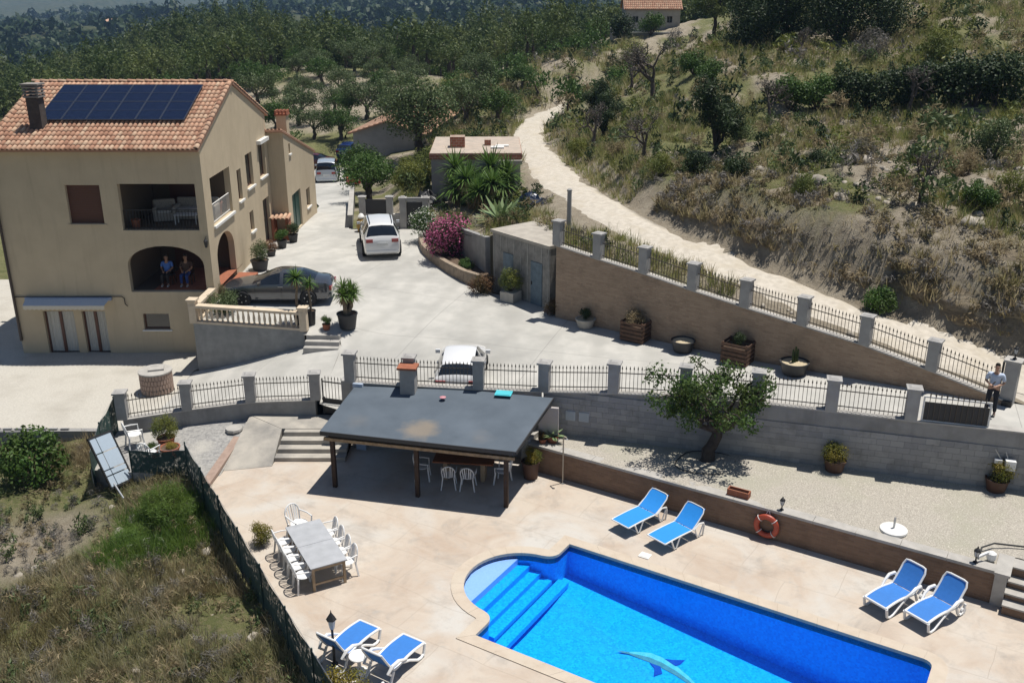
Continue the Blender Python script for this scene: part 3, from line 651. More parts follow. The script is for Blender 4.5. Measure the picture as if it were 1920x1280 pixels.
# ------------------------------------------------------------------ garden walls, pillars, iron railings
_b = MB(); _b.box((0, 0, .40), (.016, .016, .80)); _b.lathe([(.024, .78), (.02, .82), (.003, .90)], n=4); ME_bar = _b.mesh('bar', M_ironbrown)
def pillar_mesh(h=1.05, w=.36):
    b = MB(); b.box((0, 0, h/2-.03), (w, w, h-.06)); b.box((0, 0, h-.03), (w+.10, w+.10, .06)); b.box((0, 0, h+.02), (w-.02, w-.02, .04), taper=.6)
    return b
M_pillar = surf('grey_pillar_render', (.36, .35, .335), (.30, .29, .28), 3, .9, .25, 40, world=True)
ME_pillar = pillar_mesh().mesh('pillar', M_pillar)
def seg_frame(p, q):
    d = Vector((q[0]-p[0], q[1]-p[1], 0)); L = d.length; return d.normalized(), L, math.atan2(d.y, d.x)
def boundary_wall(name, label, pts, zbot, wall_mat, thick=.28, rail=True, skip=(), ext0=0.0, ext1=0.0, cap_mat=None, hpil=1.05, nopil=()):
    """pts: pillar feet (x, y, z of wall top); zbot(x, y) foot of the wall"""
    E_ = empty(name, (pts[0][0], pts[0][1], 0), seg_frame(pts[0], pts[-1])[2], label, 'wall')
    inv = E_.rotation_euler.to_matrix().inverted(); org = Vector(E_.location)
    def loc(p): return inv @ (Vector(p)-org)
    cap_mat = cap_mat or M_greylight; wb = MB(); cb = MB(); P = [list(p) for p in pts]
    ends = P[:]
    d0 = seg_frame(P[0], P[1])[0]; d1 = seg_frame(P[-2], P[-1])[0]
    if ext0: ends = [[P[0][0]-d0.x*ext0, P[0][1]-d0.y*ext0, P[0][2]]]+ends
    if ext1: ends = ends+[[P[-1][0]+d1.x*ext1, P[-1][1]+d1.y*ext1, P[-1][2]]]
    for a, c in zip(ends[:-1], ends[1:]):
        d, L, rz = seg_frame(a, c); nrm = Vector((-d.y, d.x, 0))*thick/2
        A = Vector(a); C = Vector(c); za, zc = zbot(a[0], a[1])-.15, zbot(c[0], c[1])-.15
        A2 = Vector((A.x, A.y, za)); C2 = Vector((C.x, C.y, zc))
        vs = [A2-nrm, C2-nrm, C2+nrm, A2+nrm, A-nrm, C-nrm, C+nrm, A+nrm]
        wb.add([loc(v) for v in vs], [(3, 2, 1, 0), (4, 5, 6, 7), (0, 1, 5, 4), (1, 2, 6, 5), (2, 3, 7, 6), (3, 0, 4, 7)])
        nn = nrm*1.28; u = Vector((0, 0, .05)); e = Vector((0, 0, .004))
        vs = [A-nn+e, C-nn+e, C+nn+e, A+nn+e, A-nn+u, C-nn+u, C+nn+u, A+nn+u]
        cb.add([loc(v) for v in vs], [(3, 2, 1, 0), (4, 5, 6, 7), (0, 1, 5, 4), (1, 2, 6, 5), (2, 3, 7, 6), (3, 0, 4, 7)])
    wb.build('wall', wall_mat, E_); cb.build('capping', cap_mat, E_)
    for i, p in enumerate(pts):
        if i in nopil: continue
        o = link('pillar', ME_pillar, E_, loc((p[0], p[1], p[2]+.03)), (0, 0, 0)); o.scale = (1, 1, hpil/1.05)
    if rail:
        for i, (a, c) in enumerate(zip(pts[:-1], pts[1:])):
            if i in skip: continue
            A, C = loc(a), loc(c); d = C-A; L = Vector((d.x, d.y)).length; t0, t1 = .26/L, 1-.26/L
            b = MB()
            for h in (.14, .66): b.bar(A.lerp(C, t0-.1/L)+Vector((0, 0, h+.04)), A.lerp(C, t1+.1/L)+Vector((0, 0, h+.04)), .014, .032)
            r = b.build('railing', M_ironbrown, E_)
            nb = max(3, round((L-.52)/.125))
            for k in range(nb+1):
                link('bar', ME_bar, r, A.lerp(C, lerp(t0, t1, k/nb))+Vector((0, 0, .06)))
    return E_, loc
GW = [(1.1, 29.95, 2.42), (3.37, 29.3, 2.66), (5.61, 28.65, 2.80), (7.78, 28.02, 2.87), (9.95, 27.4, 2.87), (12.18, 26.76, 2.84)]
# block wall behind the garden bed
gE, gloc = boundary_wall('garden_block_wall', 'grey concrete block wall with pillars and iron railings behind the gravel garden', GW+[(14.3, 26.14, 2.86)], lambda x, y: .9, M_grey, ext1=2.6, skip=(5,), nopil=(6,))
M_block, _nt, _bs = new_mat('concrete_block')
_v = _vec(_nt, True); _oi = _nt.nodes.new('ShaderNodeObjectInfo')
_c = _mix(_nt, (.235, .235, .24), (.315, .31, .305), _oi.outputs['Random']); _c = _mix(_nt, _c, (.17, .168, .165), _ramp(_nt, _noise(_nt, _v, 1.6, 6, .7), .5, .75))
_nt.links.new(_c, _bs.inputs['Base Color']); _bs.inputs['Roughness'].default_value = .92; _bump(_nt, _bs, _noise(_nt, _v, 45, 3), .4, .01)
b = MB(); b.box((.197, -.012, .097), (.394, .024, .194)); ME_block = b.mesh('block', M_block)
L_ = (Vector(GW[0][:2])-Vector((14.3, 26.14))).length+2.5; nblk = 0
for r in range(9):
    z = .96+.2*r
    x = .05-(.2 if r % 2 else 0)
    while x < L_ and nblk < 298:
        wx = GW[0][0]+(14.3-GW[0][0])*(x+.2)/(L_-2.5); top = np.interp(wx, [p[0] for p in GW]+[14.3, 18], [p[2] for p in GW]+[2.86, 2.86])
        if z+.2 < top+.01 and x > -.1:
            link('block', ME_block, gE, (x, -.142, z)); nblk += 1
        x += .4
# drive wall behind the pavilion
boundary_wall('drive_parapet_wall', 'grey rendered wall with pillars and railings running behind the dark pavilion roof', [(-5.57, 30.72, 2.47), (-3.5, 30.44, 2.44), (-1.13, 30.13, 2.45), (1.0, 29.9, 2.45)], lambda x, y: 0.0, M_grey, nopil=(3,))
# lower fence to the left
boundary_wall('yard_fence_wall', 'low grey wall with four pillars and railings between yard and gravel patch', [(-13.92, 31.35, .74), (-11.75, 31.85, .9), (-9.5, 32.1, 1.1), (-7.13, 32.05, 1.2)], lambda x, y: float(zpatch(np.array(x), np.array(y)))-.1, M_grey)
# brick faced wall on the far side of the drive
bE, bloc = boundary_wall('drive_brick_wall', 'tall stone-brick faced wall with white pillars and railings along the dirt track', BR, lambda x, y: float(zdrive(np.array(x), np.array(y)))-.1, M_brick, nopil=(8,))
# block retaining wall in front of the yard, far left
b = MB(); b.bb(-33, -14.15, 31.85, 32.1, -1.6, .03); yw = b.build('wall', M_grey)
yE = empty('yard_retaining_wall', (-14.15, 31.85, 0), 0, 'low grey block wall at the left edge holding up the yard', 'wall'); yw.parent = yE; yw.location = (14.15, -31.85, 0)
for r in range(3):
    for k in range(22):
        if r == 2 and k < 9: continue
        link('block', ME_block, yE, (-.45-.4*k-(.2 if r % 2 else 0), -.002, -.62+.2*r+.03))
for k in range(7): link('block', ME_block, yE, (-2.4-.42*k, .15, .04), (0, 0, 0), (.75, 3.5, .3))

# pool-side brick wall and the garden steps
p0, p1 = Vector((.55, 28.95)), Vector((12.6, 21.43)); rz = math.atan2(p1.y-p0.y, p1.x-p0.x); Lw = (p1-p0).length
wE = empty('poolside_brick_wall', (p0.x, p0.y, 0), rz, 'low brown brick retaining wall with concrete coping along the pool deck', 'wall')
b = MB(); b.bb(0, Lw, 0, .26, -.1, .90); b.build('wall', M_brick_dark, wE)
for k in range(12):
    b = MB(); b.bb(Lw/12*k+.006, Lw/12*(k+1)-.006, -.03, .34, .903, .985); b.build('coping_slab', M_greylight, wE)
b = MB(); b.bb(-.26, -.003, -.02, 1.3, -.1, 1.12); b.build('end_wall', M_greylight, wE)
b = MB(); b.bb(Lw+.003, Lw+.30, -.06, .9, -.1, .91); b.build('end_pier', M_greylight, wE); b = MB(); b.bb(Lw-.02, Lw+.36, -.1, .98, .915, .99); b.build('coping_slab', M_greylight, wE)
sE = empty('garden_steps', (p0.x+(p1.x-p0.x)/Lw*(Lw+.32), p0.y+(p1.y-p0.y)/Lw*(Lw+.32), 0), rz, 'flight of brick-faced garden steps with pale treads at the right edge', 'steps')
for k in range(4):
    b = MB(); b.bb(0, 3.0, -.35+.3*k, 1.3, -.05, .19*(k+1)+.05) if k < 3 else b.bb(0, 3.0, -.35+.3*k, 1.3, -.05, .90); b.build('riser', M_brick_dark, sE)
    z = .19*(k+1)+.053 if k < 3 else .903
    b = MB(); b.bb(-.02, 3.02, -.39+.3*k, -.05+.3*k if k < 3 else 1.2, z, z+.045); b.build('tread', M_greylight, sE)

# landing and steps from the little gate down to the deck
lE = empty('gate_landing', (-7.6, 30.2, 0), 0, 'sloping concrete landing with four steps down to the pool deck left of the pavilion', 'steps')
def lrel(p): return (p[0]+7.6, p[1]-30.2, p[2])
M_landing = surf('landing_concrete', (.44, .405, .35), (.36, .335, .295), 1.4, .9, .3, 25, c3=(.22, .21, .195), s3=.9, lo3=.44, hi3=.72, world=True)
b = MB(); top = [(-9.55, 31.95, .62), (-8.15, 30.85, .60), (-8.15, 29.15, .012), (-9.75, 28.8, .012)]
b.slab([lrel(p) for p in top], .5, (0, 0, -1)); b.build('ramp', M_landing, lE)
b = MB(); b.slab([lrel(p) for p in [(-9.55, 31.97, .63), (-5.7, 31.97, .63), (-5.7, 30.85, .61), (-8.15, 30.85, .61)]], .7, (0, 0, -1)); b.build('landing', M_landing, lE)
for k in range(4):
    b = MB(); b.bb(-8.14+.04*k+7.6, -5.72+7.6, 29.5+.36*k-30.2, 30.83-30.2, -.05, .152*(k+1)-.01); b.build('step', M_landing, lE); 
b = MB(); b.bar((-9.98, 27.75, .06), (-9.66, 31.7, .3), .3, .12); 
kE = b.build('brick_kerb', M_oldbrick); 
tag(kE, 'flat reddish brick kerb between grey gravel patch and concrete ramp', 'kerb')

# little iron gate
gt = empty('iron_gate', (-6.85, 32.0, .66), math.atan2(-.35, 1.15), 'small black iron gate beside the left end of the pavilion', 'gate')
b = MB(); L = 1.15
for x in (0, L): b.box((x, 0, .7), (.04, .04, 1.4))
for z in (.06, .62, 1.28): b.box((L/2, 0, z), (L, .03, .04))
b.build('frame', M_iron, gt)
for k in range(1, 9): link('bar', ME_bar, gt, (L*k/9, 0, .62))
b = MB(); b.bb(.03, L-.03, -.006, .006, .09, .6); b.build('sheet_panel', M_iron, gt)
b = MB(); b.box((.02, 0, .62), (.08, .1, .1)); b.build('latch', M_iron, gt)
b = MB(); b.bb(0, .34, -.2, .2, -1.0, 1.75); o = b.build('pillar', M_pillar, None, (-5.98, 31.25, .6)); 
tag(o, 'blue-grey wall end between the iron gate and pavilion roof', 'wall'); o.name = 'wall_end'

# roadside black gate panel near the standing man, letter box on the wall
ge = empty('screened_gate_panel', (12.45, 26.6, 2.86), math.atan2(26.14-26.76, 14.3-12.18), 'dark screened railing panel on the block wall below the standing man', 'gate')
b = MB(); L = 1.85
for x in (0, L): b.box((x, 0, .42), (.045, .045, .84))
for z in (.03, .8): b.box((L/2, 0, z+.02), (L, .04, .05))
b.build('frame', M_white, ge)
b = MB(); b.bb(.03, L-.03, -.012, .012, .07, .66); b.build('dark_screen', M_black_plastic, ge)
for k in range(1, 12): link('bar', ME_bar, ge, (L*k/12, -.03, .08))
# far right end of that wall: low railing
pe = empty('corner_railing', (15.3, 25.86, 1.5), -.28, 'thin white railing corner at the right edge above the gravel', 'railing')
b = MB(); b.bar((0, 0, 0), (.25, 0, 1.3), .05); b.bar((.25, 0, 1.3), (1.6, 0, 1.3), .05); b.bar((0, 0, 0), (1.6, 0, 0), .06); b.build('frame', M_white, pe)
for k in range(6): link('bar', ME_bar, pe, (.35+.2*k, 0, .1), None, (1, 1, 1.4))
# gate pier with lamp, iron gate leaf folded back
gp = empty('gate_pier', (15.95, 28.4, 2.62), -.66, 'tall grey gate pier with a lantern at the end of the brick wall', 'pillar')
b = MB(); b.box((0, 0, .75), (.4, .4, 1.5)); b.build('shaft', M_pillar, gp)
b = MB(); b.box((0, 0, 1.53), (.52, .52, .07)); b.build('cap', M_greylight, gp)
b = MB(); b.box((-.27, -.06, .8), (.05, .12, 1.3)); b.box((.05, -.26, .12), (.3, .1, .2)); b.build('hinge_plate', M_iron, gp)
def lantern(name, loc, label, s=1.0, bracket=False):
    e = empty(name, loc, 0, label, 'lamp'); e.scale = (s, s, s)
    b = MB(); b.lathe([(.07, 0), (.075, .02), (.03, .05), (.022, .09), (.022, .16), (.05, .19)], n=10); b.build('base', M_iron, e, smooth=True)
    b = MB(); b.lathe([(.045, .19), (.085, .36)], n=6); b.build('glass', plainglass, e)
    b = MB(); b.lathe([(.105, .36), (.06, .43), (.02, .46), (.025, .48), (.004, .52)], n=6); b.build('hood', M_iron, e)
    b = MB()
    for k in range(6):
        t = k*pi/3; b.bar((.047*math.cos(t), .047*math.sin(t), .19), (.088*math.cos(t), .088*math.sin(t), .36), .01)
    b.build('glazing_bar', M_iron, e)
    return e
plainglass = plain('frosted_lamp_glass', (.5, .52, .53), .3, var=.02)
lantern('lantern', (15.95, 28.4, 4.2), 'black lantern on top of the grey gate pier at right', .9)
lantern('lantern', (7.85, 24.55, .985), 'black lantern on the poolside wall coping above the life ring', .85)
lantern('lantern', (12.25, 21.82, .985), 'black lantern on the poolside wall beside the garden steps', .95)

# ------------------------------------------------------------------ pump shed, retaining wall, planter bed beside the drive
she = empty('pump_shed', (.375+.78*2.1, 41.42+.63*2.1, 2.05), math.atan2(-3.15, 2.55), 'weathered grey concrete shed with flat roof and two blue doors', 'shed')
M_stain = surf('stained_concrete', (.30, .285, .26), (.22, .21, .195), 4, .92, .4, 30, c3=(.12, .115, .105), s3=1.6, lo3=.5, hi3=.75)
Ls = 4.0
b = MB(); b.bb(-Ls/2, Ls/2, -2.1, .3, -.15, 2.72); b.build('wall', M_stain, she)
b = MB(); b.bb(-Ls/2-.08, Ls/2+.02, -2.18, .35, 2.723, 2.86); b.build('roof_slab', surf('roof_screed', (.42, .385, .33), (.33, .30, .26), 2, .9, .3, 30, world=True), she)
b = MB(); b.lathe([(.05, 0), (.05, .28), (.08, .3)], (1.0, .1, 2.86), 8); b.build('vent_pipe', M_steel, she)
for k, (x0, x1) in enumerate(((-1.2, -.5), (.75, 1.5))):
    b = MB(); b.bb(x0, x1, -2.135, -2.103, .02, 1.95); dd = b.build('door', M_blue_door, she)
    b = MB(); b.bb(x0+.06, x0+.1, -2.17, -2.136, .9, 1.05); b.build('handle', M_iron, dd)
b = MB()
for k in range(9): b.bb(-Ls/2+.08+k*(Ls-.2)/8, -Ls/2+.08+k*(Ls-.2)/8+.05+.04*(k % 2), -2.115, -2.102, 1.98 if k in (1, 2, 6, 7) else .0, 2.7)
b.build('board_mark', surf('shutter_board_marks', (.34, .33, .30), (.25, .24, .225), 5, .95, .3), she)
# curved planter kerb with the oleander
pe_ = [(-4.9, 50.2), (-4.55, 48.4), (-3.9, 46.6), (-3.0, 44.9), (-2.2, 43.6), (-1.5, 42.9)]
re_ = empty('planter_kerb', (-3.6, 46.5, 2.2), 0, 'curved low stone kerb of the flower bed beside the drive', 'planter')
b = MB()
for a, c in zip(pe_[:-1], pe_[1:]):
    b.bar((a[0]+3.6, a[1]-46.5, .2), (c[0]+3.6, c[1]-46.5, .2), .25, .75)
b.build('kerb', surf('planter_stone', (.34, .27, .20), (.22, .18, .14), 4, .9, .5, 14, world=True), re_)
b = MB(); b.prism([(x+3.6, y-46.5) for x, y in pe_]+[(-1.1+3.6, 43.6-46.5), (-2.4+3.6, 46.5-46.5), (-3.6+3.6, 50-46.5)], .1, .42); b.build('soil', M_soil, re_)
b = MB(); b.slab([(-1.25, 43.7, 2.0), (-1.25, 43.7, 4.35), (-2.5, 46.8, 4.0), (-3.6, 49.8, 3.5), (-3.6, 49.8, 2.0)], .25, (.92, .38, 0))
tag(b.build('bed_retaining_wall', M_grey), 'sloping grey rendered wall between the pink oleander and the pump shed', 'wall')
# wall with twin gates at the top of the drive
ga = empty('side_entrance_wall', (-6.9, 53.75, 2.4), 0, 'grey entrance wall with pillars and dark metal gates behind the white SUV', 'wall')
b = MB(); b.bb(-1.75, .55, 0, .25, -.1, .72); b.build('wall', M_grey, ga)
b = MB(); b.bb(-1.78, .55, -.03, .28, .724, .79); b.build('capping', M_greylight, ga)
for x in (-1.6, -.05): link('pillar', ME_pillar, ga, (x, .12, .75))
for x in (.7, 2.0): o = link('pillar', ME_pillar, ga, (x, .12, -.1)); o.scale = (1, 1, 1.75)
b = MB(); b.bb(-1.42, -.23, .09, .13, .8, 1.62); b.build('dark_panel', M_black_plastic, ga)
b = MB(); b.bb(.9, 1.82, .08, .13, -.02, 1.45); gd = b.build('gate_leaf', M_iron, ga)
b = MB(); b.bb(.9, 1.82, .04, .2, 1.5, 1.72); b.build('lintel', M_pillar, ga)
b = MB(); b.lathe([(.9, 0), (.9, .16), (.86, .18)], (2.6, -1.6, -.05), 20, sy=.7); b.lathe([(.7, .15), (.7, .32), (.66, .34)], (2.7, -1.2, -.05), 20, sy=.7); b.build('round_step', M_greylight, ga)
for k in range(5): link('bar', ME_bar, ga, (2.25+.13*k, .12, .55))
b = MB(); b.bb(2.18, 3.3, 0, .22, -.1, .55); b.build('side_wall', M_grey, ga)

# ------------------------------------------------------------------ balustrade terrace
bl = empty('terrace_retaining_wall', (-13.25, 37.72, 0), math.atan2(-.3, 4.65), 'grey sloping retaining wall with cream stone balustrade below the dark sedan', 'wall')
Lb = 4.66; M_cream = surf('cream_cast_stone', (.60, .50, .38), (.52, .43, .32), 4, .85, .2, 40)
b = MB(); b.slab([(0, 0, -.2), (Lb, 0, 1.0), (Lb, 0, 1.95), (0, 0, 2.18)], .26, (0, 1, 0)); b.slab([(-.02, .262, -.2), (-.02, 2.5, -.2), (-.02, 2.5, 2.2), (-.02, .262, 2.2)], .25, (1, 0, 0)); b.build('wall', surf('shuttered_concrete', (.27, .27, .26), (.22, .22, .215), 3, .9, .35, 22, c3=(.32, .32, .31), s3=1.0), bl)
b = MB(); b.slab([(-.03, -.03, 2.185), (Lb+.03, -.03, 1.955), (Lb+.03, -.03, 2.04), (-.03, -.03, 2.27)], .33, (0, 1, 0)); b.build('plinth', M_cream, bl)
b = MB(); b.slab([(-.1, -.05, 2.86), (Lb, -.05, 2.63), (Lb, -.05, 2.74), (-.1, -.05, 2.97)], .36, (0, 1, 0)); b.build('handrail', M_cream, bl)
b = MB(); b.lathe([(.06, 0), (.06, .05), (.035, .08), (.055, .2), (.06, .27), (.04, .42), (.03, .5), (.05, .54), (.055, .6)], n=10); ME_bal = b.mesh('baluster', M_cream, smooth=True)
for k in range(19): link('baluster', ME_bal, bl, (.33+k*(Lb-.66)/18, .13, 2.26-.23*(.33+k*(Lb-.66)/18)/Lb))
for x, z in ((.02, 2.18), (Lb-.02, 1.93)):
    b = MB(); b.box((x, .13, z+.48), (.3, .34, .96)); b.box((x, .13, z+.99), (.42, .44, .07)); b.build('pedestal', M_cream, bl)
b = MB(); b.bar((.1, .35, 2.9), (.1, 2.2, 2.98), .32, .11); b.build('handrail', M_cream, bl)
b = MB(); b.bar((.1, .35, 2.26), (.1, 2.2, 2.28), .28, .09); b.build('plinth', M_cream, bl)
for k in range(8): link('baluster', ME_bal, bl, (.1, .5+k*.22, 2.3), None, (1, 1, .93))
se = empty('terrace_steps', (-8.5, 37.35, 1.25), math.atan2(-.06, 1.0), 'three concrete steps beside the right end of the stone balustrade', 'steps')
for k in range(3):
    b = MB(); b.bb(0, 1.45-.03*k, -.62+.3*k, .5, -.3, .17*(k+1)+.03); b.build('step', M_greylight, se)
# ------------------------------------------------------------------ house
def holed_wall(mb, fmap, outer, holes, thick):
    """flat wall with openings; fmap(a, b, depth) -> xyz"""
    loops = [[Vector((a, b, 0)) for a, b in outer]]+[[Vector((a, b, 0)) for a, b in h] for h in holes]
    tri = tessellate_polygon(loops); pts = [p for l in loops for p in l]
    mb.add([fmap(p.x, p.y, 0) for p in pts], [tuple(t) for t in tri])
    mb.add([fmap(p.x, p.y, thick) for p in pts], [tuple(t) for t in tri])
    for l in loops:
        n = len(l)
        for i in range(n):
            p, q = l[i], l[(i+1) % n]
            mb.quad(fmap(p.x, p.y, 0), fmap(q.x, q.y, 0), fmap(q.x, q.y, thick), fmap(p.x, p.y, thick))
def rect(x0, x1, z0, z1): return [(x0, z0), (x1, z0), (x1, z1), (x0, z1)]
def archp(x0, x1, z0, zs, zt, n=14):
    c = (x0+x1)/2; r = (x1-x0)/2
    return [(x0, z0), (x1, z0), (x1, zs)]+[(c+r*math.cos(t), zs+(zt-zs)*math.sin(t)) for t in [pi*k/n for k in range(1, n)]]+[(x0, zs)]
HX0, HX1, HY0, HY1 = -21.75, -12.95, 40.0, 51.2
EZ, RY, RZ = 9.05, 45.55, 11.1
hE = empty('villa', (HX1, HY0, 0), 0, 'large ochre three-storey villa with clay tile roof and arched porch', 'house')
def hl(x, y, z): return (x-HX1, y-HY0, z)
fr_holes = [rect(-18.75, -17.3, 5.84, 7.5), rect(-16.55, -13.3, 5.56, 7.55), archp(-16.57, -13.28, 2.83, 4.02, 4.88), rect(-20.6, -19.25, -.12, 1.95), rect(-18.9, -17.87, -.12, 1.95), rect(-16.22, -15.08, 1.09, 1.83)]
b = MB(); holed_wall(b, lambda a, z, d: hl(a, HY0+d, z), rect(HX0, HX1, -.3, EZ), fr_holes, .28); b.build('front_wall', M_house, hE)
ea_holes = [rect(40.95, 43.97, 5.53, 7.6), rect(45.1, 45.8, 5.74, 7.2), rect(46.75, 48.0, 6.02, 7.65), rect(49.3, 50.6, 6.05, 7.75), rect(46.65, 47.35, 3.87, 4.86), rect(49.3, 50.6, 2.5, 4.9), archp(40.9, 43.6, 2.5, 4.05, 4.95)]
b = MB(); holed_wall(b, lambda a, z, d: hl(HX1-d, a, z), [(HY0+.281, -.3), (HY1, -.3), (HY1, EZ), (RY, RZ), (HY0+.281, EZ+.05)], ea_holes, .28); b.build('side_wall', M_house, hE)
b = MB(); b.slab([hl(HX0, HY0+.281, -.3), hl(HX0, HY1, -.3), hl(HX0, HY1, EZ), hl(HX0, RY, RZ), hl(HX0, HY0+.281, EZ+.05)], .28, (1, 0, 0)); b.build('side_wall', M_house, hE)
b = MB(); b.bb(HX0-HX1+.281, -.281, HY1-HY0-.28, HY1-HY0-.002, -.3, EZ); b.build('back_wall', M_house, hE)
# floors and the two open loggias
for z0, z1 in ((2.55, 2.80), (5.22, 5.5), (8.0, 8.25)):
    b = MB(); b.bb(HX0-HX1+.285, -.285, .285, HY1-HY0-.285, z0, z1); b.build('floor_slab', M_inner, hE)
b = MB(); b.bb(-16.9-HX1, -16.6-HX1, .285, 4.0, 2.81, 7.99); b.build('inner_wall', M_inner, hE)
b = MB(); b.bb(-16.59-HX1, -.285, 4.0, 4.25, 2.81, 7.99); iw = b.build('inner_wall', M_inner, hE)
for x0, x1, z0, z1 in ((-15.9, -14.6, 2.82, 4.95), (-15.8, -14.2, 5.52, 7.4)):
    b = MB(); b.bb(x0-HX1, x1-HX1, 3.95, 3.998, z0, z1); b.build('terrace_door', M_wood_red, hE)
b = MB(); b.bb(-2.75, -.0, .29, 4.6, 2.805, 2.83); b.build('porch_tiles', M_terracotta, hE)
b = MB(); b.bb(.003, .9, .9, 3.9, 2.30, 2.60); b.build('porch_step', M_terracotta, hE)
# windows
def window_front(x0, x1, z0, z1, kind):
    w = MB(); y = .16
    for a0, a1, c0, c1 in ((x0, x1, z0, z0+.06), (x0, x1, z1-.06, z1), (x0, x0+.06, z0+.06, z1-.06), (x1-.06, x1, z0+.06, z1-.06)): w.bb(a0-HX1, a1-HX1, y, y+.05, c0, c1)
    o = w.build('window', M_wood_red, hE); p = MB()
    p.bb(x0+.06-HX1, x1-.06-HX1, y+.015, y+.03, z0+.06, z1-.06)
    return o, p
o, p = window_front(-18.75, -17.3, 5.84, 7.5, 0); p.build('shutter', M_wood_red, o)
b = MB()
for k in range(20): b.bb(-18.69-HX1, -17.36-HX1, .15, .172, 5.92+.078*k, 5.92+.078*k+.06)
b.build('shutter_slat', M_wood_red, o)
for xs_ in ((-20.6, -19.25), (-18.9, -17.87)):
    w = (xs_[1]-xs_[0])/2
    for k in range(2):
        x0 = xs_[0]+w*k; o, p = window_front(x0, x0+w, -.08, 1.95, 0); o.name = 'glazed_door'
        b = MB()
        for j in range(7):                      # curtain folds behind the glass
            t0 = x0+.06+(w-.12)*j/7; b.slab([(t0-HX1, .23+.03*(j % 2), 0), (t0+(w-.12)/7-HX1, .26-.03*(j % 2), 0), (t0+(w-.12)/7-HX1, .26-.03*(j % 2), 1.86), (t0-HX1, .23+.03*(j % 2), 1.86)], .004, (0, 1, 0))
        b.build('curtain', M_curtain, o)
o, p = window_front(-16.22, -15.08, 1.09, 1.83, 0); p.build('pane', M_glass, o)
b = MB(); b.bb(-16.3-HX1, -15.0-HX1, -.06, .15, 1.03, 1.087); b.build('sill', M_white, hE)
b = MB(); b.bb(-18.85-HX1, -17.2-HX1, -.04, .15, 5.78, 5.837); b.build('sill', M_house, hE)
def window_side(y0, y1, z0, z1, sill=True, glass=True):
    w = MB(); x = -.2
    for a0, a1, c0, c1 in ((y0, y1, z0, z0+.06), (y0, y1, z1-.06, z1), (y0, y0+.06, z0+.06, z1-.06), (y1-.06, y1, z0+.06, z1-.06)): w.bb(x, x+.05, a0-HY0, a1-HY0, c0, c1)
    o = w.build('window', M_wood_red, hE)
    b = MB(); b.bb(x+.01, x+.03, y0+.06-HY0, y1-.06-HY0, z0+.06, z1-.06); b.build('pane', M_glass, o)
    if sill: b = MB(); b.bb(-.15, .09, y0-.1-HY0, y1+.1-HY0, z0-.09, z0-.002); b.build('sill', M_white, o)
    return o
for a in ((45.1, 45.8, 5.74, 7.2), (46.75, 48.0, 6.02, 7.65), (49.3, 50.6, 6.05, 7.75), (46.65, 47.35, 3.87, 4.86)): window_side(*a)
window_side(49.3, 50.6, 2.55, 4.9, False)
b = MB(); b.bb(.002, .22, 49.1-HY0, 50.9-HY0, 7.8, 7.98); b.build('blind_box', M_white, hE)
b = MB(); b.bb(-.2, .1, 40.85-HY0, 44.07-HY0, 5.42, 5.527); b.build('loggia_sill', M_white, hE)
def rails(p, q, h, n, name, mat):
    b = MB(); p, q = Vector(p), Vector(q); u = Vector((0, 0, h)); b.bar(p+u, q+u, .04, .03); b.bar(p+Vector((0, 0, .08)), q+Vector((0, 0, .08)), .03, .03)
    r = b.build(name, mat, hE)
    m = MB(); m.box((0, 0, h/2), (.014, .014, h)); me = m.mesh('bar', mat)
    for k in range(n+1): link('bar', me, r, p.lerp(q, k/n))
rails(hl(-16.5, 40.14, 5.56), hl(-13.35, 40.14, 5.56), .85, 24, 'loggia_railing', M_iron)
rails(hl(-13.08, 41.0, 5.54), hl(-13.08, 43.9, 5.54), .85, 22, 'loggia_railing', M_white)
b = MB(); b.lathe([(.05, 0), (.07, .1), (.10, .28), (.03, .38)], hl(-13.05, 39.86, 4.85), 8); b.bar(hl(-13.05, 39.98, 5.3), hl(-13.05, 39.86, 5.25), .03); b.build('wall_lantern', M_iron, hE)
b = MB(); b.lathe([(.10, -.06), (.13, 0), (.10, .06)], hl(-13.6, 39.95, 2.2), 12); b.build('bulkhead_light', M_white, hE)
b = MB(); b.tube([hl(-21.72, 39.93, 9), hl(-21.72, 39.93, .6)], .06, 8); b.build('downpipe', plain('brown_downpipe', (.07, .05, .04), .5), hE)
b = MB(); b.tube([hl(-21.7, 39.94, 2.62), hl(-17.0, 39.94, 2.64), hl(-16.9, 39.94, 2.55), hl(-16.9, 39.94, 2.3), hl(-16.8, 39.94, 2.2)], .02, 6); b.build('cable', M_iron, hE)
# awning over the yard doors, rolled half out
aw = empty('awning', (-19.3, 39.98, 2.5), 0, 'pale blue-grey rolled awning above the curtained yard doors', 'awning')
b = MB(); b.bb(-1.9, 1.85, -.16, 0, -.02, .12); b.build('cassette', plain('blue_grey_paint', (.30, .36, .48), .4), aw)
b = MB(); b.slab([(-1.85, -.16, .06), (1.8, -.16, .06), (1.72, -.62, -.10), (-1.78, -.62, -.10)], .012, (0, 0, 1)); b.build('fabric', plain('awning_cloth', (.58, .62, .68), .8), aw)
b = MB()
for k in range(18):
    x0 = -1.78+3.5*k/18; x1 = x0+3.5/18; b.slab([(x0, -.625, -.1), (x1, -.625, -.1), (x1, -.63, -.24), ((x0+x1)/2, -.63, -.29), (x0, -.63, -.24)], .006, (0, -1, 0))
b.build('valance', plain('valance_cloth', (.60, .55, .46), .8), aw)
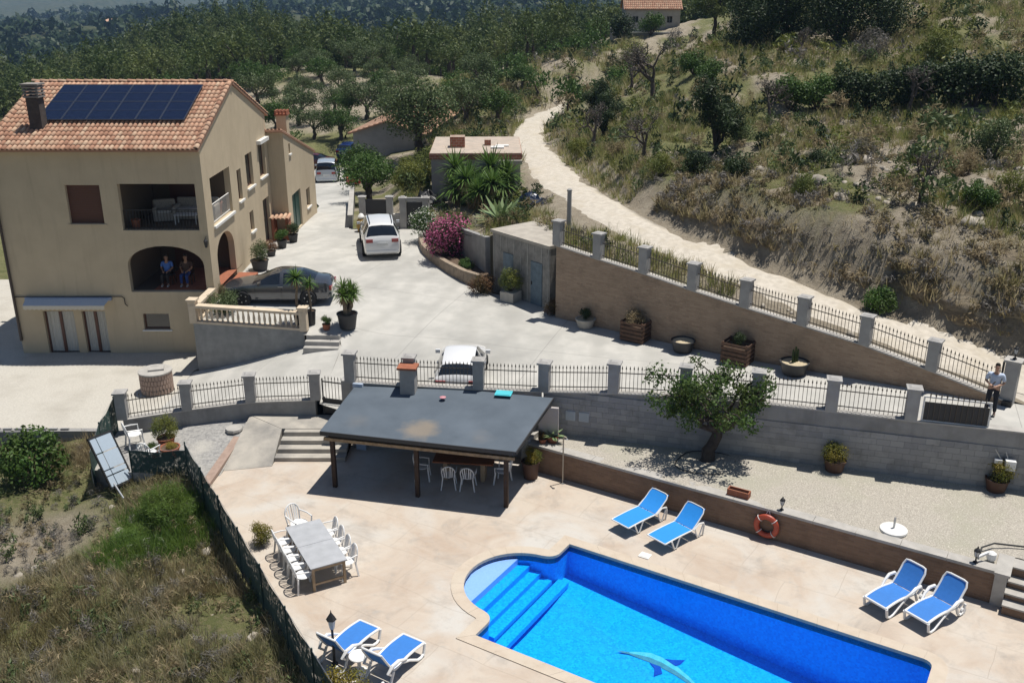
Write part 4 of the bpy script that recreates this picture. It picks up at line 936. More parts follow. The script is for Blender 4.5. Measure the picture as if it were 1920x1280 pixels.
# roof: boarded deck and clay barrel tiles
OV = .42; sl_f = (RZ-EZ)/(RY-HY0); 
def tile_mat():
    m, nt, bs = new_mat('clay_roof_tile'); oi = nt.nodes.new('ShaderNodeObjectInfo'); g = nt.nodes.new('ShaderNodeNewGeometry')
    r = _math(nt, 'FRACT', _math(nt, 'ADD', oi.outputs['Random'], g.outputs['Random Per Island']))
    cr = nt.nodes.new('ShaderNodeValToRGB'); nt.links.new(r, cr.inputs[0]); e = cr.color_ramp.elements
    e[0].position = 0; e[0].color = (.34, .175, .11, 1); e[1].position = 1; e[1].color = (.58, .41, .28, 1)
    for p, c in ((.3, (.50, .28, .18, 1)), (.55, (.56, .34, .225, 1)), (.8, (.47, .30, .20, 1))): x = e.new(p); x.color = c
    v = _vec(nt, True); col = _mix(nt, cr.outputs[0], (.24, .17, .12), _ramp(nt, _noise(nt, v, 3.5, 5, .7), .56, .8))
    nt.links.new(col, bs.inputs['Base Color']); bs.inputs['Roughness'].default_value = .85; _bump(nt, bs, _noise(nt, v, 30, 3), .3, .01); return m
M_tile = tile_mat(); M_under = plain('clay_channel', (.34, .19, .125), .9)
def tile_mesh(L=.44, r0=.088, r1=.072, n=5):
    b = MB(); vs = []
    for y, r, lift in ((0, r0, .02), (L, r1, -.005)):
        for k in range(n+1):
            t = pi*k/n; vs.append((-r*math.cos(t), y, r*math.sin(t)*.85+lift))
    fs = [(k, k+1, n+2+k, n+1+k) for k in range(n)]
    vs += [(v[0]*.8, v[1], v[2]*.75) for v in vs[:n+1]]
    fs += [(k+1, k, 2*n+2+k, 2*n+3+k) for k in range(n)]
    return b.add(vs, fs)
TB = tile_mesh(); ME_tile = TB.mesh('roof_tile', M_tile, smooth='all', fix=False)
def roof_slope(parent, org, ux, uy, width, length, nobj, skip=None, name='roof', pitch=.2, step=.385):
    """ux across, uy up the slope (unit vectors, parent space); tiles in rows from the eave"""
    ux, uy = Vector(ux), Vector(uy); un = ux.cross(uy); org = Vector(org)
    if un.z < 0: un = -un; fl = True
    b = MB(); b.slab([org, org+ux*width, org+ux*width+uy*length, org+uy*length], .10, -un); rf = b.build(name, M_under, parent)
    rot = Matrix((ux, uy, un)).transposed().to_4x4(); rest = MB(); cnt = 0; nr = int(length/step); nc = int(width/pitch); off = (width-(nc-1)*pitch)/2
    for r in range(nr):
        for c in range(nc):
            if skip and skip(c*pitch+off, r*step): continue
            p = org+ux*(off+c*pitch)+uy*(r*step-.05+random.uniform(-.008, .008))+un*.004
            if cnt < nobj:
                o = link('roof_tile', ME_tile, rf); o.matrix_local = Matrix.Translation(p) @ rot; cnt += 1
            else:
                M4 = Matrix.Translation(p) @ rot; rest.add([M4 @ Vector(v) for v in TB.v], TB.f)
    if rest.v: o = rest.build('roof_tiles', M_tile, rf, smooth='all', fix=False); o['kind'] = 'stuff'
    return rf
wid = HX1-HX0+.16; ang = math.atan(sl_f); uy = (0, math.cos(ang), math.sin(ang)); lf = (RY-HY0+OV)/math.cos(ang)
org = (HX0-.08-HX1, -OV, EZ+.13-OV*sl_f)
PV = dict(x0=-20.25, x1=-13.95, s0=2.25, s1=5.62)                     # solar array in roof coordinates (x world, s up the slope)
roof_slope(hE, org, (1, 0, 0), uy, wid, lf, 296, skip=lambda a, s: (PV['x0']+.15 < a+HX0-.08 < PV['x1']-.15) and PV['s0']+.2 < s < PV['s1']-.3)
ang2 = math.atan((RZ-EZ)/(HY1-RY)); uy2 = (0, -math.cos(ang2), math.sin(ang2)); lb = (HY1-RY+OV)/math.cos(ang2)
roof_slope(hE, (HX0-.08-HX1, HY1-HY0+OV, EZ+.13-OV*math.tan(ang2)), (1, 0, 0), uy2, wid, lb, 0, name='rear_roof')
b = MB()
for k in range(23):
    x = HX0-.3-HX1+k*.4; b.add([(x+v[1]*1.05, RY-HY0+v[0]*1.25, RZ+.12+v[2]*1.2) for v in TB.v], TB.f)
b.build('ridge_tiles', M_tile, hE, smooth='all', fix=False)
vg = MB().add([(v[0]*1.3, v[1], v[2]*1.2+.03) for v in TB.v], TB.f).mesh('verge_tile', M_tile, smooth='all', fix=False)
for x in (HX1+.0, HX0-.0):
    for k in range(16):
        s = k*.385; link('verge_tile', vg, hE, (x-HX1, -OV+math.cos(ang)*s, EZ+.13-OV*sl_f+math.sin(ang)*s), (ang, 0, 0))
        link('verge_tile', vg, hE, (x-HX1, HY1-HY0+OV-math.cos(ang2)*s, EZ+.13-OV*math.tan(ang2)+math.sin(ang2)*s), (ang2, 0, pi))
b = MB(); b.bb(HX0-.05-HX1, .05, -.36, -.02, EZ-.14, EZ-.04); b.build('eave_moulding', M_house, hE)
# chimney with a slatted cowl
def roof_z(y): return EZ+.13+(y-HY0)*sl_f
ch = MB(); cx, cy = -20.05, 41.35; ch.bb(cx-.26-HX1, cx+.26-HX1, cy-.26-HY0, cy+.26-HY0, roof_z(cy)-.3, roof_z(cy)+1.25); c_ = ch.build('chimney', surf('dark_chimney_brick', (.10, .085, .075), (.065, .055, .05), 5, .9, .4), hE)
b = MB()
for k in range(4): b.box(hl(cx, cy, roof_z(cy)+1.3+k*.13), (.66, .66, .06))
for sx in (-1, 1):
    for sy in (-1, 1): b.box(hl(cx+sx*.25, cy+sy*.25, roof_z(cy)+1.5), (.07, .07, .5))
b.box(hl(cx, cy, roof_z(cy)+1.80), (.72, .72, .07)); b.build('cowl', plain('chimney_cowl_concrete', (.26, .235, .21), .8), c_)
# solar array: twelve framed panels
m_pv, nt, bs = new_mat('solar_cells'); tc = nt.nodes.new('ShaderNodeTexCoord')
br = nt.nodes.new('ShaderNodeTexBrick'); br.offset = 0; br.inputs['Scale'].default_value = 1; br.inputs['Brick Width'].default_value = .165; br.inputs['Row Height'].default_value = .165; br.inputs['Mortar Size'].default_value = .006
br.inputs['Color1'].default_value = (.003, .007, .024, 1); br.inputs['Color2'].default_value = (.005, .010, .034, 1); br.inputs['Mortar'].default_value = (.014, .022, .05, 1)
nt.links.new(tc.outputs['Object'], br.inputs['Vector']); nt.links.new(br.outputs['Color'], bs.inputs['Base Color']); bs.inputs['Roughness'].default_value = .22; bs.inputs['Specular IOR Level'].default_value = .35
M_alu = plain('panel_frame', (.045, .055, .08), .4, .2)
pw = (PV['x1']-PV['x0'])/6; ph = (PV['s1']-PV['s0'])/2
rotp = Matrix(((1, 0, 0), (0, math.cos(ang), -math.sin(ang)), (0, math.sin(ang), math.cos(ang)))).to_euler()
rows_ = ['lower', 'upper']; cols_ = ['leftmost', 'second', 'third', 'fourth', 'fifth', 'rightmost']
base_pv = None
for r in range(2):
    for c in range(6):
        s = PV['s0']+ph*r; x = PV['x0']+pw*c
        p = (x, HY0-OV+math.cos(ang)*s-math.sin(ang)*.16, EZ+.13-OV*sl_f+math.sin(ang)*s+math.cos(ang)*.16)
        e = empty('solar_panel', p, 0, f'dark blue solar panel on villa roof, {cols_[c]} in the {rows_[r]} row', 'solar panel', 'solar panels on the villa roof'); e.rotation_euler = rotp
        if base_pv is None:
            f = MB(); t = .022
            for a in ((0, pw-.02, 0, t), (0, pw-.02, ph-.02-t, ph-.02), (0, t, t, ph-.02-t), (pw-.02-t, pw-.02, t, ph-.02-t), (t, pw-.02-t, ph/2-.02, ph/2+.0)): f.bb(a[0], a[1], a[2], a[3], 0, .045)
            g = MB(); g.bb(t, pw-.02-t, t, ph-.02-t, .01, .036); base_pv = (f.mesh('frame', M_alu), g.mesh('cells', m_pv))
        link('frame', base_pv[0], e); link('cells', base_pv[1], e)
# ------------------------------------------------------------------ rear wing with its own roof and chimney
xE = empty('rear_wing', (-12.1, 52.0, 2.4), 0, 'ochre rear wing with green door and sloping tiled roof behind the villa', 'house')
WX = -20.5+12.1
b = MB(); holed_wall(b, lambda a, z, d: (-d, a-52.0, z-2.4), [(51.3, 1.2), (58.8, .8), (58.8, 6.05), (51.3, 8.2)], [rect(52.3, 54.5, 2.45, 4.55), rect(56.0, 57.0, 3.05, 4.15), rect(52.4, 52.75, 6.8, 7.35)], .28); b.build('side_wall', M_house, xE)
b = MB(); b.slab([(WX, -.7, -1.5), (-.283, -.7, -1.5), (-.283, -.7, 5.75), (WX, -.7, 5.75)], .28, (0, 1, 0)); b.build('front_wall', M_house, xE)
b = MB(); b.slab([(WX, 6.52, -1.5), (-.283, 6.52, -1.5), (-.283, 6.52, 3.6), (WX, 6.52, 3.6)], .28, (0, 1, 0)); b.build('back_wall', M_house, xE)
b = MB(); b.bb(-.16, -.1, .32, 2.48, .05, 2.13); dd = b.build('green_door', M_green_paint, xE)
b = MB(); b.bb(-.099, -.07, .3, .36, .05, 2.13); b.bb(-.099, -.07, 1.37, 1.43, .05, 2.13); b.build('door_rail', M_green_paint, dd)
for y0, y1, z0, z1 in ((4.0, 5.0, .65, 1.75), (.4, .75, 4.4, 4.95)):
    b = MB(); b.bb(-.2, -.16, y0, y1, z0, z1); w_ = b.build('window', M_wood_red, xE); b = MB(); b.bb(-.155, -.145, y0+.06, y1-.06, z0+.06, z1-.06); b.build('pane', M_glass, w_)
    b = MB(); b.bb(-.15, .08, y0-.08, y1+.08, z0-.08, z0-.003); b.build('sill', M_white, w_)
ax = math.atan((8.2-6.05)/7.5); ul = 8.2/math.cos(ax)
roof_slope(xE, (WX-.05, 7.15, 3.55), (1, 0, 0), (0, -math.cos(ax), math.sin(ax)), -WX+.12, ul, 0)
b = MB(); b.bb(-.75, -.2, 1.2, 1.85, 5.1, 6.35); c_ = b.build('chimney', M_house, xE)
b = MB(); b.bb(-.82, -.13, 1.13, 1.92, 6.353, 6.43)
for k in range(4): b.bb(-.8+.19*k, -.72+.19*k, 1.15, 1.9, 6.433, 6.62)
b.build('brick_crown', M_terracotta, c_)
# outdoor barbecue by the wing
q = empty('brick_barbecue', (-12.62, 51.15, 2.4), 0, 'small brick barbecue with a tiled canopy against the rear wing', 'barbecue')
b = MB(); b.bb(-.3, -.15, -.6, .1, 0, 1.2); b.bb(.45, .6, -.6, .1, 0, 1.2); b.bb(-.149, .449, -.55, .1, 0, .45); b.build('body', M_terracotta, q)
b = MB()
for k in range(5): b.add([(-.3+.22*k+v[0]*1.2, -.75+v[1]*2.0, 1.22+v[2]*1.4+v[1]*.3) for v in TB.v], TB.f)
b.build('tile_canopy', M_tile, q, smooth='all', fix=False)

# ------------------------------------------------------------------ pavilion (lean-to with bitumen roof)
pv = empty('pavilion', (-5.75, 27.73, 0), math.atan2(-1.3, 5.57), 'open timber pavilion with sloping grey bitumen roof beside the pool deck', 'pavilion')
Lp = 5.72
M_roofing = surf('grey_bitumen', (.105, .128, .155), (.088, .108, .132), 1.2, .9, .25, 90, c3=(.125, .15, .18), s3=.5, lo3=.5, hi3=.8, spec=.2)
def felt():
    nt = M_roofing.node_tree; bs = nt.nodes['Principled BSDF']; base = bs.inputs['Base Color'].links[0].from_socket; v = _vec(nt)
    for (x, y, r) in ((2.85, .45, .85), (.7, .5, .6), (4.85, .35, .6)):       # rusty dust washed into the felt
        d = nt.nodes.new('ShaderNodeVectorMath'); d.operation = 'DISTANCE'; nt.links.new(v, d.inputs[0]); d.inputs[1].default_value = (x, y, 2.1)
        f = _math(nt, 'MULTIPLY', _ramp(nt, _math(nt, 'ADD', d.outputs['Value'], _math(nt, 'MULTIPLY', _noise(nt, v, 2.5, 4), .8)), r+.3, r-.2), .55 if r > .8 else .12)
        base = _mix(nt, base, (.30, .235, .16), f)
    nt.links.new(base, bs.inputs['Base Color'])
felt()
zf, zb = 2.06, 2.42; yb = 3.2
b = MB(); nst = 1
for k in range(nst):                                  # overlapping strips of felt
    y0 = lerp(-.28, yb, k/nst); y1 = lerp(-.28, yb, (k+1)/nst)+(.06 if k < nst-1 else 0); z0 = lerp(zf, zb, k/nst)+.0035; z1 = lerp(zf, zb, (k+1)/nst)
    b.slab([(-.28, y0, z0), (Lp+.35, y0, z0), (Lp+.35+.5*(k+1)/nst, y1, z1), (-.28, y1, z1)], .018, (0, 0, 1))
rf = b.build('roof_felt', M_roofing, pv)
b = MB(); b.slab([(-.26, -.26, zf-.03), (Lp+.33, -.26, zf-.03), (Lp+.8, yb, zb-.04), (-.26, yb, zb-.04)], .035, (0, 0, 1)); b.build('roof_board', M_brown_wood, pv)
b = MB(); b.bb(-.27, Lp+.34, -.295, -.262, zf-.10, zf+.03); b.build('fascia', M_black_plastic, pv)
b = MB(); b.slab([(Lp+.35, -.27, zf-.09), (Lp+.85, yb, zb-.1), (Lp+.85, yb, zb+.03), (Lp+.35, -.27, zf+.02)], .03, (1, 0, 0)); b.build('fascia', M_black_plastic, pv)
b = MB(); b.bb(-.1, Lp+.1, -.07, .07, zf-.25, zf-.06); b.build('front_beam', M_brown_wood, pv)
b = MB(); b.bb(-.2, Lp+.3, -.2, -.12, zf-.32, zf-.22); b.build('reed_fringe', surf('reed_matting', (.36, .26, .16), (.22, .15, .09), 9, .9, .4), pv)
for x in (0, 2.82, Lp): b = MB(); b.box((x, 0, (zf-.06)/2), (.13, .13, zf-.06)); b.build('post', M_brown_wood, pv)
for k in range(8): b = MB(); x = Lp*k/7; b.bar((x, -.2, zf-.1), (x+.3*k/7, yb, zb-.1), .07, .1); b.build('rafter', M_brown_wood, pv)
b = MB(); b.bb(-.35, .0, yb-.5, yb-.1, 0, 2.5); b.build('back_pier', plain('blue_white_wash', (.40, .47, .58), .9), pv)
b = MB(); b.bb(Lp+.42, Lp+1.08, yb-.3, yb-.18, 0, 2.2); b.build('back_panel', plain('pinkish_white_wash', (.40, .37, .36), .9), pv)
# things on its roof and the chimney stack of the barbecue
bq = empty('brick_flue', (-3.5, 30.0, 2.35), -.12, 'grey rendered flue with a red slab cap at the back of the pavilion roof', 'chimney')
b = MB(); b.box((0, 0, .42), (.5, .42, .95)); b.build('shaft', M_pillar, bq); b = MB(); b.box((0, 0, .95), (.66, .56, .07)); b.build('cap', M_terracotta, bq)
b = MB(); b.box((0, 0, .012), (.56, .44, .02)); b.box((.0, .0, .03), (.46, .34, .012))
tag(b.build('turquoise_board', plain('turquoise', (.08, .52, .60), .5), None, (-.28, 29.6, 2.49), (.0, 0, -.18)), 'turquoise board lying on the back edge of the pavilion roof', 'board')
b = MB(); b.lathe([(.10, 0), (.11, .03), (.05, .05)], n=10)
tag(b.build('pink_lid', plain('pink_plastic', (.55, .25, .28), .5), None, (-2.3, 29.35, 2.44)), 'small pink lid lying on the grey pavilion roof', 'lid')
# ------------------------------------------------------------------ plant builders (numpy quads)
R = np.random.default_rng(11)
def mesh_np(name, V, Q, mats, MI=None, smooth=False):
    me = bpy.data.meshes.new(name); n = len(Q)
    me.vertices.add(len(V)); me.vertices.foreach_set('co', np.asarray(V, np.float32).ravel())
    me.loops.add(4*n); me.loops.foreach_set('vertex_index', np.asarray(Q, np.int32).ravel())
    me.polygons.add(n); me.polygons.foreach_set('loop_start', np.arange(0, 4*n, 4, dtype=np.int32))
    for m in (mats if isinstance(mats, (list, tuple)) else [mats]): me.materials.append(m)
    if MI is not None: me.polygons.foreach_set('material_index', np.asarray(MI, np.int32))
    if smooth: me.polygons.foreach_set('use_smooth', np.ones(n, bool))
    me.update(calc_edges=True); return me
class PM:
    """plant mesh: vertices, quads, material index"""
    def __init__(s): s.V = []; s.Q = []; s.M = []; s.n = 0
    def add(s, V, Q, m=0):
        s.V.append(np.asarray(V, float)); s.Q.append(np.asarray(Q, int)+s.n); s.M.append(np.full(len(Q), m)); s.n += len(V); return s
    def get(s): return np.concatenate(s.V), np.concatenate(s.Q), np.concatenate(s.M)
    def mesh(s, name, mats, smooth=False): V, Q, M = s.get(); return mesh_np(name, V, Q, mats, M, smooth)
def unit(v): return v/np.maximum(np.linalg.norm(v, axis=-1, keepdims=True), 1e-9)
def leaves(pos, nrm, L, W, rg, jitter=.7):
    n = len(pos); nr = unit(nrm+jitter*rg.normal(size=(n, 3))); t = unit(np.cross(nr, rg.normal(size=(n, 3)))); bt = np.cross(nr, t)
    l = (L*rg.uniform(.6, 1.35, n))[:, None]; w = (W*rg.uniform(.7, 1.3, n))[:, None]
    V = np.stack([pos-t*l*.5, pos+bt*w*.5-t*l*.05, pos+t*l*.5+nr*l*.08, pos-bt*w*.5-t*l*.05], 1).reshape(-1, 3)
    return V, np.arange(4*n).reshape(n, 4)
def cloud(clumps, n, L, W, rg, inner=.45, jitter=.7, up=.35, flat=1.0):
    c = np.asarray(clumps, float); w = c[:, 3]**2; k = rg.choice(len(c), n, p=w/w.sum())
    d = unit(rg.normal(size=(n, 3))); r = (inner+(1-inner)*rg.uniform(0, 1, n)**.6)*(1+.16*rg.normal(size=n))
    pos = c[k, :3]+d*np.array([1, 1, flat])*(c[k, 3]*r)[:, None]
    return leaves(pos, d+np.array([0, 0, up]), L, W, rg, jitter)
def ntube(pts, rad, n=6):
    P = np.asarray(pts, float); m = len(P); rad = np.broadcast_to(rad, m); D = unit(np.gradient(P, axis=0)); V = []
    for i in range(m):
        a = np.array([0, 0, 1.]) if abs(D[i, 2]) < .85 else np.array([1., 0, 0]); x = unit(np.cross(D[i], a)); y = np.cross(D[i], x); t = np.arange(n)*2*np.pi/n
        V.append(P[i]+rad[i]*(np.cos(t)[:, None]*x+np.sin(t)[:, None]*y))
    Q = [(i*n+k, i*n+(k+1) % n, (i+1)*n+(k+1) % n, (i+1)*n+k) for i in range(m-1) for k in range(n)]
    return np.concatenate(V), Q
def wob(a, b, m, amp, rg):
    a, b = np.asarray(a, float), np.asarray(b, float); t = np.linspace(0, 1, m)[:, None]; P = a+(b-a)*t
    P[1:-1] += rg.normal(size=(m-2, 3))*amp; return P
def blades(n, L, W, rg, lo=-.2, hi=1.0, droop=.35, org=(0, 0, 0), base=.02):
    """rosette of long pointed leaves (yucca, agave): two quads a leaf"""
    az = rg.uniform(0, 2*np.pi, n); s = rg.uniform(lo, hi, n); d = np.stack([np.cos(az)*np.sqrt(1-s*s), np.sin(az)*np.sqrt(1-s*s), s], 1)
    l = (L*rg.uniform(.8, 1.15, n))[:, None]; side = unit(np.cross(d, np.array([0, 0, 1.])+.01)); o = np.asarray(org, float)+d*base
    mid = o+d*l*.55; tip = o+d*l; tip[:, 2] -= (droop*l[:, 0]*(1-np.abs(s))); mid[:, 2] -= droop*.18*l[:, 0]
    w = W*.5; V = np.stack([o-side*w*.7, o+side*w*.7, mid-side*w, mid+side*w, tip-side*w*.08, tip+side*w*.08], 1).reshape(-1, 3)
    i = np.arange(n)[:, None]*6; return V, np.concatenate([i+np.array([0, 1, 3, 2]), i+np.array([2, 3, 5, 4])])
def tuft(n, H, S, rg, w=.012):
    a = rg.uniform(0, 2*np.pi, n); r = S*np.sqrt(rg.uniform(0, 1, n)); b = np.stack([r*np.cos(a), r*np.sin(a), np.zeros(n)], 1)
    lean = rg.normal(size=(n, 3))*.28*H; lean[:, 2] = 0; h = (H*rg.uniform(.5, 1.2, n)); tip = b+lean+b*.6; tip[:, 2] = h
    s = np.stack([-np.sin(a), np.cos(a), np.zeros(n)], 1)*w; V = np.stack([b-s, b+s, tip+s*.25, tip-s*.25], 1).reshape(-1, 3)
    return V, np.arange(4*n).reshape(n, 4)
def bark(name, c1, c2): return surf(name, c1, c2, 6, .9, .6, 18, bdist=.02)
M_bark = bark('grey_bark', (.14, .115, .09), (.075, .06, .05)); M_barkdark = bark('dark_bark', (.07, .055, .045), (.04, .032, .027)); M_bark_y = bark('yucca_trunk', (.24, .185, .125), (.15, .115, .08))
L_green = leafmat('leaf_green', (.035, .085, .014), (.085, .15, .03), (.06, .10, .02))
L_citrus = leafmat('leaf_carob', (.035, .08, .014), (.085, .15, .03), (.065, .095, .02))
L_olive = leafmat('leaf_olive', (.065, .105, .035), (.12, .155, .065), (.09, .12, .045))
L_pine = leafmat('leaf_pine', (.046, .074, .016), (.066, .098, .024), (.12, .145, .042), trans=.25, ns=.14)
L_dark = leafmat('leaf_dark', (.018, .038, .012), (.045, .07, .02), (.03, .05, .016), trans=.15)
L_yellow = leafmat('leaf_yellow_green', (.13, .16, .03), (.22, .22, .05), (.10, .13, .03))
L_gold = leafmat('leaf_golden', (.17, .14, .02), (.26, .20, .03), (.09, .11, .02))
L_grey = leafmat('leaf_grey', (.17, .155, .14), (.26, .24, .22), (.13, .12, .10))
L_brown = leafmat('leaf_dry_brown', (.25, .195, .115), (.36, .29, .175), (.19, .165, .08), trans=.35)
L_redbrown = leafmat('leaf_rust', (.12, .055, .03), (.20, .10, .045), (.07, .065, .025))
L_tan = leafmat('grass_tan', (.33, .28, .155), (.48, .41, .25), (.29, .26, .12), trans=.45)
L_straw = leafmat('grass_olive_straw', (.24, .255, .085), (.36, .355, .135), (.17, .20, .06), trans=.4)
L_dryg = leafmat('grass_grey_tan', (.33, .29, .18), (.46, .41, .28), (.26, .25, .13), trans=.45)
L_grass = leafmat('grass_green', (.09, .17, .03), (.17, .26, .06), (.12, .18, .035), trans=.45)
L_pink = leafmat('oleander_pink', (.52, .10, .24), (.68, .24, .40), (.42, .09, .20), trans=.3)
L_whitefl = leafmat('oleander_white', (.62, .64, .55), (.75, .75, .68), trans=.3)
L_yucca = leafmat('leaf_yucca', (.05, .115, .018), (.12, .20, .045), (.09, .15, .03))
L_agave = leafmat('leaf_agave', (.17, .25, .12), (.28, .36, .19), (.20, .27, .12))
L_dead = leafmat('dead_leaf', (.24, .17, .09), (.34, .25, .14))
def ball(n, rx, rz, k, rg, z0=None):
    """lumpy round crown made of clumps"""
    d = unit(rg.normal(size=(k, 3))); c = d*np.array([rx, rx, rz])*.58; z0 = rz if z0 is None else z0
    return np.c_[c+np.array([0, 0, z0]), rg.uniform(.32, .52, k)*min(rx, rz)*1.15]
def bush_mesh(name, mats, rx, rz, n, L, W, seed, clumps=14, extra=None, jitter=.8, z0=None, stems=True):
    rg = np.random.default_rng(seed); p = PM(); cl = ball(n, rx, rz, clumps, rg, z0); cl = np.r_[cl, [[0, 0, z0 or rz, min(rx, rz)*.6]]]
    p.add(*cloud(cl, n, L, W, rg, jitter=jitter), 0)
    if extra: p.add(*cloud(cl, extra[0], extra[1], extra[2], rg, inner=.92, jitter=.6), 2)
    if stems:
        for c in cl[:clumps]: p.add(*ntube(wob((0, 0, 0), c[:3], 4, .05*rx, rg), np.linspace(.03, .008, 4)*max(rx, .5), 4), 1)
    return p.mesh(name, mats)
def plant(name, me, loc, label, cat, scale=1.0, rz=None, group=None, part='foliage'):
    e = empty(name, loc, R.uniform(0, 6.28) if rz is None else rz, label, cat, group); s = scale if hasattr(scale, '__len__') else (scale,)*3
    e.scale = s; link(part, me, e); return e
# shared bush meshes, about 1 m radius
B_green = bush_mesh('foliage', [L_green, M_bark], 1.0, .8, 2600, .12, .07, 1)
B_dark = bush_mesh('foliage', [L_dark, M_bark], 1.0, .85, 2600, .12, .07, 2)
B_yel = bush_mesh('foliage', [L_yellow, M_bark], 1.0, .8, 2600, .16, .035, 3, jitter=1.0)
B_grey = bush_mesh('foliage', [L_grey, M_bark], 1.0, .7, 1500, .16, .03, 4, jitter=1.2)
B_brown = bush_mesh('foliage', [L_brown, M_bark], 1.0, .7, 1900, .16, .035, 5, jitter=1.1)
B_gold = bush_mesh('foliage', [L_gold, M_bark], 1.0, .85, 2600, .11, .06, 6)
B_rust = bush_mesh('foliage', [L_redbrown, M_bark], 1.0, .85, 2400, .12, .05, 7)
B_olive = bush_mesh('foliage', [L_olive, M_bark], 1.0, .9, 2600, .13, .05, 8)
B_oak = bush_mesh('crown', [L_dark, M_barkdark], 1.0, 1.0, 7000, .07, .04, 9, clumps=20)
# ------------------------------------------------------------------ trees
def tree_mesh(seed, h, r, fork, crown, nleaf, L, W, lm, bm, limbs=6, sub=3, lean=.0, spread=None, flat=.85, clr=.42, jitter=.8):
    """returns trunk and crown meshes; crown = (radius, half height, centre height)"""
    rg = np.random.default_rng(seed); t = PM(); cr, ch, cz = crown
    top = np.array([lean, lean*.4, fork]); tr = wob((0, 0, -.15), top, 6, r*.25, rg); t.add(*ntube(tr, np.linspace(r*1.25, r*.8, 6), 8), 0); cl = []
    for i in range(limbs):
        a = 2*np.pi*(i+rg.uniform(-.3, .3))/limbs; q = rg.uniform(.35, .8); e = np.array([lean+cr*q*np.cos(a), lean*.4+cr*q*np.sin(a), cz+ch*rg.uniform(-.35, .55)])
        P = wob(top, e, 5, .06*cr, rg); P[2] += (0, 0, .08*ch); t.add(*ntube(P, np.linspace(r*.6, r*.16, 5), 6), 0)
        for j in range(sub):
            s = P[rg.integers(2, 5)]; e2 = s+unit(rg.normal(size=3)+np.array([np.cos(a)*.7, np.sin(a)*.7, .5]))*cr*rg.uniform(.28, .5)
            e2[2] = np.clip(e2[2], cz-ch*.8, cz+ch); t.add(*ntube(wob(s, e2, 4, .03*cr, rg), np.linspace(r*.2, r*.05, 4), 4), 0); cl.append([*e2, cr*clr*rg.uniform(.65, 1.1)])
        cl.append([*e, cr*clr*rg.uniform(.7, 1.1)])
    cl.append([lean, lean*.4, cz+ch*.6, cr*clr]); p = PM(); p.add(*cloud(cl, nleaf, L, W, rg, inner=.35, flat=flat, jitter=jitter), 0)
    return t.mesh('trunk', bm, True), p.mesh('crown', lm), p, t
def tree(name, ms, loc, label, scale=1.0, rz=None, group=None, cat='tree'):
    e = empty(name, loc, R.uniform(0, 6.28) if rz is None else rz, label, cat, group); e.scale = scale if hasattr(scale, '__len__') else (scale,)*3
    link('trunk', ms[0], e); link('crown', ms[1], e); return e
T_olive = tree_mesh(21, 3.4, .2, 1.0, (1.9, 1.1, 2.2), 3600, .20, .09, L_olive, M_bark)
T_olive2 = tree_mesh(22, 3.4, .2, .9, (1.8, 1.2, 2.1), 3600, .20, .09, L_green, M_bark)
T_dense = tree_mesh(23, 6, .32, 1.8, (3.2, 2.2, 3.9), 9000, .24, .10, L_olive, M_barkdark, limbs=8, sub=4)
T_pine = tree_mesh(24, 8, .26, 3.0, (2.5, 3.0, 5.0), 5200, .34, .10, L_pine, M_barkdark, limbs=8, sub=3, jitter=1.0)
T_jun = tree_mesh(25, 4.6, .18, .5, (1.35, 2.2, 2.5), 6500, .20, .06, L_dark, M_barkdark, limbs=9, sub=3)
def bare_mesh(seed, h=3.4):
    rg = np.random.default_rng(seed); t = PM()
    def grow(p, d, L, r, lev):
        q = p+d*L; t.add(*ntube(wob(p, q, 4, .05*L, rg), np.linspace(r, r*.6, 4), 5 if lev < 2 else 4), 0)
        if lev >= 5: return
        for k in range(3 if lev < 4 else 2): grow(q, unit(d+rg.normal(size=3)*.55+np.array([0, 0, .12])), L*rg.uniform(.6, .82), r*.58, lev+1)
    grow(np.zeros(3), unit(np.array([.1, 0, 1])), h*.28, h*.045, 0); V, Q, M = t.get()
    rgp = np.random.default_rng(seed+1); c = PM(); top = V[V[:, 2] > h*.4]; pos = top[rgp.integers(0, len(top), 700)]
    c.add(*leaves(pos, rgp.normal(size=pos.shape), .10, .04, rgp), 0)
    return mesh_np('trunk', V, Q, bark('almond_bark%d' % seed, (.12, .10, .085), (.07, .055, .048)), M), c.mesh('crown', L_grey)
T_bare = bare_mesh(31); T_bare2 = bare_mesh(33)
at = lambda x, y: (x, y, gz(x, y)-.03)
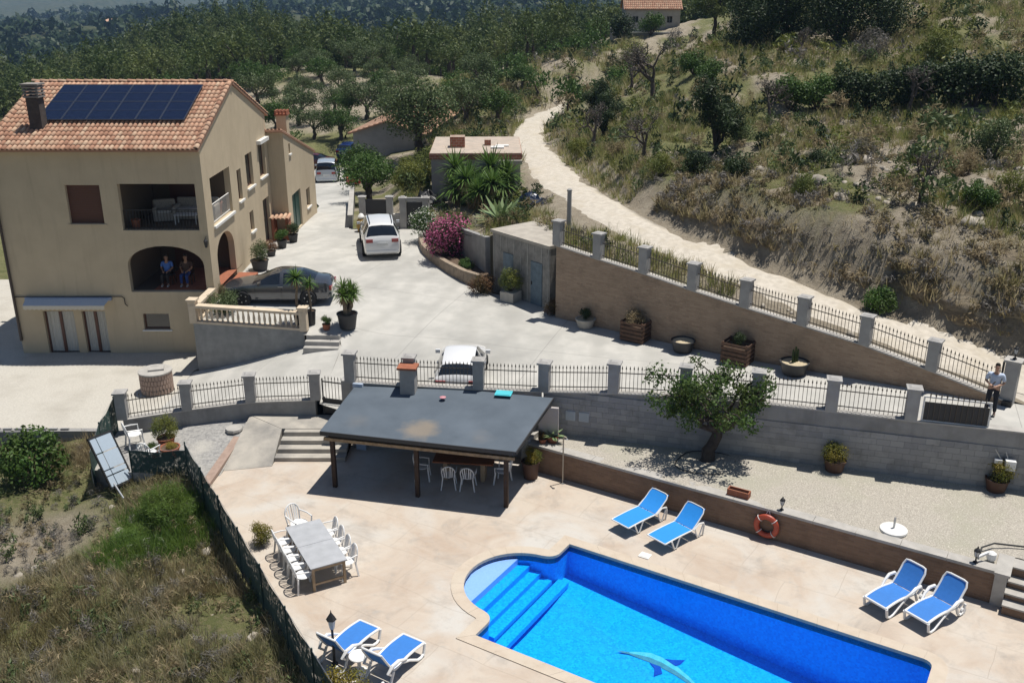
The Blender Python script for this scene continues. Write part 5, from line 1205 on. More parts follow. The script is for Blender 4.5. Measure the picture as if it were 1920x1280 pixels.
# named trees
for nm, ms, x, y, s, lab in [
 ('almond_tree', T_bare, 5.33, 63.5, 1.15, 'bare dark almond tree on the grassy bank right of the dirt track bend'),
 ('almond_tree', T_bare2, 10.54, 73.3, 1.6, 'large leafless almond tree below the hilltop cottage'),
 ('almond_tree', T_bare2, 7.34, 53.0, 1.0, 'low spreading bare almond tree just above the dirt track'),
 ('almond_tree', T_bare, 16.3, 37.9, .85, 'dead forked almond tree at the top edge of the eroded bank, far right'),
 ('almond_tree', T_bare2, 15.72, 60.2, .95, 'thin pale-trunked almond tree left of the long green hedge'),
 ('almond_tree', T_bare, 23.8, 58.8, 1.05, 'grey leafless almond tree in front of the long green hedge'),
 ('almond_tree', T_bare, 22.35, 77.5, .8, 'small bare sapling before the dark trees at the top right'),
 ('almond_tree', T_bare2, 9.7, 81, 1.2, 'leafless grey tree left of the large bare almond'),
 ('juniper', T_jun, 11.34, 54.0, 1.0, 'tall dark evergreen juniper leaning on the slope right of the track'),
 ('juniper', T_jun, 6.3, 67.0, .75, 'rounded dark evergreen beside the dirt track bend'),
 ('juniper', T_jun, 6.6, 77.0, .7, 'dark evergreen bush-tree at the far end of the track'),
 ('oak_tree', T_dense, -7.6, 79.5, 1.1, 'large dense grey-green tree behind the flat-roofed block building'),
 ('olive_tree', T_olive, -4.3, 92, 1.25, 'rounded olive tree on yellow grass left of the track'),
 ('olive_tree', T_olive2, -1.3, 92, 1.1, 'second tree in the grass, nearest the left side of the track'),
 ('laurel_tree', T_olive2, -12.6, 79.5, .95, 'grey-green leafy tree against the grey outbuilding wall'),
 ('laurel_tree', T_olive2, -9.6, 63.5, 1.05, 'bright green tree behind the dark entrance gates'),
 ('laurel_tree', T_olive2, -10.6, 70.5, .95, 'leafy green tree between the grey outbuilding and entrance wall'),
 ('pine_tree', T_pine, 22.5, 112, .9, 'green pine just right of the hilltop cottage'),
 ('pine_tree', T_pine, 27.5, 108, 1.0, 'rounded grey-green pine at the top edge beside the dark clump')]:
    tree(nm, ms, at(x, y), lab, s)
for x, y, s_, lab in [(19.8, 84.5, 2.6, 'dark shaded oak at the left of the clump at top right'), (23.2, 84, 3.1, 'broad dark oak in the middle of the clump at top right'), (26.4, 81.5, 2.9, 'dark oak right of the middle of the clump at top right'), (29.2, 80, 2.6, 'dark oak at the right end of the clump'), (22, 90, 3.6, 'tall dark oak behind the clump at top right'), (27.5, 88, 3.8, 'tall dark oak at the back right of the clump')]:
    plant('holm_oak', B_oak, (x, y, gz(x, y)-.3), lab, 'tree', (s_, s_, s_*1.05), part='crown')
ol = [(-30.9, 127.2), (-26, 121.3), (-20.4, 113), (-18, 108), (-15.8, 107), (-12.9, 105.2), (-26.2, 134.5), (-34.8, 131), (-23.1, 105.7), (-23.8, 147), (-13.6, 116.8), (-24.4, 101), (-19.7, 97.1), (-16.8, 95.6), (-3.8, 117.8), (1.2, 113), (-33, 112), (-28, 140), (-19, 136), (-14, 130), (-22, 139), (-25, 130), (-16, 122), (-21, 122), (-29, 134), (-18, 130), (-12, 123), (-24, 144), (-17, 142), (-31, 120)]
ol.sort(key=lambda q: q[1]); nrow = ['front', 'second', 'third', 'fourth', 'back']; nth_ = ['leftmost', 'second from left', 'third from left', 'fourth from left', 'fifth from left', 'rightmost']
for r in range(5):
    row = sorted(ol[r*6:r*6+6], key=lambda q: q[0]/q[1])
    for i, (x, y) in enumerate(row): tree('olive_tree', T_olive if (i+r) % 3 else T_olive2, at(x, y), f'olive tree in the pale grove, {nth_[i]} in the {nrow[r]} row', R.uniform(.9, 1.25), group='olive trees in the grove')
# the tree in the gravel garden
T_carob = tree_mesh(41, 3.2, .2, 1.05, (2.2, .62, 2.15), 7000, .13, .062, L_citrus, M_barkdark, limbs=10, sub=4, lean=-.4, clr=.2)
tree('garden_tree', T_carob, (6.17, 27.65, .93), 'leafy carob tree with a thick dark trunk in the gravel garden', (1.0, .85, 1.0), rz=pi)
# ------------------------------------------------------------------ shrubs with a place of their own
def sh(name, me, x, y, s, lab, z=None, group=None, cat='bush', sq=1.0): return plant(name, me, (x, y, (gz(x, y) if z is None else z)-.05), lab, cat, (s, s, s*sq), group=group)
hed = ['leftmost', 'second', 'third', 'fourth', 'fifth', 'sixth', 'seventh', 'eighth', 'rightmost']
for k, (x, y) in enumerate([(17.6, 62.2), (19.3, 62.3), (21.2, 61.8), (22.7, 61.2), (24.2, 60.8), (25.2, 60), (26.6, 59.6), (27.8, 59.2), (28.9, 58.8)]):
    sh('hedge_shrub', B_green if k in (0, 1) else B_dark, x, y, 1.5+.3*(k > 5), f'dark green shrub in the long hillside hedge, {hed[k]} of nine', group='shrubs of the hillside hedge')
for x, y, s, me, lab in [
 (10.2, 43.9, .75, B_dark, 'small dark evergreen shrub above the bank, nearest the dirt track'), (12.9, 54.6, .9, B_olive, 'grey-green shrub right of the tall juniper'), (14.0, 44.6, .6, B_dark, 'compact dark round shrub on the middle slope'),
 (13.9, 34.5, .7, B_green, 'bright green bush at the foot of the eroded bank'), (9.1, 46.9, .8, B_dark, 'dark bush left of the small evergreen above the bank'), (7.6, 49, .8, B_yel, 'yellow-green broom bush above the track edge'),
 (16.8, 46.5, .9, B_grey, 'silvery grey dead bush in the middle of the slope'), (20.3, 43.4, 1.1, B_brown, 'brown dry bush on the right slope'), (23.4, 46.8, 1.2, B_olive, 'spiky grey-green bush near the right edge'),
 (20.6, 39.2, .8, B_yel, 'yellow-green bush near the bank top at the right edge'), (14.3, 71.8, 1.2, B_green, 'green bush on the upper slope below the grass strip'), (13.6, 74.6, 1.2, B_green, 'upper green bush at the left end of the grass strip'),
 (4.4, 65, .9, B_yel, 'yellow bush on the right verge of the track bend'), (6.2, 57.5, .9, B_brown, 'brown dry shrub close to the track verge'), (26.5, 74, 1.6, B_grey, 'large grey-green bush right of the dark clump'), (30.5, 72, 1.7, B_yel, 'yellowish bush at the top right corner'),
 (12.4, 40.6, .7, B_yel, 'small yellow-green shrub at the bank top edge'), (18.4, 37.4, .8, B_green, 'leafy green clump on the bank edge beside the dead almond'), (11.0, 98, 2.0, B_green, 'big leafy bush below the terrace of the hilltop cottage'), (14.5, 118, 2.4, B_yel, 'yellow-green thicket left of the hilltop cottage'), (18.5, 134, 2.0, B_green, 'round green bush directly below the cottage terrace'), (14.6, 132, 2.0, B_dark, 'dark bush at the left corner of the cottage terrace'), (20.6, 126, 1.6, B_grey, 'grey bush below the right end of the cottage terrace'),
 (-6.6, 62.5, 1.3, B_yel, 'yellow-green broom left of the block building, nearest the entrance gate'), (-5.4, 65.5, 1.5, B_yel, 'larger yellow-green broom behind the left corner of the block building'), (-7.4, 67.5, 1.3, B_yel, 'yellow-green broom beneath the large oak tree')]:
    sh('hillside_shrub', me, x, y, s, lab)
# lower left plot
sh('large_shrub', B_green, -16.3, 29.3, 1.22, 'large dense green bush below the yard wall at the left edge', sq=1.1)
B_fine = bush_mesh('foliage', [L_grass, M_bark], 1.0, .7, 4200, .2, .012, 51, jitter=1.2)
sh('fennel_clump', B_fine, -10.6, 26.2, 1.1, 'feathery bright green fennel clump beside the dark mesh fence', sq=.8)
sh('fennel_clump', B_fine, -11.5, 24.9, .8, 'second feathery green clump in front of the taller fennel', sq=.7)
sh('golden_shrub', B_gold, -7.35, 24.25, .42, 'small golden-green bush on the deck side of the mesh fence', z=0.05)
sh('golden_shrub', B_gold, -3.75, 17.5, .6, 'golden-green bush in front of the two loungers at the bottom edge', z=.1)
# oleanders, bed plants
O_pink = bush_mesh('foliage', [L_dark, M_bark, L_pink], 1.0, .9, 2600, .14, .04, 61, extra=(2600, .085, .075))
O_white = bush_mesh('foliage', [L_green, M_bark, L_whitefl], 1.0, .9, 2600, .14, .04, 62, extra=(900, .075, .065))
sh('oleander', O_pink, -3.1, 46.9, 1.2, 'pink flowering oleander spilling over the planter kerb', z=2.55)
sh('oleander', O_white, -4.6, 50.6, 1.0, 'white flowering oleander left of the pink one', z=2.5)
sh('bed_plant', B_green, -2.2, 44.6, .42, 'small bright green plant in front of the pink oleander', z=2.5)
sh('rust_shrub', B_rust, -1.4, 42.2, .72, 'rust-brown bush beside the planter kerb and shed', z=2.1)
sh('rust_shrub', B_rust, 1.75, 39.35, .55, 'round brown-green bush at the left foot of the brick wall', z=2.05)
# yuccas and agaves
def yucca_mesh(seed, heads, L=.62, W=.05, n=110, tr=.07):
    rg = np.random.default_rng(seed); t = PM(); p = PM()
    for (x, y, z) in heads:
        t.add(*ntube(wob((x*.15, y*.15, -.05), (x, y, z), 5, .03, rg), np.linspace(tr*1.3, tr*.8, 5), 8), 0)
        p.add(*blades(n, L, W, rg, -.35, .98, .3, (x, y, z)), 0); p.add(*blades(n//4, L*.8, W, rg, -.98, -.5, .1, (x, y, z-.08)), 1)
    return t.mesh('trunk', M_bark_y, True), p.mesh('crown', [L_yucca, L_dead])
Y_one = yucca_mesh(71, [(0, 0, 1.55)], .5, .045, 120, .05); Y_branch = yucca_mesh(72, [(-.3, 0, .95), (.05, .15, 1.15), (.32, -.05, 1.0), (.1, -.25, .9)], .5, .045, 110, .08); Y_clump = yucca_mesh(73, [(-.3, .1, 1.4), (.35, 0, 1.0), (0, -.3, .7)], .9, .075, 130, .12)
for x, y, s, lab in [(-3.0, 55.3, 1.45, 'tall spiky yucca in front of the block building, leftmost'), (-2.2, 53.2, 1.2, 'lower yucca in the middle of the spiky clump'), (-.75, 54.2, 1.45, 'tall yucca at the right of the spiky clump'), (-1.45, 51.8, 1.1, 'front yucca with brown dead skirt leaves')]:
    tree('yucca', Y_clump, at(x, y), lab, s, cat='plant')
A_ = PM(); A_.add(*blades(46, .95, .17, np.random.default_rng(81), .1, .95, .15)); A_me = A_.mesh('leaf_rosette', L_agave)
plant('agave', A_me, (-.55, 47.3, gz(-.55, 47.3)), 'large pale agave beside the pump shed roof', 'plant', 1.6, part='leaf_rosette')
# ------------------------------------------------------------------ uncountable growth
def scatter(name, protos, pts, scl, pick, mats, label, cat):
    Vs = []; Qs = []; Ms = []; n = 0
    for i, (V, Q, M) in enumerate(protos):
        k = np.nonzero(pick == i)[0]
        if not len(k): continue
        a = R.uniform(0, 2*np.pi, len(k)); c, s = np.cos(a)[:, None], np.sin(a)[:, None]; S_ = scl[k][:, None]
        X = (V[:, 0]*c-V[:, 1]*s)*S_+pts[k, 0:1]; Y_ = (V[:, 0]*s+V[:, 1]*c)*S_+pts[k, 1:2]; Z = V[:, 2]*S_*R.uniform(.75, 1.25, (len(k), 1))+pts[k, 2:3]
        Vs.append(np.stack([X, Y_, Z], 2).reshape(-1, 3)); Qs.append((Q[None]+(np.arange(len(k))*len(V))[:, None, None]).reshape(-1, 4)+n); Ms.append(np.tile(M, len(k))); n += len(k)*len(V)
    o = link(name, mesh_np(name, np.concatenate(Vs), np.concatenate(Qs), mats, np.concatenate(Ms)))
    return tag(o, label, cat, kind='stuff')
def proto(n, H, S, seed, m, w=.012): p = PM(); p.add(*tuft(n, H, S, np.random.default_rng(seed), w), m); return p.get()
def sproto(rx, rz, n, L, W, seed, m): 
    rg = np.random.default_rng(seed); p = PM(); p.add(*cloud(ball(n, rx, rz, 7, rg), n, L, W, rg, jitter=1.0), m); return p.get()
def pts_in(n, x0, x1, y0, y1, power=1.0):
    u = R.uniform(0, 1, n); y = np.exp(np.log(y0)+(np.log(y1)-np.log(y0))*u**power); x = R.uniform(x0, x1, n)*(y+2)
    return x, y
def keep(x, y, dtrack=1.75, extra=None):
    d, _ = poly_dist(x, y, TRACK); d2, _ = poly_dist(x, y, NORTH)
    ok = (d > dtrack) & ~in_poly(x, y, HOLE) & ((d2 > 4.2) | (y < 52)) & ~((x < -12.5) & (y > 31.5) & (y < 60) & (x > -35))
    ok &= ~(hillside(x, y) & (d < 4.7))
    ok &= ~((np.abs(x+1.8) < 4) & (np.abs(y-60) < 5))
    return ok
x, y = pts_in(26000, -.25, .66, 31, 130, .9); ok = keep(x, y, 1.4) & (x > -9); x, y = x[ok], y[ok]; z = ground(x, y)-.02
den = fbm(x, y, .16, 3, 31)+.3*fbm(x, y, .6, 2, 37); far_s = 1+np.clip((y-45)/60, 0, 1.4)
m = den > -.05
g1 = [proto(16, .42, .22, 91, 0, .016), proto(14, .32, .2, 92, 1, .016), proto(14, .5, .2, 93, 1, .014)]
scatter('dry_grass', g1, np.c_[x, y, z][m], (far_s*R.uniform(.7, 1.3, len(x)))[m], R.integers(0, 3, m.sum()), [L_tan, L_straw], 'tan and olive dry grass covering the hillside terraces', 'grass')
x2, y2 = pts_in(3900, -.22, .66, 33, 125, .85); ok = keep(x2, y2, 2.0) & (x2 > -8) & ~((x2 < 17) & (y2 < 50) & (poly_dist(x2, y2, TRACK)[0] < 3.4) & (y2 < 46.5-.95*x2+4)); x2, y2 = x2[ok], y2[ok]; z2 = ground(x2, y2)-.05
sc = (.45+.5*R.uniform(0, 1, len(x2))+1.1*R.uniform(0, 1, len(x2))**7)*(1+np.clip((y2-50)/90, 0, .9)); dd = fbm(x2, y2, .13, 3, 41)
s1 = [sproto(.6, .42, 100, .21, .075, 101, 0), sproto(.6, .4, 95, .24, .05, 102, 1), sproto(.55, .38, 80, .22, .04, 103, 2), sproto(.6, .35, 85, .24, .045, 104, 3), sproto(.55, .4, 100, .19, .085, 105, 4)]
nz = vnoise(x2, y2, .3, 51)+.35*R.normal(size=len(x2)); pk = np.clip(np.digitize(nz, [.15, .42, .62, .85]), 0, 4); pk = np.array([0, 3, 1, 2, 4])[pk]
scatter('hillside_scrub', s1, np.c_[x2, y2, z2], sc, pk, [L_olive, L_yellow, L_grey, L_brown, L_dark], 'low mixed scrub of green, grey and brown shrubs over the hillside', 'scrub')
# growth and rubble on the cut bank above the track
bi = R.integers(0, len(BANK)-1, 1500); bj = np.clip((22*R.uniform(0, 1, 1500)**.75).astype(int), 0, 20); pb = BANK[bi, bj]; xb, yb_ = pb[:, 0], pb[:, 1]
scatter('bank_growth', [proto(14, .34, .22, 97, 0, .016), proto(14, .28, .2, 98, 1, .016), sproto(.4, .22, 60, .16, .04, 109, 2), sproto(.4, .2, 60, .16, .05, 110, 3)], np.c_[xb, yb_, pb[:, 2]-.04], R.uniform(.6, 1.3, len(xb)), R.choice(4, len(xb), p=[.4, .3, .15, .15]), [L_tan, L_brown, L_grey, L_brown], 'dry tufts and grey weeds on the eroded bank above the dirt track', 'scrub')
# lower left slope
n = 11000; x3 = R.uniform(-24, -3, n); y3 = R.uniform(13, 31.6, n); ok = ~in_poly(x3, y3, HOLE); x3, y3 = x3[ok], y3[ok]; z3 = ground(x3, y3)-.02
bare = fbm(x3, y3, .28, 3, 61); m = bare > -.3+.6*np.exp(-((x3+14.4)**2+(y3-25.6)**2)/5)+.16*smooth01((-14.5-x3)/2)*smooth01((27.5-y3)/2)
green = vnoise(x3, y3, .35, 63)+.9*np.exp(-((x3+10.4)**2+(y3-25.3)**2)/3.2) > 1.0
g2 = [proto(22, .40, .24, 94, 0, .011), proto(20, .32, .22, 95, 1, .011), proto(24, .46, .22, 96, 2, .010), proto(20, .36, .22, 99, 3, .011)]
mix_ = np.digitize(vnoise(x3, y3, .5, 67)+.25*R.normal(size=len(x3)), [.35, .6]); pk = np.where(green, 2, np.array([0, 1, 3])[mix_])
scatter('rough_grass', g2, np.c_[x3, y3, z3][m], R.uniform(.6, 1.25, len(x3))[m], pk[m], [L_brown, L_tan, L_grass, L_dryg], 'rough dry grass on the plot left of the mesh fence', 'grass')
n = 1000; x4 = R.uniform(-22, -4, n); y4 = R.uniform(13, 31, n); ok = ~in_poly(x4, y4, HOLE); x4, y4 = x4[ok], y4[ok]
scatter('weedy_scrub', [sproto(.4, .22, 110, .15, .024, 106, 0), sproto(.4, .2, 100, .13, .035, 107, 1), sproto(.38, .2, 100, .17, .016, 108, 2)], np.c_[x4, y4, ground(x4, y4)-.05], R.uniform(.6, 1.3, len(x4)), R.choice(3, len(x4), p=[.35, .3, .35]), [L_brown, L_olive, L_grey], 'brown and grey-green weeds among the rough grass at lower left', 'scrub')
# loose stones
sb = MB()
st = [proto(1, .1, .1, 1, 0)]
def stone_proto(seed):
    rg = np.random.default_rng(seed); V = np.array([(x, y, z) for z in (-.5, .5) for x, y in ((-1, -1), (1, -1), (1, 1), (-1, 1))], float)*np.array([.5, .4, .6])+rg.normal(size=(8, 3))*.12; V[4:, :2] *= .6
    return V, np.array([(3, 2, 1, 0), (4, 5, 6, 7), (0, 1, 5, 4), (1, 2, 6, 5), (2, 3, 7, 6), (3, 0, 4, 7)]), np.zeros(6, int)
n = 420; xs_ = np.r_[R.uniform(-21, -6, 90), R.uniform(8, 24, n-90)]; ys_ = np.r_[R.uniform(16, 28, 90), R.uniform(32, 48, n-90)]
ok = keep(xs_, ys_, 1.6); xs_, ys_ = xs_[ok], ys_[ok]
scatter('loose_stones', [stone_proto(k) for k in range(4)], np.c_[xs_, ys_, ground(xs_, ys_)], np.where(xs_ > 0, R.uniform(.06, .3, len(xs_))+.75*R.uniform(0, 1, len(xs_))**6, R.uniform(.06, .34, len(xs_))), R.integers(0, 4, len(xs_)), [surf('limestone', (.42, .38, .32), (.32, .285, .235), 4, .9, .5, 12, world=True)], 'pale limestone rocks strewn over the slopes', 'rocks')
# woods: a mass of pines behind, thinner trees in between
def tproto(ms, keepn):
    V, Q, M = ms[2].get(); k = R.choice(len(Q), keepn, replace=False); V2 = V[Q[k].ravel()]; Q2 = np.arange(4*keepn).reshape(-1, 4)
    c = V2.reshape(-1, 4, 3).mean(1, keepdims=True); V2 = (c+(V2.reshape(-1, 4, 3)-c)*2.1).reshape(-1, 3)
    tv, tq, tm = ms[3].get(); tq = tq[:60]; return np.concatenate([V2, tv]), np.concatenate([Q2, tq+len(V2)]), np.r_[np.zeros(keepn, int), np.ones(len(tq), int)]
def pine_proto(seed, h, n, trunk=0.0):
    rg = np.random.default_rng(seed); cl = []
    for z in np.linspace(h*.14+trunk, h*.97, 9):
        k = (z-trunk)/h; r = h*.27*(1-k)**.75*(.8+.4*rg.uniform())+.15
        for a in rg.uniform(0, 6.28, 4 if k < .7 else 2): cl.append([r*.55*np.cos(a), r*.55*np.sin(a), z, max(.3, r*.62)])
    p = PM(); p.add(*cloud(cl, n, .72, .26, rg, inner=.5, jitter=.75, up=.6), 0); p.add(*ntube([(0, 0, -.2), (0, 0, h*.5)], [.2, .1], 5), 1); return p.get()
T_pine2 = tree_mesh(26, 8, .26, 3.4, (2.2, 2.4, 5.4), 5200, .34, .10, L_pine, M_barkdark, limbs=7, sub=3, jitter=1.0)
fp = [tproto(T_pine, 290), tproto(T_pine2, 290), tproto(T_olive2, 300)]; pp = [pine_proto(201, 8.5, 480), pine_proto(202, 7.5, 440), pine_proto(203, 9.5, 480, .8), fp[0]]
n = 1750; yy = R.uniform(150, 300, n); xx = R.uniform(-.62, .30, n)*yy; m = (ground(xx, yy) > -30) & ~((xx > 10) & (yy < 165))
xx, yy = xx[m], yy[m]
scatter('pine_forest', pp, np.c_[xx, yy, ground(xx, yy)-.2], R.uniform(.5, 1.05, len(xx)), R.choice(4, len(xx), p=[.35, .3, .2, .15]), [L_pine, M_barkdark], 'dark green pine forest covering the hill behind the villa', 'forest')
n = 420; yy = R.uniform(92, 152, n); xx = R.uniform(-.5, .2, n)*yy; ok = keep(xx, yy, 3) & (np.hypot((xx+22)/14, (yy-120)/25) > 1.0) & ~((xx/yy > .095) & (xx/yy < .2)) & ~((np.abs(xx+9) < 7) & (yy < 100)); xx, yy = xx[ok], yy[ok]
sz = np.where(R.uniform(size=len(xx)) < .35, R.uniform(.45, .7, len(xx)), R.uniform(.55, 1.0, len(xx))); pk = np.where(yy > 128, R.integers(0, 3, len(xx)), 2)
scatter('mixed_woodland', [(v, q, np.where(m_ == 0, 2*(i == 2), 1)) for i, (v, q, m_) in enumerate(fp)], np.c_[xx, yy, ground(xx, yy)-.2], sz, pk, [L_pine, M_barkdark, L_green], 'mixed bushes and trees between the grove and the pine forest', 'woodland')
def blob(seed):
    rg = np.random.default_rng(seed); p = PM(); c = [[0, 0, 2.2, 2.2], [1, .5, 2.8, 1.6], [-.9, -.4, 2.0, 1.7]]; p.add(*cloud(c, 30, 2.2, 1.5, rg, inner=.6, jitter=.5)); return p.get()
n = 6500; yy = np.exp(R.uniform(np.log(330), np.log(1500), n)); xx = R.uniform(-.62, .35, n)*yy
d_ = fbm(xx, yy, .012, 4, 71); m = d_ > -.1; xx, yy = xx[m], yy[m]
scatter('far_woodland', [blob(1), blob(2)], np.c_[xx, yy, ground(xx, yy)-.3], R.uniform(.7, 1.5, len(xx))*(1+yy/1500), R.integers(0, 2, len(xx)), [L_dark], 'scattered far-off woods on the hazy hills', 'woodland')
# ------------------------------------------------------------------ vehicles
M_tyre = plain('tyre', (.018, .018, .02), .85); M_rim = plain('alloy_rim', (.42, .43, .45), .3, .9); M_plate = plain('number_plate', (.62, .62, .60), .5)
M_tail = plain('tail_light', (.30, .012, .012), .2, coat=.5); M_head = plain('head_light', (.55, .57, .6), .1, coat=.5); M_arch = plain('wheel_arch', (.012, .012, .013), .9)
M_carglass = plain('car_glass', (.010, .013, .018), .05, spec=.9, var=0)
def carpaint(name, c, metal=.0): 
    m = plain(name, c, .2, metal, coat=.8, var=.02); return m
def wheel(parent, x, y, r, side):
    b = MB(); b.lathe([(r*.62, -.11), (r*.92, -.115), (r, -.08), (r, .08), (r*.92, .115), (r*.62, .11)], n=22, cap=False)
    t = b.build('tyre', M_tyre, None, smooth=30)
    w = empty('wheel', (x, y, r)); w.parent = parent; w.rotation_euler = (pi/2*side, 0, 0); t.parent = w
    b = MB(); b.lathe([(r*.63, .07), (r*.58, .085), (r*.55, .05)], n=22, cap=False); b.lathe([(.001, .06), (r*.2, .075), (r*.2, .03)], n=12)
    for k in range(5):
        a = 2*pi*k/5; b.bar((0, 0, .06), (r*.58*math.cos(a), r*.58*math.sin(a), .07), r*.17, .03)
    b.lathe([(.001, .0), (r*.6, .0)], n=16, cap=False); b.build('rim', M_rim, w)
def car(name, label, loc, rz, st, paint, wr=.33, wx=(1.42, -1.42), ws=(.95, .15), rw=(-1.0, -1.75), sg=(.7, -1.5), pil=(-.3,), zlow=.2, rails=False, head=True, pitch=0.0):
    """st: stations front to rear (x, z top, z belt, half width, half width of roof)"""
    e = empty(name, loc, rz, label, 'car'); e.rotation_euler = (0, pitch, rz)
    A = np.array(st); xs = A[:, 0]; t = np.linspace(0, len(A)-1, 64)
    def ip(c):
        i = np.clip(t.astype(int), 0, len(A)-2); f = t-i; p = A[:, c]; pm = p[np.clip(i-1, 0, None)]; pp = p[np.clip(i+2, None, len(A)-1)]; a, b_ = p[i], p[i+1]
        cr = .5*(2*a+(b_-pm)*f+(2*pm-5*a+4*b_-pp)*f*f+(3*a-pm-3*b_+pp)*f**3); lo = np.minimum(a, b_); hi = np.maximum(a, b_); return np.clip(cr, lo-.02, hi+.02)
    X, ZT, ZB, Wd, WT = (ip(c) for c in range(5)); rings = []
    for x, zt, zb, w, wt in zip(X, ZT, ZB, Wd, WT):
        end = min(1, (st[0][0]-x)/.25, (x-st[-1][0])/.25); zl = zlow+.14*(1-max(0, end))
        h = [(0, zl), (w*.86, zl), (w*.965, zl+.1), (w, lerp(zl, zb, .5)), (w*.985, lerp(zl, zb, .82)), (w*.95, zb), (wt*1.0, max(zb+.02, zt-.05)), (wt*.75, zt-.008), (0, zt+.015)]
        rings.append([(x, y, z) for y, z in h]+[(x, -y, z) for y, z in h[-2:0:-1]])
    n = len(rings[0]); body = MB(); parts = {}
    def piece(k): return parts.setdefault(k, MB())
    for i in range(len(rings)-1):
        xm = (X[i]+X[i+1])/2
        for k in range(n):
            k2 = (k+1) % n; tgt = body; kk = k if k < 8 else 15-k
            cab = sg[1] < xm < sg[0] and not any(abs(xm-p) < .05 for p in pil)
            if kk == 5 and cab and (ZT[i]-ZB[i]) > .16: tgt = piece('side_window_l' if k < 8 else 'side_window_r')
            if kk in (6, 7) and ws[1] < xm < ws[0]: tgt = piece('windscreen')
            if kk in (6, 7) and rw[1] < xm < rw[0]: tgt = piece('rear_window')
            tgt.quad(rings[i][k], rings[i][k2], rings[i+1][k2], rings[i+1][k])
    body.add(rings[0], [tuple(range(n))]); body.add(rings[-1], [tuple(range(n-1, -1, -1))])
    def weld(mb, nm, mat):
        o = mb.build(nm, mat, e, fix=False); bm = bmesh.new(); bm.from_mesh(o.data); bmesh.ops.remove_doubles(bm, verts=bm.verts, dist=1e-4); bmesh.ops.recalc_face_normals(bm, faces=bm.faces); bm.to_mesh(o.data); bm.free()
        o.data.polygons.foreach_set('use_smooth', [True]*len(o.data.polygons))
        try: o.data.set_sharp_from_angle(angle=math.radians(38))
        except Exception: pass
        return o
    bo = weld(body, 'body', paint)
    for k, mb in parts.items(): weld(mb, k.replace('_l', '').replace('_r', '') if 'side' in k else k, M_carglass)
    wm = max(Wd)
    for sx in (ws[0]-.12, pil[0], sg[1]+.25):                       # door gaps
        i = int(np.argmin(abs(X-sx)))
        for s in (1, -1): sm = MB(); sm.tube([(rings[i][k][0], s*(rings[i][k][1]+.001), rings[i][k][2]) for k in (2, 3, 4, 5)], .006, 4, cap=False); sm.build('door_seam', M_arch, e)
    for x in wx:
        for s in (1, -1):
            b = MB(); b.lathe([(.001, 0), (wr*1.13, 0), (wr*1.13, .012), (.001, .014)], n=24); a = b.build('wheel_arch', M_arch, e, (x, s*(np.interp(-x, -X, Wd)-.006), wr*1.02), (-s*pi/2, 0, 0))
            wheel(e, x, s*(np.interp(-x, -X, Wd)-.075), wr, -s)
    f, r = st[0][0], st[-1][0]; zf = np.interp(-(f-.12), -X, ZB); zr = np.interp(-(r+.12), -X, ZB)
    for s in (1, -1):
        b = MB(); b.bar((f-.32, s*wm*.80, zf-.1), (f-.07, s*wm*.52, zf-.16), .08, .15); b.build('headlight', M_head, e)
        b = MB(); b.box((r+.035, s*wm*.66, zr-.16), (.11, .34, .17)); b.build('tail_light', M_tail, e)
        b = MB(); b.box((ws[0]-.3, s*(wm+.07), np.interp(-(ws[0]-.3), -X, ZB)+.07), (.1, .17, .13)); b.build('mirror', paint, e)
        for hx in (pil[0]+.15, pil[0]-.85): b = MB(); b.bar((hx, s*(np.interp(-hx, -X, Wd)+.012), np.interp(-hx, -X, ZB)-.1), (hx-.2, s*(np.interp(-hx+.2, -X, Wd)+.012), np.interp(-hx, -X, ZB)-.1), .03, .035); b.build('door_handle', M_rim, e)
        if rails: b = MB(); b.tube([(sg[0]-.55, s*.56, np.interp(-(sg[0]-.55), -X, ZT)+.05), (-.4, s*.58, max(ZT)+.06), (sg[1]+.1, s*.55, np.interp(-(sg[1]+.1), -X, ZT)+.04)], .02, 6); b.build('roof_rail', M_iron, e)
    b = MB(); b.box((r-.012, 0, zr-.33 if zr > .95 else .62), (.03, .52, .12)); b.build('number_plate', M_plate, e)
    b = MB(); b.box((r+.06, 0, zlow+.22), (.16, wm*1.7, .16)); bevel(b.build('bumper', paint, e), .03)
    b = MB(); b.box((f-.06, 0, zlow+.18), (.1, wm*1.2, .16)); b.build('grille', M_arch, e)
    return e
SED = [(2.42, .60, .56, .60, .5), (2.25, .78, .72, .78, .68), (1.6, .92, .85, .88, .78), (.98, .99, .92, .91, .74), (.12, 1.37, .95, .925, .57), (-.45, 1.43, .97, .925, .565), (-1.1, 1.36, .99, .915, .57), (-1.8, 1.09, 1.0, .89, .64), (-2.2, 1.03, .95, .82, .68), (-2.42, .85, .78, .70, .6)]
SUVS = [(2.4, .82, .78, .70, .6), (2.25, 1.0, .94, .86, .75), (1.6, 1.13, 1.05, .94, .82), (1.08, 1.21, 1.12, .96, .78), (.35, 1.72, 1.16, .965, .68), (-.5, 1.80, 1.18, .965, .66), (-1.5, 1.76, 1.21, .95, .64), (-1.98, 1.66, 1.2, .92, .63), (-2.3, 1.2, 1.12, .88, .78), (-2.4, .98, .92, .82, .74)]
HAT = [(2.0, .62, .58, .6, .5), (1.85, .8, .74, .76, .66), (1.3, .93, .87, .84, .74), (.9, 1.0, .92, .86, .7), (.15, 1.42, .95, .87, .58), (-.5, 1.48, .97, .87, .57), (-1.3, 1.42, 1.0, .85, .56), (-1.62, 1.36, 1.0, .83, .56), (-1.95, 1.02, .95, .79, .68), (-2.05, .8, .75, .72, .62)]
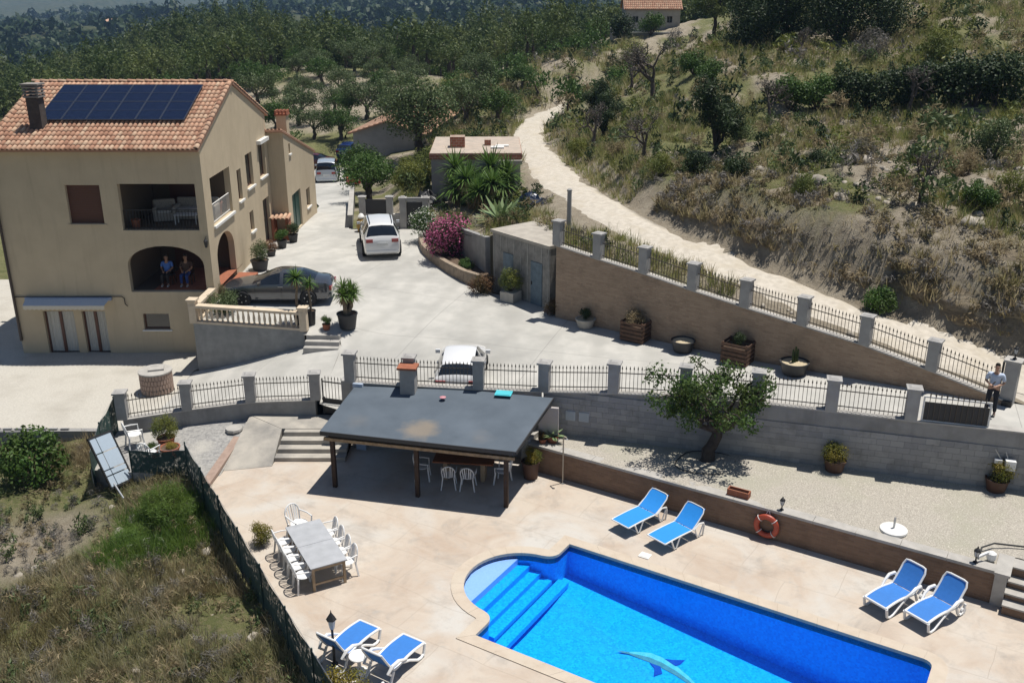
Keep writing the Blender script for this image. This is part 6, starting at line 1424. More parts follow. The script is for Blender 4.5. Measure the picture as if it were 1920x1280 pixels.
VAN = [(2.15, .75, .7, .66, .55), (2.0, .95, .88, .8, .7), (1.5, 1.08, 1.0, .88, .76), (1.15, 1.18, 1.04, .9, .74), (.5, 1.72, 1.06, .9, .68), (-.3, 1.82, 1.08, .9, .68), (-1.5, 1.81, 1.1, .9, .68), (-1.95, 1.76, 1.1, .88, .67), (-2.12, 1.2, 1.06, .86, .76), (-2.18, .8, .75, .8, .7)]
def drivez(x, y): return float(zdrive(np.array(x), np.array(y)))+.005
car('sedan', 'dark grey saloon car parked behind the stone balustrade', (-10.35, 40.85, drivez(-10.3, 40.8)), pi+.04, SED, carpaint('graphite_metallic', (.095, .10, .112), .6), ws=(.95, .18), rw=(-1.12, -1.75), sg=(.62, -1.5), pitch=.0)
car('suv', 'white sport utility car parked on the drive before the entrance gates', (-6.95, 49.2, drivez(-7, 49)), math.radians(101), SUVS, carpaint('white_car_paint', (.70, .70, .69)), wr=.38, ws=(1.05, .38), rw=(-2.0, -2.3), sg=(.8, -1.95), pil=(-.2, -1.15), rails=True)
car('hatchback', 'white hatchback parked close behind the railings above the pavilion', (-1.85, 32.95, drivez(-1.75, 33)+.0), math.radians(88), HAT, carpaint('white_car_paint_second', (.72, .72, .72)), wr=.3, wx=(1.25, -1.25), ws=(.88, .18), rw=(-1.6, -1.93), sg=(.6, -1.55), pil=(-.25,))
car('van', 'silver-blue compact van parked at the far end of the drive', (-15.3, 79.6, drivez(-15.3, 79.6)), math.radians(98), VAN, carpaint('silver_blue', (.48, .52, .57), .2), wr=.31, wx=(1.35, -1.35), ws=(1.1, .5), rw=(-1.95, -2.12), sg=(.95, -1.9), pil=(-.1, -1.0))
car('parked_car', 'dark blue car parked beyond the van by the grey outbuilding', (-15.6, 93.5, gz(-15.6, 93.5)), math.radians(80), HAT, carpaint('dark_blue_paint', (.012, .03, .14), .2), wr=.3, wx=(1.25, -1.25), ws=(.88, .18), rw=(-1.6, -1.93), sg=(.6, -1.55), pil=(-.25,))
car('parked_car', 'maroon car parked in front of the van beside the rear wing', (-18.6, 88, gz(-18.6, 88)), math.radians(175), SED, carpaint('maroon_paint', (.10, .014, .014), .2), ws=(.95, .18), rw=(-1.12, -1.75), sg=(.62, -1.5))

# ------------------------------------------------------------------ pool furniture
M_sling = plain('blue_sling', (.012, .26, .74), .75, var=.08); M_sling2 = plain('faded_blue_sling', (.03, .19, .58), .75, var=.12)
def lounger(label, foot, headdir, back, kind, group='blue sun loungers round the pool'):
    """foot: middle of the foot end on the ground; headdir: angle towards the head"""
    e = empty('sun_lounger', (foot[0], foot[1], 0), headdir, label, 'sun lounger', group); hw = .33 if kind == 1 else .31; h = .34; hinge = 1.18 if kind == 1 else 1.15; Lb = .72; ca, sa = math.cos(back), math.sin(back)
    b = MB(); ns = 10; P = [(lerp(0.0, hinge, k/ns), h+(.05*math.sin(pi*min(1, k/ns*1.1)) if kind == 2 else .015*math.sin(pi*k/ns))) for k in range(ns+1)]
    seat = MB()
    for (x0, z0), (x1, z1) in zip(P[:-1], P[1:]): seat.slab([(x0, -hw, z0), (x1, -hw, z1), (x1, hw, z1), (x0, hw, z0)], .012, (0, 0, 1))
    seat.build('seat_sling', M_sling if kind == 1 else M_sling2, e, smooth=30)
    B = [(hinge+.02+Lb*ca*k/6, P[-1][1]+.01+Lb*sa*k/6-.03*math.sin(pi*k/6)) for k in range(7)]; bk = MB()
    for (x0, z0), (x1, z1) in zip(B[:-1], B[1:]): bk.slab([(x0, -hw, z0), (x1, -hw, z1), (x1, hw, z1), (x0, hw, z0)], .012, (-sa*.2, 0, 1))
    bk.build('back_sling', M_sling if kind == 1 else M_sling2, e, smooth=30)
    fr = MB(); rr = .022 if kind == 1 else .034
    for s in (-1, 1): fr.tube([(x, s*(hw+.01), z) for x, z in P], rr, 8)
    fr.tube([(0, -hw-.01, P[0][1]), (0, hw+.01, P[0][1])], rr, 8); fr.build('seat_frame', M_white_plastic, e, smooth=True)
    bf = MB(); c = [(B[0][0], -hw-.01, B[0][1])]+[(x, -hw-.01, z) for x, z in B[1:-1]]+[(B[-1][0]-.03*ca, -hw+.03, B[-1][1]-.0), (B[-1][0], -hw*.6, B[-1][1]+.01), (B[-1][0], hw*.6, B[-1][1]+.01), (B[-1][0]-.03*ca, hw-.03, B[-1][1])]+[(x, hw+.01, z) for x, z in reversed(B[:-1])]
    bf.tube(c, rr*.85, 8); bf.build('back_frame', M_white_plastic, e, smooth=True)
    for s in (-1, 1):
        y = s*(hw+.03)
        if kind == 1:
            for x0 in (.28, 1.3):
                b = MB(); b.tube([(x0-.02, y, h+.0), (x0+.12, y, .03), (x0+.2, y, .03), (x0+.34, y, h+.02)], .024, 6); b.build('leg', M_white_plastic, e, smooth=True)
            b = MB(); b.tube([(1.22, y, h), (1.45, y, h+.13), (1.66, y, h+.08), (1.7, y, .3), (1.66, y, .02)], .028, 6); b.build('rear_support', M_white_plastic, e, smooth=True)
        else:
            b = MB(); b.tube([(.0, y, h), (.06, y, .08), (.16, y, .03), (.3, y, .05), (.62, y, .26), (.85, y, h+.02)], .036, 8); b.build('leg', M_white_plastic, e, smooth=True)
            b = MB(); b.tube([(1.2, y, h), (1.32, y, .1), (1.42, y, .04), (1.55, y, .08), (1.6, y, .3)], .036, 8); b.build('leg', M_white_plastic, e, smooth=True)
            b = MB(); b.tube([(.72, y, h+.04), (.9, y+s*.05, h+.14), (1.08, y+s*.06, h+.235), (1.3, y+s*.05, h+.22), (1.42, y+s*.02, h+.08), (1.3, y, h-.04)], [.03, .036, .045, .045, .04, .03], 8); b.build('armrest', M_white_plastic, e, smooth=True)
    if kind == 2:
        for s in (-1, 1): b = MB(); b.lathe([(.001, -.03), (.1, -.03), (.1, .03), (.001, .03)], n=14); b.build('wheel', M_white_plastic, e, (1.56, s*(hw+.02), .1), (pi/2, 0, 0))
    else: b = MB(); b.bar((.4, -hw, .05), (.4, hw, .05), .03); b.bar((1.46, -hw, .05), (1.46, hw, .05), .03); b.build('cross_bar', M_white_plastic, e)
    return e
HB = math.atan2(.851, .5255)
lounger('bright blue lounger by the brick wall, left of the near pair', (3.2, 24.85), math.radians(41), math.radians(36), 1)
lounger('bright blue lounger by the brick wall, right of the near pair', (4.15, 23.98), math.radians(40), math.radians(42), 1)
lounger('blue lounger with white armrests, left of the pair near the garden steps', (9.38, 20.95), math.radians(34), math.radians(52), 2)
lounger('blue lounger with white armrests, right of the pair near the garden steps', (10.2, 20.35), math.radians(34), math.radians(52), 2)
lounger('blue lounger with its back to the mesh fence, left of the bottom pair', (-3.55, 20.05), math.radians(238), math.radians(58), 2)
lounger('blue lounger with its back to the mesh fence, right of the bottom pair', (-2.4, 19.5), math.radians(238), math.radians(58), 2)
st_ = empty('side_table', (-3.62, 18.72, 0), 0, 'small round white side table between the two bottom loungers', 'table')
b = MB(); b.lathe([(.001, .43), (.23, .43), (.24, .45), (.23, .465), (.001, .465)], n=20); b.build('top', M_white_plastic, st_); b = MB(); b.lathe([(.05, 0), (.04, .43)], n=8); b.lathe([(.18, 0), (.18, .02), (.05, .04)], n=14); b.build('leg', M_white_plastic, st_)
lp = empty('garden_lamp', (-4.25, 18.95, 0), 0, 'black garden lamp post at the mesh fence beside the bottom loungers', 'lamp')
b = MB(); b.lathe([(.09, 0), (.08, .06), (.035, .1), (.03, 1.0), (.05, 1.05)], n=10); b.build('post', M_iron, lp); b = MB(); b.lathe([(.06, 1.05), (.1, 1.3)], n=6); b.build('glass', plainglass, lp); b = MB(); b.lathe([(.13, 1.3), (.07, 1.4), (.02, 1.48), (.004, 1.56)], n=6); b.build('hood', M_iron, lp)
# resin chairs
def chair_parts(fan=False):
    o = {}; b = MB(); b.lathe([(.001, .42), (.2, .425), (.225, .44), (.21, .455), (.001, .445)], n=14, sy=1.0); o['seat'] = [b.mesh('seat', M_white_plastic, True)]
    o['leg'] = []
    for sx in (-1, 1):
        for sy in (-1, 1): b = MB(); b.bar((sx*.24, sy*.24, 0), (sx*.18, sy*.19, .43), .045, .035); o['leg'].append(b.mesh('leg', M_white_plastic))
    arcp = [(-.19, .21, .44)]+[(-.21*math.cos(t), .25+.05*math.sin(t), .66+.22*math.sin(t)) for t in [pi*k/10 for k in range(11)]]+[(.19, .21, .44)]
    b = MB(); b.tube(arcp, .018, 6); o['back_frame'] = [b.mesh('back_frame', M_white_plastic, True)]
    o['slat'] = []
    for k in range(5):
        x = -.14+.07*k; b = MB(); b.bar((x*.8, .2, .44), (x, .285, .66+.2*math.sqrt(max(0, 1-(x/.21)**2))), .035, .008); o['slat'].append(b.mesh('slat', M_white_plastic))
    o['armrest'] = []
    for s in (-1, 1): b = MB(); b.tube([(s*.22, -.2, .43), (s*.25, -.2, .62), (s*.255, 0, .645), (s*.215, .25, .66)], .02, 6); o['armrest'].append(b.mesh('armrest', M_white_plastic, True))
    return o
CH = chair_parts()
def chair(x, y, rz, label, z=0.0, s=1.0, group='white resin chairs', tilt=None):
    e = empty('resin_chair', (x, y, z), rz, label, 'chair', group); e.scale = (s, s, s)
    if tilt: e.rotation_euler = (tilt[0], tilt[1], rz)
    for nm, ms in CH.items():
        for m in ms: link(nm, m, e)
    return e
td = Vector((1.13, -2.1)).normalized(); tn = Vector((td.y, -td.x)); tc_ = Vector((-5.47, 23.15)); tr_ = math.atan2(td.y, td.x)
M_tabletop = surf('grey_table_top', (.40, .41, .43), (.33, .34, .355), 3, .6, .15, 30, c3=(.42, .36, .30), s3=1.2, lo3=.58, hi3=.75)
M_tableleg = surf('pale_table_wood', (.40, .30, .20), (.30, .22, .14), 6, .7, .2)
for k, nm in ((-1, 'far'), (1, 'near')):
    c = tc_+td*.605*k; e = empty('dining_table', (c.x, c.y, 0), tr_, f'grey-topped garden table, {nm} one of the two pushed together among white chairs', 'table', 'garden tables')
    b = MB(); b.box((0, 0, .735), (1.2, 1.02, .035)); bevel(b.build('top', M_tabletop, e), .006)
    for sx in (-1, 1):
        for sy in (-1, 1): b = MB(); b.box((sx*.52, sy*.43, .358), (.07, .07, .716)); b.build('leg', M_tableleg, e)
    b = MB()
    for sx in (-1, 1): b.box((sx*.52, 0, .2), (.04, .79, .06)); b.box((sx*.52, 0, .66), (.04, .79, .09))
    b.build('rail', M_tableleg, e)
wd = ['farthest', 'second', 'third', 'fourth', 'nearest']
for k in range(5):
    p = tc_+td*(-1.0+.47*k)+tn*.64; q = random.uniform(-.08, .08); chair(p.x, p.y, tr_+pi+q, f'white resin chair on the left of the long table, {wd[k]} in the row')
for k in range(4):
    p = tc_+td*(-.85+.55*k)-tn*.60; q = random.uniform(-.08, .08); chair(p.x, p.y, tr_+q, f'white resin chair on the pool side of the long table, {["farthest", "second", "third", "nearest"][k]} in the row')
p = tc_-td*1.62; chair(p.x, p.y, tr_+pi/2+.4, 'white chair with round back at the far head of the long table', s=1.18)
pt = empty('pavilion_table', (-1.55, 28.35, 0), -.12, 'orange-brown wooden table under the pavilion roof', 'table')
M_orange = surf('orange_wood', (.26, .09, .035), (.20, .07, .03), 5, .5, .15)
b = MB(); b.box((0, 0, .74), (2.0, .9, .05)); bevel(b.build('top', M_orange, pt), .008)
for sx in (-1, 1): b = MB(); b.box((sx*.62, 0, .36), (.14, .5, .71)); b.build('leg', M_tableleg, pt)
chair(-2.05, 27.72, pi, 'white resin chair under the pavilion, left of the front two', group='chairs under the pavilion'); chair(-1.42, 27.62, pi-.1, 'white resin chair under the pavilion, right of the front two', group='chairs under the pavilion')
chair(-2.95, 28.3, pi/2, 'white resin chair beside the middle pavilion post', group='chairs under the pavilion'); chair(-.3, 28.0, -pi/2-.3, 'white resin chair at the right end of the pavilion table', group='chairs under the pavilion')
chair(-13.2, 30.35, 2.2, 'white resin chair by the corner pillar of the gravel patch', float(zpatch(np.array(-13.2), np.array(30.35))), 1.12)
chair(-12.25, 29.15, 2.9, 'white resin chair behind the green mesh fence panel', float(zpatch(np.array(-12.2), np.array(29.1))), 1.12)
# ------------------------------------------------------------------ garden bits
b = MB(); nr = 36
rg_ = [[((.30+.085*math.cos(2*pi*j/10))*math.cos(2*pi*i/nr), .07*math.sin(2*pi*j/10), (.30+.085*math.cos(2*pi*j/10))*math.sin(2*pi*i/nr)) for j in range(10)] for i in range(nr)]
for i in range(nr):
    for j in range(10): b.quad(rg_[i][j], rg_[(i+1) % nr][j], rg_[(i+1) % nr][(j+1) % 10], rg_[i][(j+1) % 10])
le = empty('life_ring', (0, 0, 0), 0, 'orange-red life ring hanging on the brown poolside wall', 'life ring'); xw = Lw*.577
le.location = (p0.x+(p1.x-p0.x)*.577-.105*math.sin(-rz)*1.0, p0.y+(p1.y-p0.y)*.577-.105*math.cos(rz), .46); le.rotation_euler = (0, 0, rz)
b.build('ring', plain('faded_orange', (.42, .065, .03), .5, var=.12), le, smooth='all')
for k in range(4):
    t = pi/4+pi/2*k; c = Vector((.30*math.cos(t), 0, .30*math.sin(t))); b = MB(); b.tube([c+Vector((.1*math.cos(t)*math.cos(a), .085*math.sin(a), .1*math.sin(t)*math.cos(a))) for a in [2*pi*q/10 for q in range(10)]], .012, 5, closed=True); b.build('band', M_white, le)
b = MB(); b.tube([(-.06, .06, .36), (0, .08, .5), (.06, .06, .36)], .012, 5); b.build('cord', M_white, le)
ub = empty('parasol_base', (10.69, 23.44, .96), 0, 'round white parasol base with steel tube on the gravel', 'parasol base')
b = MB(); b.lathe([(.36, 0), (.38, .02), (.37, .07), (.3, .09), (.06, .1)], n=28); b.build('disc', M_white, ub, smooth=30); b = MB(); b.lathe([(.03, .1), (.03, .42)], n=10); b.build('tube', M_steel, ub)
sw = empty('garden_shower', (1.66, 27.98, 0), 0, 'thin pale shower pole standing before the poolside wall', 'shower')
b = MB(); b.tube([(0, 0, 0), (0, 0, 1.62), (.03, -.05, 1.7), (.1, -.16, 1.7)], .022, 8); b.build('pole', plain('pale_pole', (.42, .36, .28), .6), sw); b = MB(); b.lathe([(.02, .03), (.05, 0)], (.1, -.16, 1.66), 10); b.build('shower_head', M_steel, sw); b = MB(); b.lathe([(.1, 0), (.1, .015)], n=12); b.build('foot', M_steel, sw)
for k, lab in ((1.98, 'left'), (2.42, 'right')):
    e = empty('meter_box', (k, 29.54-.27*(k-1.98), 1.72), -.28, f'small pale meter box on the block wall, {lab} of two', 'box', 'meter boxes'); b = MB(); b.box((0, 0, 0), (.34, .1, .34)); bevel(b.build('case', plain('pale_grey_box' + lab, (.40, .44, .48), .5), e), .01); b = MB(); b.box((0, -.054, 0), (.28, .006, .28)); b.build('door', plain('box_door' + lab, (.34, .38, .42), .5), e)
fl_ = empty('wall_floodlight', (14.75, 25.78, 1.95), -.28, 'white twin floodlight on the block wall near the right edge', 'lamp')
b = MB(); b.box((-.18, -.1, 0), (.2, .12, .13)); b.box((.14, -.16, -.05), (.28, .2, .3)); b.build('head', M_white_plastic, fl_); b = MB(); b.bar((-.3, -.02, .35), (-.1, -.06, .05), .02); b.bar((.0, -.02, .3), (.1, -.06, .05), .02); b.build('bracket', M_steel, fl_)
b = MB(); b.tube([(12.45, 22.05, 1.0), (12.7, 22.45, 1.05), (13.1, 22.6, 1.08), (13.9, 22.45, 1.06), (14.6, 22.05, 1.06), (15.4, 21.6, 1.06)], .025, 6); tag(b.build('garden_hose', M_black_plastic), 'black garden hose looping over the gravel beside the steps', 'hose')
b = MB(); b.lathe([(.1, 0), (.12, .06), (.12, .2), (.06, .24)], n=12); b.bar((-.1, 0, .22), (-.42, -.12, .16), .06); tag(b.build('hose_reel', M_white_plastic, None, (12.72, 21.95, .985)), 'white hose fitting on the poolside wall coping by the steps', 'hose fitting')
b = MB(); b.tube([(6.17+.95*math.cos(t)+.1*math.sin(3*t), 27.45+.8*math.sin(t), 1.03) for t in [2*pi*k/28 for k in range(24)]], .016, 5); tag(b.build('irrigation_hose', M_black_plastic), 'thin black irrigation hose ringed round the garden tree', 'hose')
b = MB(); b.lathe([(.3, 0), (.32, .05), (.3, .12), (.22, .13)], n=9); tag(b.build('stone_slab', M_greylight, None, (-9.95, 31.2, .36)), 'round stone slab at the top corner of the gravel patch', 'stone')
# brick well in the yard
we = empty('brick_well', (-14.3, 35.7, 0), .3, 'round reddish brick well with a concrete lid in the pale yard', 'well')
b = MB(); b.lathe([(.60, -.1), (.60, .84)], n=28); b.build('core', plain('mortar', (.36, .28, .22), .9), we); bb_ = MB(); bb_.box((0, 0, .1), (.105, .06, .19)); ME_wb = bb_.mesh('brick', M_oldbrick)
for r in range(4):
    for k in range(32): t = 2*pi*(k+.5*(r % 2))/32; link('brick', ME_wb, we, (.605*math.cos(t), .605*math.sin(t), .02+.205*r), (0, 0, t+pi/2))
b = MB(); b.lathe([(.66, .845), (.66, .9), (.6, .91)], n=24); b.box((.05, .05, .945), (.6, .5, .07)); b.box((0, .3, .95), (.3, .2, .08)); b.build('lid', M_greylight, we)
# leaning slatted panel and mesh fence
M_net, nt, bs = new_mat('green_mesh_net'); v = _vec(nt, True); nt.links.new(_mix(nt, (.012, .038, .034), (.03, .07, .06), _noise(nt, v, 6, 5)), bs.inputs['Base Color']); bs.inputs['Roughness'].default_value = .8
tp = nt.nodes.new('ShaderNodeBsdfTransparent'); mx_ = nt.nodes.new('ShaderNodeMixShader'); nt.links.new(_ramp(nt, _noise(nt, v, 7, 5, .7), 1.0, .52), mx_.inputs[0])
nt.links.new(tp.outputs[0], mx_.inputs[1]); nt.links.new(bs.outputs[0], mx_.inputs[2]); nt.links.new(mx_.outputs[0], nt.nodes['Material Output'].inputs[0])
def mesh_fence(label, pl, h, spacing=2.0):
    e = empty('mesh_fence', (pl[0][0], pl[0][1], 0), 0, label, 'fence'); o_ = Vector((pl[0][0], pl[0][1], 0))
    for a, c in zip(pl[:-1], pl[1:]):
        A, C = Vector((a[0], a[1], 0)), Vector((c[0], c[1], 0)); L = (C-A).length; m = max(1, round(L/spacing))
        for k in range(m):
            P, Q = A.lerp(C, k/m), A.lerp(C, (k+1)/m); nn = 8; b = MB(); d = (Q-P).normalized(); nrm = Vector((-d.y, d.x, 0)); vs = []
            for i in range(nn+1):
                t = i/nn; c0 = P.lerp(Q, t); z = lerp(a[2], c[2], (k+t)/m); sag = -.06*math.sin(pi*t)+.02*math.sin(9*t+k)
                vs.append([c0-o_+Vector((0, 0, z-.2)), c0-o_+nrm*.03*math.sin(5*t+k)+Vector((0, 0, z+h*.5)), c0-o_+Vector((0, 0, z+h+sag))])
            for i in range(nn):
                for j in range(2): b.quad(vs[i][j], vs[i+1][j], vs[i+1][j+1], vs[i][j+1])
            b.build('net_panel', M_net, e, fix=False)
            b = MB(); z = lerp(a[2], c[2], k/m); b.tube([P-o_+Vector((0, 0, z-.3)), P-o_+Vector((0, 0, z+h+.06))], .024, 6); b.build('post', M_darkshade, e)
        b = MB(); b.tube([A-o_+Vector((0, 0, a[2]+h)), C-o_+Vector((0, 0, c[2]+h))], .006, 4); b.build('wire', M_steel, e)
    return e
mesh_fence('dark green mesh fence running along the left edge of the pool deck', [(-10.72, 28.35, -.05), (-7.6, 23.15, -.1), (-5.5, 19.6, -.15), (-3.6, 16.5, -.2)], 1.3)
mesh_fence('dark green mesh fence panel in front of the white chair and pots', [(-12.75, 28.75, -.2), (-10.76, 28.45, -.05)], 1.0)
mesh_fence('green mesh fence dropping from the corner pillar beside the leaning panel', [(-14.25, 31.5, .2), (-14.3, 30.2, -.2), (-14.0, 28.6, -.5)], 1.3)
mesh_fence('strip of green netting on the slope at the lower left edge', [(-14.9, 23.0, -1.1), (-13.6, 21.2, -1.2)], .7)
pn = empty('leaning_panel', (-13.45, 28.75, -.15), math.radians(65), 'pale blue slatted panel leaning against the green mesh fence', 'panel'); _L = Vector((-.62, .42, 1.25)).normalized(); _W = Vector((.35, .93, 0)); _W = (_W-_L*_W.dot(_L)).normalized(); _N = _W.cross(_L)
pn.matrix_world = Matrix.Translation((-13.35, 28.55, .55)) @ Matrix((_L, _N, _W)).transposed().to_4x4() @ Matrix.Translation((0, 0, -.45))
M_pale = plain('pale_blue_board', (.42, .50, .58), .5)
b = MB(); b.bb(-.9, .9, -.03, .03, 0, .05); b.bb(-.9, .9, -.03, .03, .95, 1.0); b.bb(-.92, -.86, -.03, .03, 0, 1.0); b.bb(.86, .92, -.03, .03, 0, 1.0); b.build('frame', M_iron, pn)
for x0, x1 in ((-.85, -.5), (-.46, -.3), (-.26, .3), (.34, .85)):
    for z0, z1 in ((.06, .3), (.33, .94)): b = MB(); b.bb(x0, x1, -.012, .012, z0, z1); b.build('board', M_pale, pn)
b = MB(); b.tube([(-13.9, 29.0, .25), (-12.6, 27.5, -.3)], .03, 6); tag(b.build('metal_pole', M_steel), 'thin metal pole lying against the leaning panel', 'pole')
# ------------------------------------------------------------------ pots
def pot_prof(r, h): return [(r*.72, 0), (r*.78, .02), (r, h*.92), (r*1.06, h*.93), (r*1.06, h), (r*.94, h), (r*.9, h*.9), (.001, h*.9)]
def potted(name, loc, label, potmat, r, h, me=None, s=1.0, lift=0.0, soil=None, tree_=None, sq=1.0, cat='potted plant'):
    e = empty(name, loc, R.uniform(0, 6.28), label, cat); b = MB(); b.lathe(pot_prof(r, h), n=22, cap=False); b.build('pot', potmat, e, smooth=35)
    b = MB(); b.lathe([(.001, h*.9+.02), (r*.9, h*.9+.004)], n=18, cap=False); b.build('soil', soil or M_soil, e)
    if me: link('foliage', me, e, (0, 0, h*.88+lift), None, (s, s, s*sq))
    if tree_: link('trunk', tree_[0], e, (0, 0, h*.88), None, s); link('crown', tree_[1], e, (0, 0, h*.88), None, s)
    return e
dz = drivez; M_brownpot = plain('brown_pot', (.075, .035, .022), .7); M_conc_pot = surf('concrete_pot', (.46, .43, .38), (.36, .34, .30), 4, .9, .3)
potted('potted_yucca', (-6.9, 38.1, dz(-6.9, 38.1)), 'branched yucca in a big black pot above the terrace steps', M_black_plastic, .42, .66, tree_=Y_branch, s=1.0)
potted('potted_yucca', (-8.95, 38.1, dz(-8.9, 38.1)), 'slender yucca palm behind the balustrade, left of the pair', M_black_plastic, .2, .5, tree_=Y_one, s=1.02)
potted('potted_yucca', (-8.42, 38.15, dz(-8.4, 38.1)), 'slender yucca palm at the balustrade end, right of the pair', M_black_plastic, .2, .62, tree_=Y_one, s=.8)
potted('potted_plant', (-7.75, 37.85, dz(-7.7, 37.8)), 'small terracotta pot with a leafy plant above the terrace steps', M_terracotta, .17, .26, B_green, .26)
potted('potted_shrub', (-12.2, 44.9, dz(-12.2, 44.9)), 'tall wispy shrub in a black tub beside the porch arch', M_black_plastic, .42, .5, B_olive, .5, -.05, sq=1.25)
potted('potted_shrub', (-12.25, 47.4, dz(-12.2, 47.4)), 'rust-coloured ball shrub in a pot by the villa side wall', M_black_plastic, .24, .26, B_rust, .42)
potted('potted_shrub', (-12.05, 49.0, dz(-12, 49)), 'leafy green plant in a black pot below the villa side windows', M_black_plastic, .26, .42, B_green, .42)
potted('potted_shrub', (-11.75, 50.3, dz(-11.8, 50.3)), 'dark leafy plant in a black pot nearest the barbecue', M_black_plastic, .26, .42, B_dark, .4)
plant('silver_shrub', B_olive, (-12.3, 39.0, 2.15), 'silvery grey-green bush behind the left end of the balustrade', 'bush', (.8, .75, .62)); plant('dry_shrub', B_brown, (-12.55, 39.9, 2.3), 'thin brown dry shrub at the villa corner beside the porch', 'bush', (.28, .28, .8))
e = empty('potted_shrub', (-.05, 41.15, dz(0, 41.2)), -.6, 'yellow-green bush in a square concrete pot before the pump shed', 'potted plant'); b = MB(); b.box((0, 0, .22), (.7, .7, .44)); b.build('pot', M_conc_pot, e); link('foliage', B_yel, e, (0, 0, .35), None, (.62, .62, .75))
potted('planter_tub', (3.05, 37.7, dz(3, 37.7)), 'grey tub with a small dark plant near the left end of the brick wall', M_conc_pot, .4, .38, B_dark, .3, soil=M_sandtop)
potted('planter_tub', (6.6, 34.75, dz(6.6, 34.8)), 'black tub filled with pale sand between the two wooden crates', M_black_plastic, .45, .46, soil=M_sandtop, cat='planter')
Cc = PM(); 
for k in range(5): Cc.add(*ntube([(.05*k-.1, .04*(k % 2), 0), (.06*k-.12, .05*(k % 2), .35+.1*(k % 3))], [.045, .03], 6), 0)
Cm = Cc.mesh('foliage', L_dark, True)
potted('planter_tub', (10.1, 31.95, dz(10.1, 32)), 'black tub with sandy top and a dark cactus, nearest the gate', M_black_plastic, .5, .48, Cm, 1.1, soil=M_sandtop)
def crate(loc, rz, label, me, s, lift, sq=1.0):
    e = empty('pallet_crate', loc, rz, label, 'planter')
    for k in range(5):
        for (x, y, w, d) in ((0, -.4, 1.0, .025), (0, .4, 1.0, .025), (-.5, 0, .025, .77), (.5, 0, .025, .77)): b = MB(); b.box((x, y, .09+.165*k), (w, d, .115)); b.build('slat', M_pallet, e)
    for sx in (-1, 1):
        for sy in (-1, 1): b = MB(); b.box((sx*.455, sy*.355, .42), (.06, .06, .84)); b.build('corner_post', M_pallet, e)
    b = MB(); b.box((0, 0, .33), (.95, .74, .64)); b.build('soil', M_soil, e)
    if me: link('foliage', me, e, (0, 0, .6+lift), None, (s, s, s*sq))
crate((4.95, 36.15, dz(4.95, 36.1)), -.62, 'slatted pallet crate with a dry brown plant along the brick wall', B_brown, .55, 0)
crate((8.4, 33.4, dz(8.4, 33.4)), -.62, 'slatted pallet crate with a small green plant along the brick wall', B_dark, .3, .05)
potted('potted_shrub', (10.12, 26.95, .97), 'golden round bush in a brown pot by the block wall below the fourth pillar', M_brownpot, .33, .42, B_gold, .46, -.12)
potted('potted_shrub', (14.62, 25.72, .97), 'golden round bush in a brown pot at the right edge of the gravel', M_brownpot, .33, .42, B_gold, .47, -.12)
potted('potted_shrub', (.62, 28.35, 0), 'golden bush in a tall dark pot at the corner of the pavilion and brick wall', M_brownpot, .3, .62, B_gold, .40, -.12)
potted('potted_agave', (1.35, 29.1, .95), 'green agave in a pot on the corner of the gravel garden', M_terracotta, .22, .26, A_me, .5)
potted('flower_pot', (.5, 29.9, 1.13), 'small red flower pot on the wall end beside the pavilion', plain('red_pot', (.30, .05, .04), .6), .17, .2, cat='pot'); potted('potted_flower', (1.02, 28.95, .98), 'small red and orange flowering plant beside the agave', M_terracotta, .14, .16, B_rust, .2)
tE = empty('flower_trough', (6.78, 25.38, .985), PROT, 'long empty terracotta trough on the poolside wall coping', 'planter'); b = MB(); b.bb(-.33, .33, -.12, -.09, .02, .2); b.bb(-.33, .33, .09, .12, .02, .2); b.bb(-.33, -.3, -.089, .089, .02, .2); b.bb(.3, .33, -.089, .089, .02, .2); b.bb(-.33, .33, -.12, .12, 0, .018); b.build('trough', M_terracotta, tE); b = MB(); b.bb(-.298, .298, -.088, .088, .02, .12); b.build('soil', M_soil, tE)
zp = lambda x, y: float(zpatch(np.array(x), np.array(y)))
potted('potted_conifer', (-12.1, 30.35, zp(-12.1, 30.3)), 'bright green bushy conifer in a terracotta pot on the gravel patch', M_terracotta, .3, .34, B_yel, .5, -.1, sq=1.25); potted('potted_plant', (-11.75, 29.7, zp(-11.7, 29.7)), 'terracotta pot with a lime-yellow plant before the conifer', M_terracotta, .33, .36, B_gold, .27, -.05, sq=.5); potted('potted_plant', (-12.3, 29.6, zp(-12.3, 29.6)), 'tilted terracotta pot left of the lime-yellow one', M_terracotta, .26, .32, B_green, .2)
# loggia furniture
def sofa(name, loc, w, label, rz=0):
    e = empty(name, loc, rz, label, 'sofa' if w > 1.2 else 'armchair'); M_w = MATS.get('pale_wicker') or surf('pale_wicker', (.42, .38, .33), (.30, .27, .23), 20, .9, .4)
    b = MB(); b.box((0, 0, .2), (w, .8, .36)); bevel(b.build('base', M_w, e), .05); b = MB(); b.box((0, .36, .58), (w, .18, .62)); bevel(b.build('backrest', M_w, e), .08)
    for s in (-1, 1): b = MB(); b.box((s*(w/2-.08), 0, .48), (.18, .8, .34)); bevel(b.build('armrest', M_w, e), .07)
    for k in range(max(1, round(w/.7))): b = MB(); n_ = max(1, round(w/.7)); cw = (w-.36)/n_; b.box((-w/2+.18+cw*(k+.5), -.06, .44), (cw-.02, .66, .14)); bevel(b.build('cushion', plain('cushion%d' % k, (.5, .48, .45), .9), e), .05)
sofa('wicker_sofa', (-14.2, 42.6, 5.51), 1.9, 'pale wicker sofa at the back of the upper loggia'); sofa('wicker_armchair', (-15.5, 42.2, 5.51), .95, 'pale wicker armchair left of the sofa in the upper loggia', .3)
